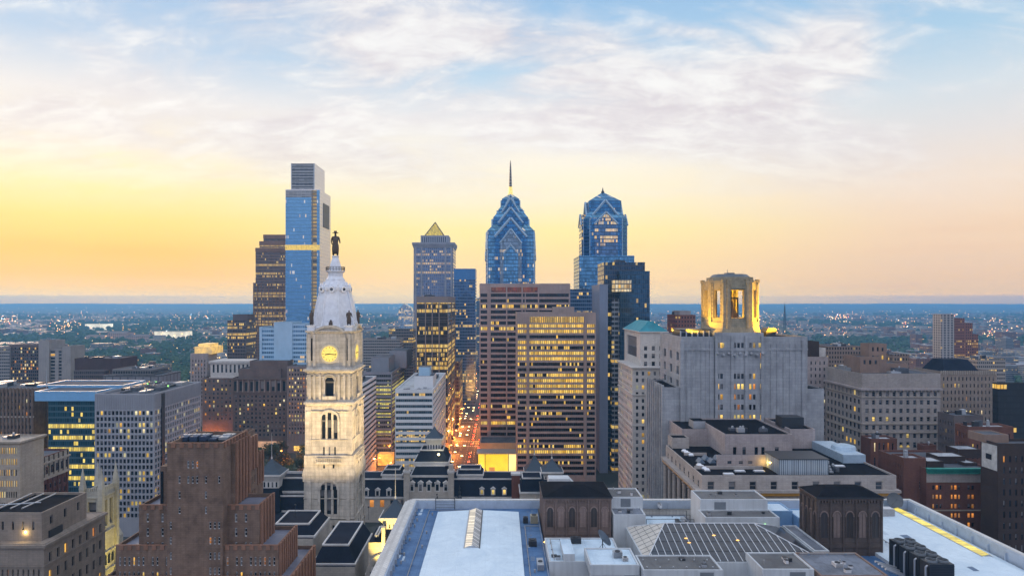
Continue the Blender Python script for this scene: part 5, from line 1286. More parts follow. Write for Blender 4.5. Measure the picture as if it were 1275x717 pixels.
def gothic_church():
    Y = 262; m = stone('pale gothic stone', (.44, .42, .36), .18, course=(1.2, .5), streak=.4)
    x0, x1 = X(103, Y), X(126, Y); d = far(126, 144, Y); zt = Z(612, Y); zb = 0
    rt = root('church', 'pale gothic church tower with pinnacles, its side floodlit yellow', 'church', ((x0 + x1) / 2, Y + d / 2, 0))
    b = MB(); ops = []; s = dict(ux=[(.28, .72)], fh=14, h=.72, top=4.0, rows=1, rec=1.2, zmin=zt - 20); s2 = dict(ux=[(.2, .42), (.58, .8)], fh=14, h=.72, top=4.0, rows=1, rec=1.0, zmin=zt - 20)
    block(b, ops, x0, x1, Y, Y + d, zb, zt, m, s, s2, par=1.0); b.build('tower_wall', rt); glaze(rt, ops, 0, dark=(0,), name='belfry_opening')
    q = MB()
    for sx in (x0, x1):
        for sy in (Y, Y + d):
            q.box(sx - .9, sx + .9, sy - .9, sy + .9, zb, zt + 1, m); q.frustum((sx - 1.0, sx + 1.0, sy - 1.0, sy + 1.0), zt + 1, (sx - .05, sx + .05, sy - .05, sy + .05), zt + 9.5, m)
    q.each('pinnacle', rt)
    q = MB()
    for k in range(7): q.box(x0 + 1 + k * (x1 - x0 - 2) / 7, x0 + 1 + (k + .55) * (x1 - x0 - 2) / 7, Y - .02, Y + .5, zt, zt + 1.3, m); q.box(x1 - .5, x1 + .02, Y + 1 + k * (d - 2) / 7, Y + 1 + (k + .55) * (d - 2) / 7, zt, zt + 1.3, m)
    for zz in (zt - 2, zt - 16, zt - 24, zt - 31): q.box(x0 - .4, x1 + .4, Y - .4, Y + d + .4, zz - .6, zz, m)
    for k in range(3): q.box(x1 + .02, x1 + .3, Y + d * (.2 + .25 * k), Y + d * (.32 + .25 * k), zt - 29, zt - 25.5, GL[0])
    q.build('parapet', rt)
    q = MB(); q.extr_y([(x0 - 16, 0), (x0 - .9, 0), (x0 - .9, zt - 26), (x0 - 8, zt - 14), (x0 - 16, zt - 26)], Y + 3, Y + d + 20, m); q.build('nave', rt)
    lamp('flood_lamp', (x1 + 11, Y - 6, zt - 34), 15000, (1, .74, .10), .5, 'SPOT', (x1, Y + d * .5, zt - 14), 85, .8, rt)
    lamp('flood_lamp', (x1 + 10, Y + d, zt - 44), 13000, (1, .74, .10), .5, 'SPOT', (x1, Y + d * .5, zt - 30), 85, .8, rt)
gothic_church()
def brick_tower():
    Y = 190; m = brown_br; z = lambda p, y=Y: Z(p, y)
    rt = root('office_tower', 'brown brick tower with stepped crenellated setbacks and ribbed right side, in the near left', 'office tower', (X(248, Y), Y + 20, 0))
    warmbr = stone('warm lit orange brown brick', (.27, .145, .098), .18, course=(.9, .32), streak=.25)  # brick's own tone, with warm light on ribs and edges put in
    def blk(nm, p0, p1, y, d, top, zb, F, S, lit=.06, par=1.0):
        b = MB(); ops = []; block(b, ops, X(p0, y), X(p1, y), y, y + d, zb, Z(top, y), m, F, S, black_roof if nm == 'top_block' else membrane('lead grey roof', (.20, .21, .27), (.12, .13, .17)), par); b.build(nm, rt)
        glaze(rt, ops, lit, white_frame, 90, dark=(0, 0, 1, 2), lits=(0, 1, 0, 2), fw=.11)
        x0, x1 = X(p0, y), X(p1, y); zt = Z(top, y); q = MB(); n = int((x1 - x0) / 1.1)
        for i in range(n):
            if i % 2: q.box(x0 + i * (x1 - x0) / n, x0 + (i + 1) * (x1 - x0) / n, y - .22, y - .02, zt - 1.1, zt + .28, warmbr)
        n = max(4, int(d / 1.1))
        for i in range(n):
            if i % 2: q.box(x1 + .02, x1 + .3, y + i * d / n, y + (i + 1) * d / n, zt - 1.3, zt + .34, warmbr)
        q.box(x0 - .1, x1 + .1, y - .1, y + .4, zt + .02, zt + .25, warmbr); q.box(x1 - .4, x1 + .1, y + .4, y + d, zt + .02, zt + .25, warmbr)
        q.build('crenellation', rt)
    def ribs(p1, y, d, top, zb, n, pr=.55):
        q = MB(); x1 = X(p1, y)
        for i in range(n): q.box(x1 + .02, x1 + pr, y + (i + .25) * d / n, y + (i + .7) * d / n, zb, Z(top, y) + .5, warmbr)
        q.each('rib', rt)
    def grid(cols, rows):
        return lambda i, r: (i, r) not in {(c, q) for c, q in zip(cols, rows)}
    d0 = far(292, 311, Y)
    sk = {(4, 1), (5, 1), (6, 1), (2, 3), (4, 3), (5, 3), (6, 3), (8, 3), (2, 5), (8, 5), (2, 7), (8, 7), (11, 3)} | {(c, r) for r in (9, 11, 13, 15, 17, 19, 21) for c in (0, 9, 10, 11)}
    ys = 184.0
    blk('top_block', 208, 277, ys, Y + d0 - ys, 552, 20, dict(n=12, fh=2.05, w=.5, h=.98, top=2.6, ml=.35, rec=.3, zmin=34, skip=lambda i, r: (i, r) not in sk), None, .08)
    blk('shoulder', 277, 292, Y, d0, 552, 30, None, dict(n=4, fh=4.1, w=.3, h=.55, top=4, rec=.5, zmin=60), .08); ribs(292, Y, d0, 552, z(629), 5); 
    b = MB(); block(b, [], X(276, Y + d0), X(287, Y + d0), Y + d0 + .01, Y + d0 + 20, 40, Z(549, Y + d0), m, None, None); b.build('rear_block', rt)
    y2 = Y + d0 + .02; b = MB(); ops = []; block(b, ops, X(240, y2), X(309.5, y2), y2, y2 + 7, 40, Z(545, y2), m, None, dict(n=3, fh=4.1, w=.3, h=.55, top=4, rec=.4, zmin=60)); b.build('rear_block', rt); glaze(rt, ops, 0, None, 20)
    y3 = y2 + 7.02; b = MB(); block(b, [], X(250, y3), X(315, y3), y3, y3 + 9, 40, Z(568, y3), m, None, None); b.build('rear_block', rt); ribs(315, y3, 9, 568, z(629), 4); ribs(309.5, y2, 7, 547, z(600), 3)
    q = MB(); q.box(X(196, Y), X(208, Y) - .02, Y + 1.6, Y + 14, 40, z(582), m); q.box(X(197, Y), X(200, Y), Y + 1.3, Y + 1.58, z(628), z(588), GL[0]); q.build('recessed_wing', rt)
    q = MB(); q.box(X(279, Y), X(286, Y), Y - .06, Y + .2, z(629), z(585), plain('painted gap shade', (.035, .022, .018), .9)); q.build('slot_shade', rt)  # flat dark panel; the gap's shade is put into its colour
    ya = 187.5; da = far(323, 341, ya)
    sk2 = {(c, r) for c in (1, 4, 19, 21) for r in range(9)} | {(c, r) for c in (2,) for r in range(2, 9)} | {(c, r) for c in (15, 16) for r in range(9) } | {(22, r) for r in range(2, 9)}
    blk('middle_block', 173, 323, ya, da, 629, 30, dict(n=24, fh=3.9, w=.5, h=.62, top=2.2, ml=.35, rec=.3, zmin=40, skip=lambda i, r: (i, r) not in sk2), dict(n=4, fh=4.4, w=.35, h=.6, top=3.5, rec=.4, zmin=48), .05)
    ribs(323, ya, da, 629, z(680), 5)
    yb = 185; db = far(346.5, 369, yb)
    blk('lower_block', 144, 346.5, yb, db, 679, 20, dict(n=34, fh=4.0, w=.45, h=.62, top=3.0, ml=.5, rec=.3, zmin=30, skip=lambda i, r: 5 <= i <= 27 and i % 3 == 0), dict(n=9, fh=4.4, w=.3, h=.6, top=2.6, rec=.4, zmin=40), .1)
    ribs(346.5, yb, db, 679, 45, 9)
    yc = 183; dc = far(362, 392, yc)
    blk('low_block', 130, 362, yc, dc, 718, 10, None, dict(n=8, fh=4.4, w=.3, h=.6, top=2.4, rec=.4, zmin=30), .1); ribs(362, yc, dc, 718, 30, 8)
    def unit(nm, p0, p1, y, d, h0, hh, mm):
        q = MB(); zz = z(552) - 1; q.box(X(p0, y), X(p1, y), y, y + d, zz, zz + hh, mm)
        for i in range(2): q.lathe(X(p0 + (p1 - p0) * (.3 + .4 * i), y), y + d / 2, [(.75, zz + hh - .01), (.75, zz + hh + .35), (.6, zz + hh + .36)], pale_metal, 10)
        q.build(nm, rt)
    navy = plain('blue plant casing', (.045, .07, .13), .4, .3)
    for p0, p1, y, d, hh in ((224, 233, 192, 5, 2.4), (236, 245, 192, 5, 2.5), (248, 256, 192.3, 5, 2.5), (258, 268, 193, 6, 1.7), (272, 284, 194, 6, 2.0)): unit('cooling_unit', p0, p1, y, d, 0, hh, navy if p0 < 260 else pale_metal)
    q = MB(); q.ball((X(257, 196), 197.5, z(545)), .01, dark_metal, 4, 3)
brick_tower()
def crown_tower():
    Y = 660
    rt = masonry('office_tower', 'slim beige tower with a glowing stepped yellow crown, at left among mid city blocks', 'office tower', Y, 237, 258, 440, far(258, 270, Y), MATS['pinkish stone'],
                 dict(n=5, fh=3.8, w=.3, h=.6, top=6, zmin=30, rec=.4, piers=(1.3, .5, MATS['pinkish stone'])), dict(n=9, fh=3.8, w=.4, h=.6, top=6, zmin=30, rec=.4), .1, cap=80)
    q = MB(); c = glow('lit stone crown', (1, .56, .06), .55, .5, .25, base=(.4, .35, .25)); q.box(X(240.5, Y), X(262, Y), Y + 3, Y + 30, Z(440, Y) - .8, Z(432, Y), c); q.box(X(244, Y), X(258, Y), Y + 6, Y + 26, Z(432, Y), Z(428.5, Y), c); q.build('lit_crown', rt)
crown_tower()
def brown_hotel():
    def ex(rt, x0, x1, Y, d, zt, ops):
        wm = MATS['white glazed stone']
        add_block(rt, Y + 1, 262, 312, 449, zt - .9, d - 2, wm, dict(n=9, fh=12, w=.45, h=.62, top=3.6, rec=.5), None, .05, 'white_upper_storeys', dark=(0, 1))
        q = MB(); q.box(X(260, Y), X(314, Y), Y - .2, Y + d, Z(452, Y), Z(449.5, Y), wm); q.box(X(260.5, Y), X(313, Y), Y - .3, Y + 1, zt - .4, zt + .6, wm); q.build('white_cornice', rt)
    masonry('hotel', 'brown brick hotel with white colonnaded top storeys, left of the dark corniced block', 'hotel', 640, 252, 311, 470, 26, stone('mauve brown brick', (.20, .145, .125), .12, course=(1, .4)),
            dict(n=11, fh=3.9, w=.38, h=.52, top=2.2, zmin=18, rec=.4), None, .22, None, 100, ex, dark=(0, 1, 2), plant=5)
    def ex2(rt, x0, x1, Y, d, zt, ops):
        m = MATS['dark taupe stone']
        add_block(rt, Y + 3, 311, 358, 449, zt - .9, d - 6, m, None, None, 0, 'upper_storey'); add_block(rt, Y + 1.5, 297, 350, 459, zt - .9, d - 4, m, dict(n=5, fh=20, w=.1, h=.01), None, 0, 'upper_step')
        q = MB(); q.box(x0 - 1, x1 + 1, Y - 1.2, Y + d, zt - 1.6, zt - .95, m); q.box(x0 - .6, x1 + .6, Y - .7, Y + d, zt - 13.5, zt - 12.6, m)
        q.build('cornice', rt); w = (x1 - x0) / 10
        for i in range(10):
            q = MB(); q.lathe(x0 + (i + 1) * w - w * .14, Y - .5, [(.6, zt - 12.6), (.5, zt - 3), (.7, zt - 2)], stone('worn pale column stone', (.27, .235, .22)), 7); q.build('column', rt)
            q = MB(); q.box(x0 + i * w + w * .2, x0 + i * w + w * .7, Y - .06, Y - .01, zt - 11.6, zt - 3.2, GL[0]); q.build('loggia_opening', rt)
        q = MB(); q.box(x0 + 8, x1 - 4, Y - 3, Y - .02, 0.2, 8.5, glow('lit portico', (1, .50, .22), .38, .5, .4, base=(.4, .3, .25))); q.build('portico', rt)
    stone('dark taupe stone', (.15, .118, .108), .14, course=(1.3, .55))
    masonry('hotel', 'dark taupe stone block with heavy cornice and colonnade near its top, lit portico below', 'hotel', 600, 290, 357.5, 470, 30, MATS['dark taupe stone'],
            dict(n=13, fh=3.75, w=.42, h=.54, top=15.4, zmin=12, rec=.4), None, .13, None, 100, ex2, plant=3, dark=(0, 1))
    masonry('office_block', 'grey ribbed office block tucked left of the clock tower shaft, shops lit below', 'office block', 592, 357.5, 392, 456, 30, stone('taupe rib stone', (.22, .19, .185), .1), dict(n=9, fh=3.6, w=.5, h=.5, top=2.5, zmin=14, rec=.4, piers=(.7, .5, stone('taupe rib stone', (.22, .19, .185)))), None, .25, None, 100,
            extra=lambda rt, x0, x1, Y, d, zt, ops: (lambda q: (q.box(x0 + 6, x1, Y - .4, Y - .02, 2, 6, glow('lit shop front', (1, .55, .08), .9, .6, .6)), q.build('shop_front', rt)))(MB()))
brown_hotel()

# ------------------------------------------------------------------ right side
def teal_roofed():
    Y = 400; m = MATS['white glazed stone']; d = far(787.5, 770, Y)
    def ex(rt, x0, x1, Y, d, zt, ops):
        Yc = Y + 5; dc = far(797, 777.5, Yc); zc = lambda p: Z(p, Yc)
        q = MB(); o2 = []
        block(q, o2, X(797, Yc), X(830, Yc), Yc, Yc + dc, zt - .9, zc(414), m, dict(n=3, fh=4.6, w=.42, h=.55, top=8, rec=.4, rows=3), dict(ux=[(.2, .8)], fh=20, h=.62, top=3, rec=.5, rows=1), par=0, roof=m); q.build('upper_block', rt); glaze(rt, o2, 0)
        teal = plain('teal copper roof', (.025, .25, .31), .5, .15, var=.2, scale=.3)
        q = MB(); a, b_ = X(796, Yc), X(831, Yc); q.box(a - .6, b_ + .6, Yc - .8, Yc + dc + .8, zc(414) + .01, zc(412.6), m)
        q.frustum((a - .4, b_ + .4, Yc - .6, Yc + dc + .6), zc(412.6), (a + 7, b_ - 7, Yc + 8, Yc + dc - 8), zc(400.5), teal)
        for i in range(14):
            t = (i + .5) / 14; q.tube((a - .4 + (b_ - a + .8) * t, Yc - .6, zc(412.6) + .1), (a + 7 + (b_ - a - 14) * t, Yc + 8, zc(400.5) + .1), .12, teal, 4)
        q.build('hip_roof', rt)
        q = MB(); q.box(x0 - 1.2, x1 + .3, Y - 1.2, Y + d + .5, zt - .6, zt + .1, m); q.box(x0 - .6, x1, Y - .6, Y + d, zt - 16.5, zt - 15.8, m); q.box(x0 - .5, x1, Y - .5, Y + d, zt - 34.5, zt - 33.8, m); q.build('cornice', rt)
    masonry('office_tower', 'slim white stone tower with a teal copper hip roof', 'office tower', Y, 787.5, 836, 457, d, m,
            dict(n=6, fh=4.0, w=.42, h=.55, top=2.6, zmin=8, rec=.4), dict(n=11, fh=4.0, w=.5, h=.5, top=2.6, zmin=8, rec=.08, sill=(range(0, 18, 2), .3, .5, m)), .14, None, 100, ex, lits=(0, 0, 1, 3), dark=(0, 1, 2), par=.9)
teal_roofed()
def stone_bank():
    Y = 335; g = grey_st; z = lambda p: Z(p, Y)
    rt = root('office_tower', 'massive blue grey stone tower block crowned by a yellow floodlit open belfry', 'office tower', (X(918, Y), Y + 20, 0))
    def bk(nm, p0, p1, y, d, top, F=None, S=None, lit=.12, zb=0, roof=black_roof, cap=90, lits=(0, 1, 2, 2), dark=(0, 1, 2)):
        b = MB(); ops = []; block(b, ops, X(p0, y), X(p1, y), y, y + d, zb, Z(top, y), g, F, S, roof); b.build(nm, rt)
        if ops: glaze(rt, ops, lit, None, cap, lits=lits, dark=dark)
    cols = [(.03, .085), (.105, .16), (.375, .43), (.455, .51), (.535, .59), (.70, .75), (.78, .83), (.93, .975)]
    bk('central_bay', 890.5, 951, Y, 46, 414, dict(ux=cols, fh=5.05, h=.50, top=5.0, rec=.5, zmin=48, skip=lambda i, r: r in (1, 2) and i not in (7,)), None, .55)
    bk('wing', 848, 890.5, Y + 1.2, 44, 419, None, dict(ux=[(.1, .2), (.4, .5), (.7, .8)], fh=7, h=.6, top=8, rec=.6, zmin=50), .1)
    bk('wing', 951, 1005.5, Y + 1.2, 44, 419)
    bk('low_wing', 827, 848, Y + 1.8, far(827, 807, Y), 482, None, dict(n=7, fh=4.3, w=.42, h=.6, top=4, rec=.6, zmin=30, piers=(1.6, 1.1, g), pier_up=1.0), .05)
    bk('low_wing', 1005.5, 1026, Y + 1.8, 40, 484)
    q = MB()
    for p in (850, 887, 954, 1002): q.box(X(p, Y) - 1, X(p, Y) + 1, Y + .55, Y + 1.18, 20, z(424), g)
    for p in (856, 862, 868, 874, 880, 961, 969, 977, 985, 993): q.box(X(p, Y) - .25, X(p, Y) + .25, Y + .9, Y + 1.18, 20, z(428), g)
    for p in (892, 911.5, 929, 949): q.box(X(p, Y) - .7, X(p, Y) + .7, Y - .75, Y - .02, 20, z(418), g)
    for a, b_, y in ((848, 890.3, Y + 1.2), (951.2, 1005.5, Y + 1.2)): q.box(X(a, y), X(b_, y), y - .45, y - .02, Z(436, y), Z(433.5, y), g)
    q.box(X(890.5, Y), X(951, Y), Y - .5, Y - .76 + .7, z(437), z(434.5), g); q.each('pilaster', rt)
    q = MB()
    for i in range(9): q.ball((X(893 + i * 7, Y), Y - .7, z(440 + (i % 2) * 2)), .8, g, 7, 5)
    q.build('carved_frieze', rt)
    q = MB(); q.box(X(850, Y), X(887, Y), Y + 4, Y + 20, z(420), z(412), GL[0]); 
    for i in range(6): q.box(X(850 + i * 7.2, Y) - .3, X(850 + i * 7.2, Y) + .3, Y + 3.7, Y + 3.98, z(420), z(411.5), pale_metal)
    q.box(X(848.6, Y), X(888, Y), Y + 3.4, Y + 20.6, z(412) + .02, z(410.4), dark_metal); q.build('roof_lounge', rt)
    q = MB(); q.box(X(962, Y), X(974, Y), Y + 8, Y + 14, z(419.5) - .9, z(414), dark_metal); q.extr_y([(X(960, Y), z(414)), (X(976, Y), z(414)), (X(972, Y), z(409)), (X(964, Y), z(409))], Y + 7, Y + 15, dark_metal); q.build('roof_housing', rt)
    # crown: chamfered belfry, open on every side
    yc = Y + 2; cs = stone('crown stone', (.33, .285, .20), .18, course=(2.0, 1.0), streak=.5, scale=.3, mortar=.62)
    hx = 11.7; cy = yc + hx; cx = 117.4; ch = hx * .42
    def octo(h, c): return [(cx - h + c, cy - h), (cx + h - c, cy - h), (cx + h, cy - h + c), (cx + h, cy + h - c), (cx + h - c, cy + h), (cx - h + c, cy + h), (cx - h, cy + h - c), (cx - h, cy - h + c)]
    zc = lambda p: Z(p, yc)
    q = MB(); q.prism(octo(hx * 1.12, ch), z(414) - 1, zc(407), cs, poly2=octo(hx * 1.05, ch)); q.prism(octo(hx * 1.05, ch), zc(407), zc(401), cs); q.build('crown_base', rt)
    q = MB(); t = 2.3; zb, zt2, zo = zc(401), zc(352), zc(361)
    P8 = octo(hx, ch)
    for i in range(8):
        a = Vector((*P8[i], 0)); b_ = Vector((*P8[(i + 1) % 8], 0)); dv = (b_ - a); ln = dv.length; dv.normalize(); nn = Vector((dv.y, -dv.x, 0))
        op = .48 if i % 2 == 0 else .50
        lo, hi = ln * (.5 - op / 2), ln * (.5 + op / 2)
        def slab(u0, u1, z0, z1, o=0.0):
            p = [a + dv * u0 + nn * o, a + dv * u1 + nn * o, a + dv * u1 - nn * t, a + dv * u0 - nn * t]; q.prism([(v.x, v.y) for v in p], z0, z1, cs)
        slab(0, lo, zb, zt2); slab(hi, ln, zb, zt2); slab(lo, hi, zo, zt2); slab(lo, hi, zb, zb + 2.0)
        slab(-.2, ln * .10, zb, zt2 + 1.2, .7); slab(ln * .90, ln + .2, zb, zt2 + 1.2, .7)
        slab(lo - 1.1, lo - .1, zb + 2, zt2 - .5, .45); slab(hi + .1, hi + 1.1, zb + 2, zt2 - .5, .45)
        if i == 0:
            for s0, s1 in ((lo - 2.2, lo - .9), (hi + .9, hi + 2.2)): slab(s0, s1, zb - 3, zt2 + 1.8, 1.1)
            slab(lo - .9, hi + .9, zo + .6, zo + 1.6, .6)
    q.build('belfry', rt)
    q = MB(); q.prism(octo(hx * .99, ch), zt2 + .01, zc(349.5), cs); q.prism(octo(hx * .86, ch * .9), zc(349.5), zc(344.5), cs)
    for i in range(8):
        a = Vector((*octo(hx, ch)[i], 0)); q.box(a.x - .9, a.x + .9, a.y - .9, a.y + .9, zt2, zc(347.5), cs)
    q.build('crown_cornice', rt)
    q = MB(); rc = plain('dark crown roof', (.10, .115, .13), .5); q.prism(octo(hx * .76, ch * .8), zc(344.5), zc(340.5), rc, poly2=octo(hx * .62, ch * .7)); q.box(cx - 2, cx + 2, cy - 2, cy + 2, zc(340.5), zc(338.5), rc); q.tube((cx - 1, cy, zc(338.5)), (cx - 1, cy, zc(334)), .12, rc, 5); q.build('crown_roof', rt)
    q = MB(); q.lathe(cx, cy, [(4.2, zc(396)), (3.4, zc(390)), (2.6, zc(384)), (2.2, zc(377)), (1.2, zc(374)), (.4, zc(371))], bronze, 14); q.box(cx - 4.4, cx + 4.4, cy - .4, cy + .4, zc(372), zc(370), dark_metal)
    for s in (-1, 1): q.box(cx + s * 4.2 - .3, cx + s * 4.2 + .3, cy - .4, cy + .4, zc(401), zc(370), dark_metal)
    q.build('bell', rt)
    yl = (1, .53, .02)
    for dx, dy, zz, e in ((-2.2, -1.1, z(416), 50000), (2.1, -1.15, z(416), 150000), (2.4, .5, z(416), 120000), (-2.4, .5, z(416), 70000)):
        lamp('flood_lamp', (cx + dx * hx, cy + dy * hx, zz + 1.0), e * 1.25, yl, .5, 'SPOT', (cx + dx * hx * .4, cy + dy * hx * .4, zc(380)), 100, .8, rt)
    lamp('belfry_lamp', (cx, cy - 3.5, zc(399)), 14000, yl, .6, parent=rt); lamp('belfry_lamp', (cx, cy + 3, zc(356)), 12000, yl, .6, parent=rt)
    q = MB()
    for p in (893, 900, 946, 949): q.box(X(p, Y) - .6, X(p, Y) + .6, Y - .1, Y + .2, z(432), z(427), LIT[1])
    for p in (916, 920): pass
    q.build('lit_slit', rt)
stone_bank()
masonry('office_block', 'narrow pinkish stone block peeping out right of the grey stone tower', 'office block', 450, 1000, 1031, 444, 24, pink_st, dict(n=5, fh=4.2, w=.3, h=.5, top=3, zmin=40, rec=.3), None, .05,
        extra=lambda rt, x0, x1, Y, d, zt, ops: (add_block(rt, 452, 1003, 1020, 425, zt - .9, 16, dark_br, None, None, 0, 'lift_tower'), add_block(rt, 454, 1019, 1028, 433, zt - .9, 12, white_st, None, None, 0, 'tank_room')))
def arched_hotel():
    Y = 400; d = far(1073, 1028, Y)
    def ex(rt, x0, x1, Y, d, zt, ops):
        q = MB()
        for dz, pr, hh in ((8.6, 1.5, 1.0), (13.4, .6, .5), (29.0, .6, .6), (34.2, .5, .5)): q.box(x0 - pr, x1 + pr * .3, Y - pr, Y + d, zt - dz - hh, zt - dz, beige if dz != 8.6 else MATS['pinkish stone'])
        n = 22
        for i in range(n): q.box(x0 + (i + .35) * (x1 - x0) / n, x0 + (i + .65) * (x1 - x0) / n, Y - .9, Y - .02, zt - 10.6, zt - 9.62, beige)
        q.build('cornice', rt)
        q = MB()
        for i in range(11):
            bay = (x1 - x0 - 2) / 11; xc = x0 + 1 + (i + .5) * bay
            if 1 <= i <= 9:
                pts = [(xc + bay * .25 * math.cos(math.pi * k / 8), zt - 43.2 + bay * .34 * math.sin(math.pi * k / 8)) for k in range(9)]
                q.face([(a, Y - .03, zz) for a, zz in pts], LIT[1] if i in (5, 6) else GL[0])
        q.build('arched_head', rt)
        add_block(rt, Y + 12, 1071, 1096, 444, zt - .9, 20, stone('tan brick', (.25, .175, .14), .15), dict(n=3, fh=5, w=.4, h=.5, top=2), None, .1, 'roof_house'); add_block(rt, Y + 14, 1096, 1130, 452, zt - .9, 18, MATS['tan brick'], dict(n=6, fh=6, w=.55, h=.45, top=3), None, .6, 'roof_house')
        add_block(rt, Y + 18, 1082, 1104, 428, zt - .9, 10, MATS['tan brick'], dict(n=3, fh=5, w=.4, h=.5, top=2), None, .1, 'roof_house')
    masonry('hotel', 'big beige stone hotel with rows of windows, arched lower windows and blank parapet', 'hotel', Y, 1073, 1171, 465, d, stone('grey beige stone', (.36, .32, .295), .13, course=(1.5, .65), streak=.3),
            dict(n=11, fh=4.9, w=.46, h=.56, top=10.6, ml=1, zmin=8, rec=.5), dict(n=9, fh=4.9, w=.46, h=.56, top=10.6, ml=1, zmin=8, rec=.25), .10, frame_m, 100, ex, plant=8, lits=(1, 1, 0), rowvar=.95)
arched_hotel()
def brown_uppers():
    simple('apartment_block', 'long tan brick block with warm windows, behind the parapet of the beige hotel', 'apartment block',
           [('block', 1030, 1072, 560, 30, 431, 0, office('tan block front', (.04, .035, .03), lit=.25, cw=2.2, fh=3.6, mull=(.22, .16, .13), mw=.5, sp=.45, spc=(.22, .16, .13), seed=95))], plant=(0, 5, 3))
    simple('apartment_block', 'tan brick block with a lit end stair, right behind the arched beige hotel', 'apartment block', [('block', 1112, 1132, 540, 26, 441, 0, MATS['tan block front'])], plant=(0, 3, 2))
    Y = 470
    def ex(rt, x0, x1, Y, d, zt, ops):
        q = MB(); a, b_ = X(1177, Y), X(1222, Y); q.frustum((a, b_, Y + 2, Y + 26), zt - .4, (a + 4, b_ - 4, Y + 8, Y + 20), Z(448.5, Y), slate); q.build('hip_roof', rt)
        q = MB(); n = 26
        for i in range(n): q.box(x0 + i * (x1 - x0) / n, x0 + (i + .5) * (x1 - x0) / n, Y - .4, Y - .02, zt - 2.2, zt + .4, beige)
        q.build('battlement', rt)
    masonry('apartment_block', 'tan stone block with dark hipped roof and notched parapet, beside the beige hotel', 'apartment block', Y, 1171, 1241, 462, 30, stone('tan stone', (.30, .24, .20), .14, course=(1.4, .6)),
            dict(n=14, fh=4.6, w=.32, h=.55, top=4, zmin=20, rec=.4), None, .07, None, 100, ex)
    simple('office_block', 'plain grey beige block behind the dark hipped roof', 'office block', [('block', 1217, 1252, 600, 30, 447, 0, gE)], plant=(0, 4, 3))
    simple('office_block', 'black glass block with a few warm lights, at the right frame edge', 'office block', [('block', 1243, 1330, 420, 5, 477, 0, office('black glass', (.010, .011, .014), lit=.10, cw=2.0, fh=3.8, mull=(.015, .015, .018), mw=.15, sp=.3, spc=(.014, .014, .016), seed=97, floors=.95, rough=.6))])
    masonry('warehouse', 'grey brown brick block with dim upper windows, in front of the tan stone block', 'warehouse', 372, 1188, 1224, 517, 14, stone('grey brown brick', (.14, .115, .11), .18, course=(1, .4)), dict(n=7, fh=4.4, w=.3, h=.45, top=4, zmin=20, rec=.4), dict(n=5, fh=4.4, w=.3, h=.45, top=4, zmin=20), .05, plant=4)
brown_uppers()
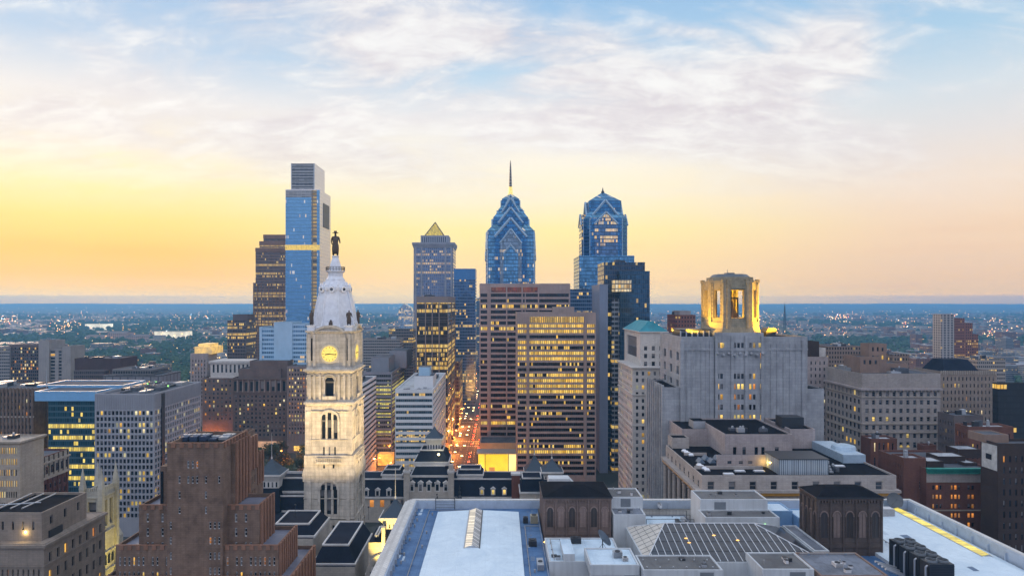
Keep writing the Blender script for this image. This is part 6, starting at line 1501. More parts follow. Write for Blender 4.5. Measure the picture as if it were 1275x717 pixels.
def right_bricks():
    masonry('warehouse', 'tall dark sooty brick block with faint blocked windows, at the right frame edge', 'warehouse', 246, 1243, 1340, 552, far(1243, 1221, 246), dark_br, dict(n=12, fh=4.0, w=.32, h=.55, top=4.5, zmin=20, rec=.25), None, .04, None, 90, dark=(0, 0, 1), plant=4,
            extra=lambda rt, x0, x1, Y, d, zt, ops: (lambda q: (q.box(x0 - .25, x0 - .02, Y + .5, Y + d * .9, zt - 10, zt - 1, plain('whitewashed wall', (.48, .48, .47), .8, var=.25)), q.box(x0 - .3, x0 - .26, Y + 3, Y + 6, zt - 6.6, zt - 4.6, GL[0]), q.build('whitewashed_panel', rt),
             add_block(rt, Y + 6, 1226, 1256, 541, zt - .9, 9, stone('tan brick', (.25, .175, .14)), None, None, 0, 'roof_house', par=.3)))(MB()))
    masonry('warehouse', 'dull red brick block with a pale flat roof, behind the whitewashed side wall', 'warehouse', 300, 1206, 1262, 531, 9, red_br, dict(n=9, fh=4.4, w=.34, h=.5, top=3.2, zmin=30, rec=.3), dict(n=5, fh=4.4, w=.34, h=.5, top=3.2, zmin=30, rec=.2), .12, roof=membrane('pale roof felt', (.40, .43, .46), (.22, .24, .27)), plant=4)
    def ex(rt, x0, x1, Y, d, zt, ops):
        teal = plain('verdigris cornice', (.03, .26, .21), .6, var=.25); q = MB(); q.frustum((x0, x1 + .5, Y - .1, Y + .3), zt - 1.6, (x0, x1 + .8, Y - .9, Y + .3), zt - .2, teal); q.box(x0, x1 + .8, Y - .9, Y + .6, zt - .2, zt + .2, teal)
        for i in range(40): q.box(x0 + (i + .2) * (x1 - x0) / 40, x0 + (i + .6) * (x1 - x0) / 40, Y - .8, Y - .12, zt - 2.0, zt - 1.62, teal)
        q.build('verdigris_cornice', rt)
        q = MB(); q.box(x0, x1, Y - .12, Y - .01, zt - 5.4, zt - 1.7, MATS['grey beige stone']); q.box(x0, x1, Y - .18, Y - .01, zt - 16.6, zt - 16.1, beige); q.build('stone_band', rt)
        for p0, p1, yy, t in ((1154, 1175, Y + 4, 574), (1168, 1202, Y + 12, 568), (1193, 1221, Y + 22, 559), (1201, 1217, Y + 8, 576)): add_block(rt, yy, p0, p1, t, zt - .9, 8, dark_br, None, None, 0, 'roof_house', roof=membrane('pale roof felt', (.4, .43, .46), (.22, .24, .27)), par=.2)
    cols = [(.04, .075), (.09, .125), (.13, .155), (.31, .34), (.36, .40), (.42, .45), (.61, .65), (.68, .72), (.74, .78), (.88, .92)]
    masonry('warehouse', 'red brick block with a verdigris green cornice and orange lit window groups', 'warehouse', 268, 1153.5, 1236, 583, 34, red_br,
            dict(ux=[(.09, .12), (.14, .18), (.20, .23), (.37, .40), (.42, .46), (.48, .51), (.62, .66), (.68, .72), (.87, .91)], fh=3.65, h=.46, top=6.6, zmin=20, rec=.3), None, .75, None, 100, ex, lits=(2, 2, 2), rowvar=.3)
    masonry('warehouse', 'blank red brick end wall block, left of the green corniced brick block', 'warehouse', 272, 1125, 1153, 570, 8.4, red_br, dict(ux=[(.70, .80)], fh=9, h=.35, top=9, zmin=30, rec=.3), dict(n=4, fh=4.4, w=.3, h=.45, top=3, zmin=30), 0, frame_m, roof=membrane('pale roof felt', (.4, .43, .46), (.22, .24, .27)), plant=2)
    masonry('warehouse', 'small red brown brick block with arched top windows, in front of the arched beige hotel', 'warehouse', 330, 1084, 1117, 546, 9, red_br, dict(n=5, fh=7, w=.35, h=.6, top=2, rec=.4, zmin=30), None, .15, roof=membrane('pale roof felt', (.4, .43, .46), (.22, .24, .27)), plant=3)
    masonry('warehouse', 'squat brick roof tower, between the small brown brick block and the green cornice', 'warehouse', 320, 1150, 1166, 554, 5, red_br, dict(n=3, fh=4.2, w=.34, h=.5, top=3, zmin=40, rec=.3), None, .2, plant=1)
right_bricks()
def terminal():
    """long low stone building with black roofs and a side colonnade"""
    Y = 255; m = stone('warm grey stone', (.40, .36, .335), .13, course=(1.8, .75), streak=.3); x0, x1 = X(873.7, Y), X(1116, Y); d = far(873.7, 829, Y); zt = Z(591.6, Y)
    def ex(rt, x0, x1, Y, d, zt, ops):
        q = MB(); zl = Z(609, Y)
        q.box(x0 - 2.4, x1 + 1, Y - 1.6, Y + d, zl - 1.0, zl, m); q.box(x0 - 1.6, x1 + .6, Y - 1.0, Y + d, zl - 2.2, zl - 1.0, plain('gilded frieze', (.52, .27, .05), .45, .3)); q.build('cornice', rt)
        for i in range(7):
            q = MB(); q.lathe(x0 - 1.1, Y + (i + .5) * d / 7, [(1.05, 12), (1.0, 30), (.9, zl - 2.8), (1.3, zl - 2.2)], m, 12); q.build('column', rt)
        q = MB(); q.box(x0 - 2.2, x0, Y, Y + d, 0, 12, m); q.box(x0 - .06, x0 - .02, Y + .5, Y + d - .5, 14, zl - 3, GL[0]); q.build('colonnade_back', rt)
        for p0, p1, yy, t, dd, F in ((849, 903, Y + 58, 534, 24, dict(n=8, fh=9, w=.25, h=.28, top=8, rec=.3)), (902.7, 986.5, Y + 34, 540.5, 40, dict(ux=[(.12, .17), (.26, .31), (.44, .49), (.54, .59), (.74, .80)], fh=9, h=.42, top=5.4, rec=.4, rows=1)), (984, 1015, Y + 50, 534, 30, dict(n=6, fh=9, w=.25, h=.3, top=6, rec=.3, rows=1))):
            add_block(rt, yy, p0, p1, t, zt - .9, dd, pink_st, F, None, .0, 'upper_block', roof=black_roof, par=.5)
        add_block(rt, Y + 50, 837, 858, 545, zt - .9, 8, m, None, None, 0, 'upper_block', roof=black_roof, par=.3)
        add_block(rt, Y + 16, 893, 957, 566, zt - .9, .8, pink_st, dict(ux=[(.2, .28), (.42, .5), (.6, .68)], fh=4, h=.3, top=2.4, rows=1), None, 0, 'screen_wall', par=0)
        q = MB(); q.box(X(865, Y + 12), X(950, Y + 12), Y + 12, Y + 12.6, zt - .9, zt + .6, m); q.box(X(852, Y + 36), X(880, Y + 36), Y + 36, Y + 36.6, zt - .9, zt + .5, m); q.each('roof_kerb', rt)
        for p, yy, n in ((882, Y + 8, 4), (862, Y + 34, 4)):
            for i in range(n):
                q = MB(); xx = X(p - 3 + i * .8, yy); y_ = yy + 9 - i * 2.6; q.box(xx - 1.1, xx + 1.1, y_ - .9, y_ + .9, zt - .89, zt - .1, pale_metal); q.frustum((xx - 1.0, xx + 1.0, y_ - .8, y_ + .8), zt - .1, (xx - .6, xx + .6, y_ - .4, y_ + .4), zt + .5, plain('skylight plastic', (.75, .78, .82), .3)); q.build('skylight', rt)
        for p, yy in ((921, Y + 8), (945, Y + 8), (907, Y + 3.5), (1045, Y + 16)):
            q = MB(); xx = X(p, yy); q.box(xx - 2, xx + 2, yy - 1, yy + 1, zt - .89, zt - .2, pale_metal); q.box(xx - 1.8, xx + 1.8, yy - .8, yy + .8, zt - .2, zt + .02, MATS['skylight plastic']); q.build('skylight', rt)
        for i in range(5):
            q = MB(); yy = Y + 24 + (i % 2) * 5; xx = X(872 + i * 7, yy); q.frustum((xx - 1.6, xx + 1.6, yy - 2.2, yy + 2.2), zt - .89, (xx - .3, xx + .3, yy - 2.2, yy + 2.2), zt + .9, plain('skylight glass', (.14, .19, .25), .15)); q.build('skylight', rt)
        # glazed plant room with ribbed screen
        yy = Y + 3; g = office('ribbed plant screen', (.20, .24, .28), lit=0, cw=.8, fh=9, mull=(.42, .46, .50), mw=.28, seed=99, tint=.3)
        q = MB(); q.box(X(970, yy), X(1031.5, yy), yy, yy + 14, zt - .5, Z(572, yy), g, top=black_roof); q.box(X(970, yy) - .3, X(1031.5, yy) + .3, yy - .3, yy + 14.3, Z(572, yy), Z(571, yy), dark_metal); q.build('plant_room', rt)
        q = MB(); q.box(X(1024, Y + 40), X(1050, Y + 40), Y + 22, Y + 50, zt - .8, Z(566, Y + 22), plain('pale blue plant casing', (.36, .47, .57), .4, .2)); q.lathe(X(1036, Y + 44), Y + 34, [(5, Z(566, Y + 22)), (4.5, Z(562, Y + 22)), (2, Z(560, Y + 22))], MATS['pale blue plant casing'], 14); q.build('cooling_plant', rt)
        q = MB(); rooftop(q, X(1032, Y + 4), X(1058, Y + 4), Y + 4, Y + 16, zt - .9, 8, 2.4, seed=43); rooftop(q, X(905, Y + 40), X(980, Y + 40), Y + 38, Y + 50, Z(540.5, Y + 34) - .5, 6, 1.8, seed=44); q.build('roof_plant', rt)
        q = MB(); q.box(X(865, Y + 60), X(880, Y + 60), Y + 62, Y + 70, Z(534, Y + 58) - .5, Z(525, Y + 60), pale_metal, top=black_roof); q.build('lift_house', rt)
        q = MB(); q.box(X(979, Y + 52), X(1006, Y + 52), Y + 56, Y + 64, Z(534, Y + 50) - .5, Z(521.5, Y + 52), dark_metal); q.build('lift_house', rt)
        lamp('roof_lamp', (X(953, Y + 14), Y + 14, zt + 1.5), 350, (1, .65, .15), .4, parent=rt)
    masonry('station', 'long low grey stone building with black felt roofs, skylights and a side colonnade', 'public building', Y, 873.7, 1116, 591.6, d, m,
            dict(ux=[(.03 + .108 * i, .065 + .108 * i) for i in range(9)], fh=12, h=.28, top=2.2, rows=1, rec=.5), dict(n=8, fh=12, w=.3, h=.28, top=2.6, rows=1, rec=.12), 0, frame_m, 60, ex, roof=black_roof, par=.6)
terminal()
# ------------------------------------------------------------------ the near building: roofs, parapets, pavilions, glass hall
def near_roofs():
    rt = root('department_store', 'huge near building with flat membrane roofs, pale parapets, brown pavilions and a glass hall roof', 'department store', (58, 205, 0))
    wall = stone('store stone', (.36, .33, .31), .15, course=(1.6, .7)); cop = stone('pale coping', (.66, .65, .62), .10, course=(1.2, 3), mortar=.8, streak=.2)
    blue = membrane('blue grey membrane', (.09, .185, .345), (.045, .105, .22), .55, 3.2); white = membrane('white roof coating', (.64, .75, .82), (.54, .66, .75), .5, 4.0)
    dull = membrane('worn grey deck', (.20, .22, .26), (.10, .11, .13), .7); cream = stone('cream render', (.52, .55, .57), .08, streak=.4, bump=0); ltwhite = membrane('pale blue white deck', (.58, .70, .79), (.42, .54, .64), .55, 5)
    taupe = membrane('taupe felt', (.15, .15, .15), (.10, .10, .105), .85)
    b = MB(); b.box(-34, 149, 120, 246, 0, 52, wall, top=black_roof); b.build('main_wall', rt)
    b = MB(); b.box(-29.6, 13.4, 120, 242.4, 52.01, 57.3, wall, top=blue); b.build('left_roof_deck', rt)
    b = MB(); b.box(92, 146, 120, 242.4, 52.01, 56.0, wall, top=blue); b.build('right_roof_deck', rt)
    b = MB()                                            # stepped cornice parapets
    for i, (w0, w1, zt) in enumerate(((0, 1.0, 58.6), (1.0, 2.0, 59.3), (2.0, 3.0, 59.9), (3.0, 4.4, 60.4))):
        b.box(-34 + w0, -34 + w1, 120, 246 - w0, 52.02, zt, cop); b.box(-34 + w1, 149 - w1, 246 - w1, 246 - w0, 52.02, zt + .003, cop); b.box(149 - w1, 149 - w0, 120, 246 - w0, 52.02, zt, cop)
    b.box(-29.6, -29.2, 120, 241.4, 57.31, 60.2, plain('parapet flashing', (.40, .47, .56), .5)); b.box(-29.2, 144.2, 241.4, 241.6, 57.31, 60.1, MATS['parapet flashing']); b.box(144.2, 144.6, 120, 241.4, 56.01, 60.2, MATS['parapet flashing'])
    b.each('parapet', rt)
    b = MB()
    for i in range(30): b.box(-29.19, -28.6, 122 + i * 4, 122.35 + i * 4, 57.31, 58.6, MATS['galvanised metal'])
    for i in range(14): b.box(-26 + i * 12.2, -25.7 + i * 12.2, 241.0, 241.39, 57.31, 59.6, MATS['parapet flashing'])
    for i in range(17): b.box(143.6, 144.19, 124 + i * 7, 124.3 + i * 7, 56.01, 59, MATS['parapet flashing'])
    b.build('parapet_brace', rt)
    # white hipped roof over the left hall, ridge skylight
    def hipped(x0, xr, x1, ya, yb, ze, zr, nm):
        b = MB(); ye = ya - 23
        b.face([(x0, ye, ze), (xr, ya, zr), (xr, yb, zr), (x0, yb, ze)], white); b.face([(xr, ya, zr), (x1, ye, ze), (x1, yb, ze), (xr, yb, zr)], white)
        b.face([(x0, ye, ze), (x1, ye, ze), (xr, ya, zr)], white); b.face([(x0, yb, ze), (x1, yb, ze), (xr, yb, zr)], white)
        for q in ((x0, x0, ye, yb), (x1, x1, ye, yb)): b.face([(q[0], q[2], ze), (q[0], q[3], ze), (q[0], q[3], 55.5), (q[0], q[2], 55.5)], cream)
        b.face([(x0, ye, ze), (x1, ye, ze), (x1, ye, 55.5), (x0, ye, 55.5)], cream); b.face([(x0, yb, ze), (x1, yb, ze), (x1, yb, 55.5), (x0, yb, 55.5)], cream)
        b.build(nm, rt)
    hipped(-21.3, -8.1, 6.6, 199, 236, 57.9, 58.6, 'white_hip_roof')
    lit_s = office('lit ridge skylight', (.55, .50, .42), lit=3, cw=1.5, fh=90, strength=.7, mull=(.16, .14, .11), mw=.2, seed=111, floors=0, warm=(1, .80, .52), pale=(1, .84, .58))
    shade_s = office('painted shade ridge skylight', (.62, .60, .56), lit=0, cw=1.5, fh=90, mull=(.05, .055, .065), mw=.3, seed=112)  # shaded slope of the same skylight: shade put into darker bars, no glow
    b = MB(); b.face([(-10.2, 199.4, 58.62), (-8.1, 199.4, 59.3), (-8.1, 235.6, 59.3), (-10.2, 235.6, 58.62)], lit_s); b.face([(-8.1, 199.4, 59.3), (-6.0, 199.4, 58.6), (-6.0, 235.6, 58.6), (-8.1, 235.6, 59.3)], shade_s)
    b.face([(-10.2, 199.4, 58.3), (-6.0, 199.4, 58.3), (-6.0, 199.4, 58.6), (-8.1, 199.4, 59.3), (-10.2, 199.4, 58.62)], MATS['galvanised metal'])
    b.box(-10.5, -10.22, 199.2, 235.8, 58.3, 58.72, MATS['galvanised metal']); b.box(-5.98, -5.7, 199.2, 235.8, 58.3, 58.7, dark_metal); b.build('ridge_skylight', rt)
    hipped(110, 138.6, 143.4, 193, 238, 57.0, 58.4, 'white_hip_roof')
    b = MB(); yl = office('yellow lit ridge skylight', (.5, .42, .12), lit=3, cw=1.9, fh=90, strength=.85, mull=(.45, .34, .08), mw=.10, seed=113, floors=0, warm=(1, .72, .06), pale=(1, .75, .1))
    b.face([(136.7, 193.4, 58.45), (138.6, 193.4, 58.9), (138.6, 237.6, 58.9), (136.7, 237.6, 58.45)], yl); b.face([(138.6, 193.4, 58.9), (140.2, 193.4, 58.2), (140.2, 237.6, 58.2), (138.6, 237.6, 58.9)], yl)
    b.box(136.4, 136.68, 193, 238, 57.9, 58.4, pale_metal); b.face([(136.4, 193.3, 58), (140.2, 193.3, 57.9), (138.6, 193.3, 58.9)], pale_metal); b.build('ridge_skylight', rt)
    # brown pavilions with blind arches
    bs = stone('brown pavilion stone', (.20, .145, .125), .2, course=(1.1, .5), streak=.4); bl = stone('brown pavilion stone, pale panel', (.29, .215, .19), .15, course=(.9, .4))
    def pavilion(x0, x1, y0, y1, zb, ze, zr, narch, side, bs=bs, bl=bl):
        p = MB(); p.box(x0, x1, y0, y1, zb, ze, bs); p.box(x0 - .4, x1 + .4, y0 - .4, y1 + .4, ze - .9, ze - .3, bs); p.box(x0 - .25, x1 + .25, y0 - .25, y1 + .25, zb + (ze - zb) * .30, zb + (ze - zb) * .36, bs); p.box(x0 - .3, x1 + .3, y0 - .3, y1 + .3, zb + 1.6, zb + 2.1, bs)
        p.build('pavilion_wall', rt)
        r = MB(); r.box(x0 - .7, x1 + .7, y0 - .7, y1 + .7, ze - .29, ze, dark_metal); ins = min(x1 - x0, y1 - y0) * .40
        r.frustum((x0 - .6, x1 + .6, y0 - .6, y1 + .6), ze, (x0 + ins, x1 - ins, y0 + ins, y1 - ins), zr, black_roof); r.build('pavilion_roof', rt)
        zs = ze - (ze - zb) * .27; zl = zb + (ze - zb) * .44
        def face_arches(P, W_, n):
            for i in range(n):
                c = W_ * (i + .5) / n; hwid = W_ / n * .27; q = MB(); m = bl if i % 2 else GL[0]
                pts = [(c - hwid, zl), (c + hwid, zl)] + [(c + hwid * math.cos(math.pi * k / 8), zs + hwid * 1.3 * math.sin(math.pi * k / 8)) for k in range(9)]
                q.face([P(u, -.03, zz) for u, zz in pts], plain('dim leaded glass', (.045, .038, .036), .35) if m is GL[0] else bl)
                prev = None
                for k in range(13):
                    a = math.pi * k / 12; cur = (c + (hwid + .18) * math.cos(a), zs + (hwid * 1.3 + .2) * math.sin(a))
                    if prev: q.tube(P(prev[0], -.12, prev[1]), P(cur[0], -.12, cur[1]), .22, bl, 5)
                    prev = cur
                for s in (-1, 1): q.tube(P(c + s * (hwid + .18), -.12, zl), P(c + s * (hwid + .18), -.12, zs), .2, bs, 5)
                q.tube(P(c, -.08, zl), P(c, -.08, zs + hwid), .07, bs, 4)
                q.build('arched_window', rt)
            q = MB()
            for i in range(n + 1): q.tube(P(W_ * i / n, -.15, zb), P(W_ * i / n, -.15, ze - .9), .34, bs, 6)
            for i in range(int(W_ / .9)): 
                a = P((i + .3) * .9, -.35, ze - 1.5); q.box(a[0] - .22, a[0] + .22, a[1] - .22, a[1] + .22, ze - 1.6, ze - .91, bs)
            q.build('buttress', rt)
        face_arches(lambda u, d, zz: (x0 + u, y0 + d, zz), x1 - x0, narch)
        if side == 'L': face_arches(lambda u, d, zz: (x0 + d, y0 + u, zz), y1 - y0, 4)
        else: face_arches(lambda u, d, zz: (x1 - d, y0 + u, zz), y1 - y0, 4)
    pavilion(14.2, 34.9, 215, 233, 52.03, 69.0, 70.9, 6, 'L')
    pavilion(93.2, 111.9, 200, 211, 52.03, 73.2, 75.2, 5, 'L', stone('dark brown pavilion stone', (.105, .08, .07), .2, course=(1.1, .5), streak=.4), stone('soot brown stone, pale panel', (.22, .165, .145), .15, course=(.9, .4)))  # right pavilion in a darker stone than the left one
    q = MB(); q.frustum((16, 33, 234, 241), 60, (17, 24, 235, 240), 69.5, cream); q.build('pale_gable', rt)
    # penthouses and lower roofs between
    def pent(nm, x0, x1, y0, y1, zb, zt, wm, rm, door=None, par=.35):
        b = MB(); ops = []; block(b, ops, x0, x1, y0, y1, zb, zt, wm, None, None, rm, par); o = b.build(nm, rt)
        if door: q = MB(); q.box(x0 + door[0], x0 + door[1], y0 - .06, y0 - .02, zb + .3 if door[2] is None else door[2], zt - door[3], plain('grey steel door', (.17, .19, .21), .5)); q.build('louvre_door', o)
        return o
    pent('penthouse', 36.2, 46.4, 221, 232, 52.03, 67.2, cream, taupe, (3, 6.2, 63.2, .5)); pent('penthouse', 35.6, 45.6, 213, 220.98, 52.03, 64.0, cream, dull)
    pent('penthouse', 64.4, 86, 219, 230, 52.03, 67.0, cream, taupe, (4.5, 8.2, 62.4, .8)); pent('penthouse', 63.6, 86.6, 211, 218.98, 52.03, 63.8, cream, taupe)
    pent('court_roof', 46.8, 63.4, 214, 234, 52.03, 57.5, dull, ltwhite); pent('low_roof', 13.5, 34, 186, 205, 52.03, 59.6, cream, ltwhite); pent('low_roof', 23.4, 36.2, 176.5, 189, 59.61, 62.3, cream, ltwhite)
    pent('low_roof', 36.6, 57, 174, 184.5, 52.03, 62, cream, taupe, (14.5, 18, 58, .6)); pent('low_roof', 67, 80.2, 174, 186, 52.03, 62.2, cream, taupe, (7, 11, 58, .7)); pent('low_roof', 81, 98, 172, 188, 52.03, 61.4, stone('buff brick', (.27, .19, .15), .15, course=(.8, .3)), dull)
    pent('low_roof', 88.6, 92.8, 192, 214, 52.03, 60.4, cream, dull); pent('low_roof', 86.5, 93, 188.02, 200, 52.03, 58, cream, dull)
    pent('blue_shed', 87.2, 97, 226, 236, 52.03, 61.2, plain('blue shed cladding', (.22, .38, .58), .4, .1), ltwhite); pent('blue_shed', 97.2, 104, 222, 232, 52.03, 60.2, MATS['blue shed cladding'], ltwhite)
    q = MB(); q.box(17.5, 20.5, 186.2, 198, 59.62, 61.6, cream, top=ltwhite); q.build('roof_duct', rt)
    # glass hall
    ribm = plain('white glazing bar', (.62, .64, .66), .4); gl = plain('dark hall glass', (.035, .042, .055), .12, 0, .3, .3); cl = membrane('cream obscured glass', (.62, .57, .50), (.5, .46, .40), .4, 1)
    x0, x1, ya, yb, ze, xr0, xr1, yr, zr = 39.8, 88.2, 185, 213.5, 60.0, 49.2, 76, 204, 64.2
    b = MB(); b.box(x0 - .4, x1 + .3, ya - .4, yb + .4, 52.04, ze - .05, cream); b.build('hall_wall', rt)
    b = MB(); b.face([(x0, ya, ze), (x1, ya, ze), (xr1, yr, zr), (xr0, yr, zr)], gl); b.face([(x1, ya, ze), (x1, yb, ze), (xr1, yr, zr)], gl); b.face([(x1, yb, ze), (x0, yb, ze), (xr0, yr, zr), (xr1, yr, zr)], gl); b.build('glass_roof', rt)
    b = MB(); b.face([(x0, yb, ze), (x0, ya, ze), (xr0, yr, zr)], cl); b.build('obscured_end', rt)
    b = MB()
    for i in range(25):
        t = i / 24; xa = x0 + (x1 - x0) * t
        if xa < xr0: f = (xa - x0) / (xr0 - x0)
        elif xa > xr1: f = (x1 - xa) / (x1 - xr1)
        else: f = 1
        b.tube((xa, ya, ze + .06), (xa, ya + (yr - ya) * f, ze + (zr - ze) * f + .06), .11, ribm, 4)
    for f in (.25, .5, .75): b.tube((x0 + (xr0 - x0) * f, ya + (yr - ya) * f, ze + (zr - ze) * f + .04), (x1 + (xr1 - x1) * f, ya + (yr - ya) * f, ze + (zr - ze) * f + .04), .035, dark_metal, 4)
    for p, q_ in (((x0, ya, ze), (xr0, yr, zr)), ((x1, ya, ze), (xr1, yr, zr)), ((x0, yb, ze), (xr0, yr, zr)), ((x1, yb, ze), (xr1, yr, zr)), ((xr0, yr, zr), (xr1, yr, zr))): b.tube((p[0], p[1], p[2] + .08), (q_[0], q_[1], q_[2] + .08), .16, ribm, 5)
    for i in range(1, 10):
        t = i / 10; yy = ya + (yb - ya) * t; f = (yy - ya) / (yr - ya) if yy < yr else (yb - yy) / (yb - yr)
        b.tube((x0, yy, ze + .05), (x0 + (xr0 - x0) * f, yy, ze + (zr - ze) * f + .05), .05, taupe, 4)
    for f in (.2, .4, .6, .8): b.tube((x0 + (xr0 - x0) * f, ya + (yr - ya) * f, ze + (zr - ze) * f + .05), (x0 + (xr0 - x0) * f, yb + (yr - yb) * f, ze + (zr - ze) * f + .05), .05, taupe, 4)
    b.build('glazing_bar', rt)
    for xx, yy in ((53.5, 196), (62, 197.5), (68, 195), (53.8, 193.8)):
        f = (yy - ya) / (yr - ya); q = MB(); q.ball((xx, yy, ze + (zr - ze) * f + .1), .32, glow('hall lamp', (1, .50, .10), 1.6), 8, 5, sx=1.7, sz=.5); q.build('hall_lamp', rt)
    q = MB()
    for i in range(12): q.ball((38 + (i % 6) * 3.4, 176 + (i // 6) * 5, 62.0), .22, pale_metal, 6, 4)
    q.build('roof_vent', rt)
    q = MB()
    for a in (0, 1, 2, 3): q.tube((99.5 + a * .05, 176 + a * 1.7, 61.5), (106 + a * .1, 178 + a * 1.7, 58.5 + .2 * a), .3, pale_metal, 7)
    q.build('roof_duct', rt)
near_roofs()
def roof_details():
    q = random.Random(71); rt = bpy.data.objects['department_store']; felt = plain('repair felt', (.13, .19, .28), .8); pale = plain('pale repair felt', (.50, .60, .68), .7); pipe = plain('roof pipe', (.30, .30, .30), .5, .3)
    for i in range(16):                                     # sheets laid over old leaks
        b = MB(); x = q.choice((q.uniform(-29, -24), q.uniform(7.5, 12))); y = q.uniform(176, 240); w, d = q.uniform(.5, 1.4), q.uniform(1, 4); b.box(x - w / 2, x + w / 2, y, y + d, 57.302, 57.315, felt if i % 3 else pale); b.build('roof_patch', rt)
    for i in range(9):
        b = MB(); x = q.uniform(112, 128); y = q.uniform(178, 234); zz = 57 + (x - 110) / 28.6 * 1.4; w, d = q.uniform(.8, 2.5), q.uniform(1, 5)
        k = 1.4 / 28.6; b.face([(x, y, zz + .02), (x + w, y, zz + w * k + .02), (x + w, y + d, zz + w * k + .02), (x, y + d, zz + .02)], pale if i % 2 else felt); b.build('roof_patch', rt)
    for i in range(10):
        b = MB(); x = q.choice((-27.5, -23, 9.5)); y = 178 + i * 6.2; b.lathe(x, y, [(.22, 57.31), (.22, 58.0), (.34, 58.02), (.34, 58.15), (.1, 58.3)], pipe, 8); b.build('vent_pipe', rt)
    for i in range(7):
        b = MB(); x = -28.4; y = 180 + i * 9; b.lathe(x, y, [(.4, 57.302), (.36, 57.36), (.2, 57.42)], dark_metal, 10); b.build('roof_drain', rt)
    for pts in (((-24.5, 172, 57.6), (-24.5, 239, 57.6), (-10, 239, 57.6)), ((8.2, 172, 57.6), (8.2, 222, 57.6), (12.6, 222, 57.6)), ((117, 172, 57.9), (117, 236, 57.9), (131, 236, 58.4)), ((15, 187, 59.9), (15, 203, 59.9), (27, 203, 59.9)), ((39, 214.5, 57.9), (62, 214.5, 57.9)), ((48, 231, 58), (62, 231, 58)), ((82, 186.5, 61.7), (97, 186.5, 61.7))):
        b = MB()
        for p0, p1 in zip(pts, pts[1:]):
            b.tube(p0, p1, .13, pipe, 6); n = int((Vector(p1) - Vector(p0)).length / 5)
            for k in range(n): m = Vector(p0).lerp(Vector(p1), (k + .5) / n); b.box(m.x - .25, m.x + .25, m.y - .2, m.y + .2, m.z - .32, m.z - .1, felt)
        b.build('roof_pipe', rt)
    for x0, x1, y0, y1, z in ((37, 56, 175, 184, 61.66), (67.5, 79.5, 175, 185.5, 61.86), (81.5, 97, 173, 187.5, 61.06), (36.6, 46, 222, 231.5, 66.86), (65, 85.5, 220, 229.5, 66.66), (36, 45.2, 214, 220, 63.66), (64, 86, 212, 218, 63.46), (14, 22, 187, 204, 59.26)):
        for i in range(3):
            b = MB(); x = q.uniform(x0 + .5, x1 - 2); y = q.uniform(y0 + .5, y1 - 2); w, d, h = q.uniform(.5, 1.6), q.uniform(.5, 1.6), q.uniform(.3, 1.0); b.box(x, x + w, y, y + d, z, z + h, q.choice((pale_metal, dark_metal, white_frame))); b.box(x - .05, x + w + .05, y - .05, y + d + .05, z + h, z + h + .06, dark_metal); b.build('roof_hatch', rt)
        b = MB(); x = q.uniform(x0 + 1, x1 - 1); y = q.uniform(y0 + 1, y1 - 1); b.lathe(x, y, [(.14, z), (.14, z + 1), (.22, z + 1.02), (.05, z + 1.25)], pipe, 8); b.build('vent_pipe', rt)
    for i in range(4):                                      # frames round the sunken court
        b = MB(); y = 216 + i * 4.5
        for s in (47.4, 62.8): b.tube((s, y, 57.2), (s, y, 60.2), .1, dark_metal, 5)
        b.tube((47.4, y, 60.2), (62.8, y, 60.2), .08, dark_metal, 5); b.build('court_frame', rt)
roof_details()

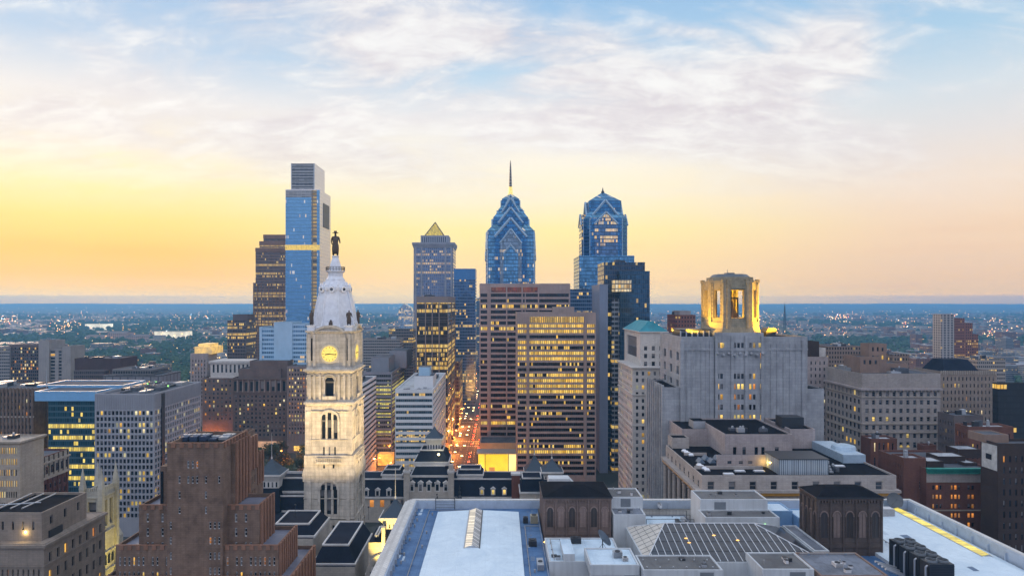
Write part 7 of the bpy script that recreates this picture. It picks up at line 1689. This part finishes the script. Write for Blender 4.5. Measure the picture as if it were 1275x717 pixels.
def roof_things():
    blk = plain('black plant casing', (.022, .026, .032), .45, .2); fanm = plain('grey fan guard', (.16, .18, .20), .5, .3)
    words = ('nearest', 'second', 'third', 'farthest')
    for i in range(4):
        y0 = 172 + i * 4.6; x0, x1 = 108.4, 114.6; z0, z1 = 56.02, 64.2 + .1 * i
        t = root('cooling_tower', f'black rooftop cooling tower, {words[i]} of the row of four beside the white hip roof', 'cooling tower', ((x0 + x1) / 2, y0 + 2.1, z0), 'row of rooftop cooling towers')
        b = MB(); b.box(x0, x1, y0, y0 + 4.2, z0 + .5, z1, blk)
        for k in range(12): b.box(x0 - .06, x1 + .06, y0 - .06, y0 - .005, z0 + .9 + k * .6, z0 + 1.1 + k * .6, blk)
        for sx in (x0 + .3, x1 - .3):
            for sy in (y0 + .3, y0 + 3.9): b.box(sx - .15, sx + .15, sy - .15, sy + .15, z0, z0 + .5, dark_metal)
        b.build('casing', t)
        for xx in (x0 + 1.65, x1 - 1.65):
            q = MB(); q.lathe(xx, y0 + 2.1, [(1.42, z1), (1.35, z1 + .55), (1.2, z1 + .56), (1.2, z1 + .2)], fanm, 16); q.build('fan_ring', t)
            q = MB()
            for k in range(5):
                a = 2 * math.pi * k / 5; q.tube((xx, y0 + 2.1, z1 + .42), (xx + 1.15 * math.cos(a), y0 + 2.1 + 1.15 * math.sin(a), z1 + .42), .12, dark_metal, 4)
            q.build('fan', t)
        q = MB(); q.tube((x0 - .4, y0 + 1, z0 + .3), (x0 - .4, y0 + 1, z1 - 1), .25, pale_metal, 7); q.tube((x0 - .4, y0 + 1, z1 - 1), (x0 + .2, y0 + 1, z1 - .6), .25, pale_metal, 7); q.build('pipe', t)
    def dish(label, x, y, z, r, az, el, m):
        t = root('satellite_dish', label, 'satellite dish', (x, y, z)); f = Vector((math.sin(az) * math.cos(el), math.cos(az) * math.cos(el), math.sin(el))); a = f.orthogonal().normalized(); b_ = f.cross(a); c = Vector((x, y, z + r * 1.35))
        q = MB()
        for d_off in (0, -.06):
            ring = []
            for k in range(7):
                rr = r * k / 6; off = .28 * r * (k / 6) ** 2 + d_off
                ring.append([c + f * off + a * (rr * math.cos(2 * math.pi * j / 20)) + b_ * (rr * math.sin(2 * math.pi * j / 20)) for j in range(20)])
            for k in range(6):
                for j in range(20): q.face([ring[k][j], ring[k][(j + 1) % 20], ring[k + 1][(j + 1) % 20], ring[k + 1][j]], m)
        q.build('reflector', t, smooth=True)
        q = MB(); tip = c + f * (r * .85)
        for k in range(3): q.tube(c + f * (.27 * r) + a * (r * .96 * math.cos(2.1 * k)) + b_ * (r * .96 * math.sin(2.1 * k)), tip, .04, dark_metal, 4)
        q.ball(tip, .16, dark_metal, 6, 4); q.build('feed_horn', t)
        q = MB(); q.tube((x, y, z), c - f * .1, .14, dark_metal, 6)
        for k in range(3): q.tube((x, y, z + r * .9), (x + r * .6 * math.cos(2.1 * k + .4), y + r * .6 * math.sin(2.1 * k + .4), z), .06, dark_metal, 4)
        q.build('mount', t)
    dish('big dark satellite dish facing the camera, at the far end of the right white roof', 138.5, 239.5, 57.0, 2.7, R(188), R(28), plain('dark dish mesh', (.09, .10, .115), .5, .3))
    dish('pale satellite dish turned aside, left of the big dark dish', 133.2, 240.2, 57.0, 2.3, R(140), R(30), pale_metal)
    dish('tilted satellite dish on a tripod, on the white roof below the left brown pavilion', 29.4, 194.5, 59.3, 2.6, R(62), R(26), plain('grey dish', (.13, .15, .18), .4, .2))
    dish('small grey satellite dish, far side by the parapet behind the sunken court', 56, 239.6, 57.5, 1.1, R(150), R(30), pale_metal)
    def unit(label, x, y, z, w, d, h, m, fan=True, name='air_conditioner', cat='air conditioner'):
        t = root(name, label, cat, (x, y, z)); b = MB(); b.box(x - w / 2, x + w / 2, y - d / 2, y + d / 2, z + .12, z + h, m)
        for k in range(int(h / .25)): b.box(x - w / 2 + .08, x + w / 2 - .08, y - d / 2 - .04, y - d / 2 - .004, z + .25 + k * .25, z + .33 + k * .25, dark_metal)
        b.box(x - w / 2 + .1, x - w / 2 + .3, y - d / 2 + .1, y + d / 2 - .1, z, z + .12, dark_metal); b.box(x + w / 2 - .3, x + w / 2 - .1, y - d / 2 + .1, y + d / 2 - .1, z, z + .12, dark_metal); b.build('casing', t)
        if fan:
            q = MB(); q.lathe(x, y, [(min(w, d) * .36, z + h), (min(w, d) * .36, z + h + .18), (min(w, d) * .28, z + h + .19), (min(w, d) * .1, z + h + .1)], dark_metal, 12); q.build('fan_guard', t)
    unit('boxy grey air conditioner on the small white roof right of the dish', 31.6, 183, 62.0, 2.4, 2.0, 1.5, pale_metal); unit('little white air conditioner beside the boxy grey one', 33.2, 180.4, 62.0, 1.5, 1.3, .9, white_frame)
    unit('dark grey air conditioner against the left brown pavilion', 22.5, 201.6, 59.3, 3.0, 2.2, 1.6, dark_metal)
    unit('dark square air conditioner on the walkway right of the white hip roof', 9.9, 205, 57.32, 2.4, 2.8, 1.7, dark_metal); unit('yellowish air conditioner by the parapet, right of the white hip roof', 11.4, 226, 57.32, 2.4, 2.6, 2.6, plain('cream casing', (.45, .40, .27), .5))
    unit('small dark air conditioner beside the yellowish one', 8.6, 226, 57.32, 1.6, 2, 1.9, dark_metal); unit('long low air conditioner on the walkway at the bottom edge', 11.2, 188, 57.32, 1.8, 5.5, 1.6, pale_metal)
    unit('tall black air handler beside the blue sheds', 102, 217, 58.0, 3, 3, 2.4, dark_metal); unit('pale tank box left of the satellite dishes', 131.4, 232, 57.4, 4.0, 3.4, 3.0, white_frame, False, 'tank_box', 'tank')
    unit('small white air handler on the dull roof in the centre bottom', 88.6, 179, 61.0, 2.0, 2.4, 1.0, white_frame)
    unit('narrow grey air handler beside the sunken court roof', 61.2, 224, 57.2, 1.4, 9, 1.3, pale_metal); unit('second narrow air handler, dark, beside the sunken court roof', 59.0, 223, 57.2, 1.2, 9, 1.0, dark_metal)
    q = MB()
    for x in (-22.5, -15.8):
        q.tube((x, 240.6, 56.6), (x, 240.6, 61.2), .12, dark_metal, 6); q.tube((x, 240.6, 61.2), (x + .4, 243.5, 61.2), .12, dark_metal, 6); q.tube((x + .4, 243.5, 61.2), (x + .4, 243.5, 60.3), .12, dark_metal, 6)
    for zz in (58, 59, 60, 61.1): q.tube((-22.5, 240.6, zz), (-15.8, 240.6, zz), .06 if zz < 61 else .12, dark_metal, 5)
    q.thing('roof_ladder', 'dark metal crossover ladder over the far parapet of the blue roof', 'ladder')
    fm = pale_metal; q = MB()
    for k in range(14): q.tube((13.0, 178 + k * 4.4, 57.32), (13.0, 178 + k * 4.4, 58.0), .07, fm, 4)
    for zz in (57.3, 58.0): q.tube((13.0, 178, zz), (13.0, 235.2, zz), .06, fm, 4)
    q.thing('roof_railing', 'thin metal railing along the right edge of the blue roof', 'railing')
    wl = glow('small bulkhead lamp', (1, .62, .12), 4)
    for x, y, z, lb in ((13.6, 205.0, 58.3, 'small amber bulkhead lamp on the wall beside the walkway'), (82.0, 210.85, 61.6, 'small greenish lamp on the wall of the right white penthouse'), (92.0, 199.8, 59.4, 'small amber lamp at the foot of the right brown pavilion')):
        q = MB(); q.ball((x, y, z), .3, wl if 'green' not in lb else glow('greenish lamp', (.4, 1, .35), 3), 8, 6); q.box(x - .12, x + .12, y - .05, y + .35, z - .5, z - .25, dark_metal); q.thing('wall_lamp', lb, 'lamp')
roof_things()

# ------------------------------------------------------------------ trees, street lamps, cars
leafm = plain('leaf green', (.045, .075, .032), .6, var=.45, scale=.35); barkm = plain('bark', (.07, .055, .045), .9)
def tree_meshes(seed, h, r):
    q = random.Random(seed); c = MB(); t = MB()
    t.tube((0, 0, 0), (0, 0, h * .55), r * .075, barkm, 7, r * .045)
    for k in range(6):
        a = k * 1.05 + q.random(); t.tube((0, 0, h * (.28 + .05 * k)), (math.cos(a) * r * .62, math.sin(a) * r * .62, h * (.55 + .06 * k)), r * .04, barkm, 5, r * .012)
    cl = [(q.uniform(-.6, .6) * r, q.uniform(-.6, .6) * r, h * q.uniform(.42, .86), r * q.uniform(.28, .52)) for _ in range(15)]
    for cx_, cy_, cz_, rr in cl:
        for _ in range(46):
            d = Vector((q.gauss(0, 1), q.gauss(0, 1), q.gauss(0, .8))).normalized() * rr * q.uniform(.5, 1.12); p = Vector((cx_, cy_, cz_)) + d
            u = Vector((q.gauss(0, 1), q.gauss(0, 1), q.gauss(0, 1))).normalized() * q.uniform(.45, .95); v = u.orthogonal().normalized() * q.uniform(.3, .7)
            c.face([p - u, p + v, p + u, p - v], leafm)
    return c.mesh('crown'), t.mesh('trunk')
TREES = [tree_meshes(s, h, r) for s, h, r in ((1, 14, 6), (2, 11, 5), (3, 17, 7))]
def tree(x, y, k, label, group, s=1.0, rz=0):
    o = root('tree', label, 'tree', (x, y, 0), group); o.rotation_euler = (0, 0, rz); o.scale = (s, s, s)
    for nm, me in (('crown', TREES[k][0]), ('trunk', TREES[k][1])):
        p = bpy.data.objects.new(nm, me); COL.objects.link(p); p.parent = o
tr = random.Random(3)
for i in range(26):
    y = tr.uniform(470, 575); px = tr.uniform(318, 386); tree(X(px, y), y, tr.randrange(3), 'dark leafy tree in the square in front of the lit portico', 'trees in the square left of the clock tower', tr.uniform(.7, 1.05), tr.uniform(0, 6))
for i in range(20):
    y = 450 + i * 27; tree(-44.6 if i % 2 else -12.2, y, 1, 'small street tree on the kerb of the glowing avenue', 'street trees along the avenue', tr.uniform(.5, .75), tr.uniform(0, 6))
for i, (px, y) in enumerate(((200, 560), (212, 600), (222, 560), (205, 640), (228, 690))): tree(X(px, y), y, i % 3, 'tree in the gap behind the grey grid office', 'trees behind the grey grid office', 1, i)

headm = glow('sodium lamp head', (1, .42, .06), 9, .1)
def lamp_mesh():
    p = MB(); p.tube((0, 0, 0), (0, 0, 8.2), .11, dark_metal, 6, .07); p.tube((0, 0, 8.2), (1.5, 0, 8.6), .06, dark_metal, 5); h = MB(); h.ball((1.6, 0, 8.5), .6, headm, 8, 5, sz=.6); return p.mesh('post'), h.mesh('lamp_head')
LP, LH = lamp_mesh()
def street_lamp(x, y, rz, label, group, light=True, energy=60000):
    o = root('street_lamp', label, 'street lamp', (x, y, 0), group); o.rotation_euler = (0, 0, rz)
    for nm, me in (('post', LP), ('lamp_head', LH)):
        p = bpy.data.objects.new(nm, me); COL.objects.link(p); p.parent = o
    if light: lamp('street_light', (x + 1.6 * math.cos(rz), y, 7.6), energy, (1, .27, .04), .5)
for i in range(22):
    y = 448 + i * 34
    for s in (-1, 1): street_lamp(-43 if s < 0 else -14, y + (17 if s > 0 else 0), 0 if s < 0 else math.pi, 'orange sodium street lamp on the kerb of the avenue', 'sodium lamps along the avenue', (i + (s > 0)) % 2 == 0, 40000 if i < 10 else 3000)
for i in range(12):
    y = 446 + (i % 4) * 38; px = 322 + (i // 4) * 26; street_lamp(X(px, y), y, i, 'orange street lamp among the trees of the square', 'lamps in the square', i % 2 == 0, 9000)
for px, y in ((456, 520), (470, 536), (484, 520), (247, 628), (255, 622), (262, 630)): street_lamp(X(px, y), y, .3, 'orange street lamp in a side street between blocks', 'lamps in the side streets', True, 5000 if px < 300 else 9000)

paints = [plain(n, c, .3, .2, .05) for n, c in (('black car paint', (.015, .015, .018)), ('silver car paint', (.35, .36, .38)), ('white car paint', (.65, .65, .64)), ('red car paint', (.22, .02, .02)), ('navy car paint', (.02, .035, .09)))]
tailm = glow('red tail light', (1, .07, .02), 16, .1); beamm = glow('headlight', (1, .66, .28), 22, .1); tyre = plain('tyre', (.02, .02, .02), .9)
def car_meshes(pm):
    b = MB(); prof = [(-2.2, .35), (2.2, .35), (2.25, .75), (1.3, .95), (-2.0, 1.0), (-2.25, .8)]; b.extr_x(prof, -.88, .88, pm)
    c = MB(); c.extr_x([(-1.7, 1.0), (1.1, .96), (.4, 1.45), (-1.1, 1.48)], -.76, .76, GL[0]); c.box(-.74, .74, -1.05, .35, 1.46, 1.52, pm)
    w = MB()
    for y in (-1.4, 1.4):
        for x in (-.9, .72):
            i = len(w.v); w.tube((x, y, .34), (x + .18, y, .34), .34, tyre, 12)
    t = []
    for x in (-.62, .62):
        q = MB(); q.box(x - .26, x + .26, -2.34, -2.24, .58, .92, tailm); t.append(('tail_light', q.mesh('tail_light')))
        q = MB(); q.box(x - .26, x + .26, 2.24, 2.36, .5, .85, beamm); t.append(('headlight', q.mesh('headlight')))
    return [('body', b.mesh('body')), ('cabin', c.mesh('cabin')), ('wheels', w.mesh('wheels'))] + t
CARS = [car_meshes(p) for p in paints]
def car(x, y, rz, k, group, where):
    cn = ('black', 'silver', 'white', 'red', 'navy blue')[k]
    o = root('car', f'{cn} car with its lights on, {where}', 'car', (x, y, .02), group); o.rotation_euler = (0, 0, rz)
    for nm, me in CARS[k]:
        p = bpy.data.objects.new(nm, me); COL.objects.link(p); p.parent = o
cr = random.Random(11); used = []
for n in range(120):
    lane = cr.randrange(4); y = 450 + cr.random() ** 1.2 * 700; x = -38.6 + lane * 6.7
    if any(abs(x - a) < 2 and abs(y - b_) < 7 for a, b_ in used): continue
    used.append((x, y)); car(x, y, 0 if lane >= 2 else math.pi, cr.randrange(5), 'cars driving on the avenue', 'in the traffic of the glowing avenue')
for n in range(26):
    y = cr.choice((424, 430, 443, 452, 610, 616)); x = X(cr.uniform(320, 392), y)
    if any(abs(x - a) < 6 and abs(y - b_) < 3 for a, b_ in used): continue
    used.append((x, y)); car(x, y, R(90) if cr.random() < .5 else R(-90), cr.randrange(5), 'cars round the square', 'on the road round the square of trees')
for n in range(18):
    y = cr.uniform(650, 900); x = X(254, y) + cr.choice((-3, 0, 3)); car(x, y, 0, cr.randrange(5), 'cars in the left side street', 'in the side street left of the brown hotel')

# ------------------------------------------------------------------ the plain beyond
OCC = []
for o in list(bpy.data.objects):
    if o.type == 'MESH' and o.get('kind') != 'structure' and len(o.data.vertices) > 7:
        p = o
        while p.parent: p = p.parent
        if p.name.split('.')[0] in ('car', 'tree', 'street_lamp'): continue
        bb = o.bound_box; b0 = W[p] if (o.parent or p in W) else (0, 0, 0)
        xs = [c[0] * o.scale[0] for c in bb]; ys = [c[1] * o.scale[0] for c in bb]
        bx = b0[0] + (o.location[0] if o.parent else 0); by = b0[1] + (o.location[1] if o.parent else 0)
        if max(xs) - min(xs) > 5: OCC.append((bx + min(xs), bx + max(xs), by + min(ys), by + max(ys)))
def free(x0, x1, y0, y1, g=5):
    if x1 > -52 and x0 < -5 and y0 < 1260: return False
    return not any(x0 - g < b and x1 + g > a and y0 - g < d and y1 + g > c for a, b, c, d in OCC)
wood = lambda x, y: False
def is_wood(x, y):
    from mathutils import noise
    px = CX + x / y * FP; py = CY + CAMH / y * FP
    if 60 < px < 250 and 402 < py < 474 and not (100 < px < 235 and 408 < py < 428 and False): return noise.noise(Vector((x * .006, y * .004, 1))) > -.28
    return noise.noise(Vector((x * .0016, y * .0011, 7))) > (.16 if px < 640 else .27)
kinds = [('low red brick block with a flat roof, on the city plain', 'low red brick blocks on the plain', office('low brick front', (.03, .03, .035), lit=.2, cw=2.6, fh=3.4, mull=(.17, .085, .07), mw=.55, sp=.45, spc=(.17, .085, .07), seed=131, z0=.6)),
         ('low pale stone block with a flat roof, on the city plain', 'low pale stone blocks on the plain', office('low pale front', (.045, .05, .06), lit=.16, cw=2.4, fh=3.4, mull=(.33, .31, .29), mw=.5, sp=.5, spc=(.33, .31, .29), seed=133, z0=.6)),
         ('low grey concrete block with a flat roof, on the city plain', 'low grey concrete blocks on the plain', office('low grey front', (.04, .045, .055), lit=.2, cw=2.2, fh=3.4, mull=(.17, .17, .18), mw=.3, sp=.5, spc=(.17, .17, .18), seed=135, z0=.6))]
roofs = [membrane('dusk roof a', (.11, .12, .14), (.07, .075, .09)), membrane('dusk roof b', (.26, .28, .31), (.17, .18, .21)), membrane('dusk roof c', (.13, .085, .075), (.09, .06, .055))]
lr = random.Random(23); n_low = 0; tries = 0
while n_low < 270 and tries < 9000:
    tries += 1
    y = 560 + (lr.random() ** 1.35) * 1750; px = lr.uniform(-40, 1310); x = X(px, y); w = lr.uniform(14, 46); d = lr.uniform(14, 40); h = lr.uniform(7, 22) if lr.random() < .82 else lr.uniform(24, 46)
    if is_wood(x, y) or not free(x - w / 2, x + w / 2, y, y + d): continue
    OCC.append((x - w / 2, x + w / 2, y, y + d)); n_low += 1
    lab, grp, m = lr.choice(kinds); rf = lr.choice(roofs)
    b = MB(); block(b, [], x - w / 2, x + w / 2, y, y + d, 0, h, m, None, None, rf, .8)
    bx0 = lr.uniform(x - w * .35, x); b.box(bx0, bx0 + w * .22, y + d * .3, y + d * .6, h - .8, h + lr.uniform(1.5, 4), rf)
    b.box(x + w * .2, x + w * .34, y + d * .2, y + d * .4, h - .8, h + 1.0, pale_metal)
    b.thing('low_rise_block', lab, 'low rise block', grp)
def far_city():
    q = random.Random(31); b = MB(); fm = [k[2] for k in kinds]
    n = 0
    for _ in range(15000):
        y = 1150 + 7200 * q.random() ** 1.7; px = q.uniform(-30, 1305); x = X(px, y)
        if is_wood(x, y): continue
        w = q.uniform(12, 60); d = q.uniform(12, 40); h = q.uniform(5, 11) if q.random() < .9 else q.uniform(12, 26)
        if y < 2500 and not free(x - w / 2, x + w / 2, y, y + d, 2): continue
        b.frustum((x - w / 2, x + w / 2, y, y + d), 0, (x - w / 2, x + w / 2, y, y + d), h, q.choice(fm), q.choice(roofs)); n += 1
    o = b.thing('distant_rooftops', 'mass of tiny distant rooftops spreading to the hills', 'rooftops', kind='stuff')
    b = MB(); wm = [plain('dark wood green', (.030, .068, .036), .95, var=.4, scale=.05), plain('dusk wood green', (.045, .080, .038), .95, var=.4, scale=.05)]
    for _ in range(26000):
        y = 640 + 6800 * q.random() ** 1.8; px = q.uniform(-30, 1305); x = X(px, y)
        if not is_wood(x, y) and q.random() > (.10 if x < 0 else .05): continue
        r = q.uniform(4, 8) * (1 + y / 6000)
        if y < 2400 and not free(x - r, x + r, y - r, y + r, 0): continue
        i = len(b.v); k = b.mi(q.choice(wm)); h = r * q.uniform(.9, 1.7)
        ring = []
        for lv, (rr, zz) in enumerate(((.55, .15), (1.0, .45), (.8, .8), (.35, 1.05))):
            for j in range(6):
                a = j * math.pi / 3 + lv * .5; s = rr * q.uniform(.75, 1.25); b.v.append((x + r * s * math.cos(a), y + r * s * math.sin(a), h * zz * q.uniform(.85, 1.2)))
        for lv in range(3):
            for j in range(6):
                p0, p1 = i + lv * 6 + j, i + lv * 6 + (j + 1) % 6; b.f.append((p0, p1, p1 + 6, p0 + 6)); b.m.append(k)
        b.f.append(tuple(i + 18 + j for j in range(6))); b.m.append(k)
    b.thing('woods', 'dark green tree cover spread between distant rooftops', 'woods', kind='stuff')
    b = MB(); ms = [glow('amber city light', (1, .45, .10), 4.5, .3), glow('pale city light', (1, .66, .30), 4, .3), glow('red city light', (1, .16, .06), 5, .3), glow('cool city light', (.70, .86, 1), 5, .3)]
    cl = [(q.uniform(0, 1275), 900 + 5500 * q.random() ** 1.4) for _ in range(46)] + [(255, 1500), (262, 1550), (215, 2600), (1045, 2500), (1245, 2700), (1230, 2500), (800, 2200), (965, 2400)]
    def light(x, y, z, r, m):
        i = len(b.v); k = b.mi(m); b.v += [(x, y, z - r), (x + r, y, z), (x, y - r, z), (x - r, y, z), (x, y + r, z), (x, y, z + r)]
        for f in ((0, 1, 2), (0, 2, 3), (0, 3, 4), (0, 4, 1), (5, 2, 1), (5, 3, 2), (5, 4, 3), (5, 1, 4)): b.f.append(tuple(i + j for j in f)); b.m.append(k)
    for px, yc in cl:
        for _ in range(q.randrange(5, 26)):
            y = yc * math.exp(q.gauss(0, .10)); x = X(px + q.gauss(0, 9), y); light(x, y, q.uniform(12, 24),  .0006 * y * q.uniform(.6, 1.5), q.choice((ms[0], ms[0], ms[1], ms[2] if q.random() < .3 else ms[0], ms[3] if q.random() < .25 else ms[1])))
    for _ in range(70):
        y = 1000 + 5200 * q.random() ** 1.3; x = X(q.uniform(-20, 1295), y); dx, dy = q.choice(((0, 62), (70, 0), (70, 0), (52, 30), (-40, 55))); m_ = q.choice((ms[0], ms[0], ms[1]))
        for k in range(q.randrange(8, 26)): light(x + dx * k + q.gauss(0, 4), y + dy * k, 14, .00042 * y * q.uniform(.7, 1.2), m_)
    for _ in range(420):
        y = 800 + 8500 * q.random() ** 1.5; x = X(q.uniform(-20, 1295), y); light(x, y, q.uniform(12, 26), .00050 * y * q.uniform(.4, 1.3), q.choice((ms[0], ms[1], ms[0], ms[0], ms[1])))
    for _ in range(60):
        y = q.uniform(7000, 14500); x = X(q.uniform(-20, 1295), y)
        for _k in range(q.randrange(1, 9)): xx = x + q.gauss(0, 160); yy = y + q.gauss(0, 300); light(xx, yy, hill_z(xx, yy) + 9, .00036 * y * q.uniform(.6, 1.3), q.choice((ms[0], ms[1], ms[1], ms[3])))
    b.thing('city_lights', 'countless small street lights scattered over the plain', 'city lights', kind='stuff')
far_city()
# landmarks on the plain
def landmarks():
    Y = 2300; tan = office('pink museum front', (.10, .08, .08), lit=.2, cw=7, fh=9, mull=(.42, .27, .22), mw=.6, sp=.4, spc=(.42, .27, .22), seed=141)
    rt = root('museum', 'long pinkish museum with a raised centre block, among the trees at left', 'museum', (X(145, Y), Y, 0))
    for p0, p1, t in ((105, 134, 417), (134, 157, 412.5), (157, 186, 416.5)):
        b = MB(); x0, x1 = X(p0, Y) + .3, X(p1, Y) - .3; zt = Z(t, Y); b.box(x0, x1, Y, Y + 50, 0, zt - 6, tan); b.extr_x([(Y, zt - 6), (Y + 50, zt - 6), (Y + 25, zt)], x0, x1, roofs[2]); b.build('wing' if p0 != 134 else 'centre_block', rt)
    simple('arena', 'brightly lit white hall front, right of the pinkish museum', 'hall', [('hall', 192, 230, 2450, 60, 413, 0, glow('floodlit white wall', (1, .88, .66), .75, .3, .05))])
    simple('rail_depot', 'long white lit shed in the woods far behind the museum', 'shed', [('shed', 106, 132, 3300, 60, 403.5, 0, glow('lit pale shed', (1, .9, .7), 1.0, .5, .01))])
    Y = 2600; q = MB(); x = X(977, Y); zt = Z(375, Y); s = 5
    for sx, sy in ((-1, -1), (1, -1), (1, 1), (-1, 1)): q.tube((x + sx * s, Y + sy * s, 0), (x + sx * .8, Y + sy * .8, zt - 18), 1.0, dark_metal, 5)
    for k in range(9):
        z0 = (zt - 18) * k / 9; z1 = (zt - 18) * (k + 1) / 9; w0 = s - (s - .8) * k / 9; w1 = s - (s - .8) * (k + 1) / 9; q.tube((x - w0, Y - w0, z0), (x + w1, Y - w1, z1), .5, dark_metal, 4); q.tube((x + w0, Y - w0, z0), (x - w1, Y - w1, z1), .5, dark_metal, 4)
    q.tube((x, Y, zt - 18), (x, Y, zt), .8, dark_metal, 5, .4); q.thing('radio_mast', 'lattice radio mast rising above the horizon, right of the lit belfry', 'mast')
landmarks()

# ------------------------------------------------------------------ the air
def air():
    m = bpy.data.materials.new('dusk haze'); m.use_nodes = True; nt = m.node_tree; nt.nodes.clear()
    v = nd(nt, 'ShaderNodeVolumePrincipled'); o = nd(nt, 'ShaderNodeOutputMaterial'); nt.links.new(v.outputs[0], o.inputs['Volume'])
    v.inputs['Color'].default_value = (.20, .56, 1.0, 1); v.inputs['Density'].default_value = HAZE; v.inputs['Density Attribute'].default_value = ''; v.inputs['Anisotropy'].default_value = 0.3
    m.cycles.homogeneous_volume = True
    b = MB(); b.box(-18000, 18000, -1900, 18600, -3, 304, m)
    ob = b.thing('haze', 'bluish evening haze lying over the whole city', 'haze', kind='stuff')
air()
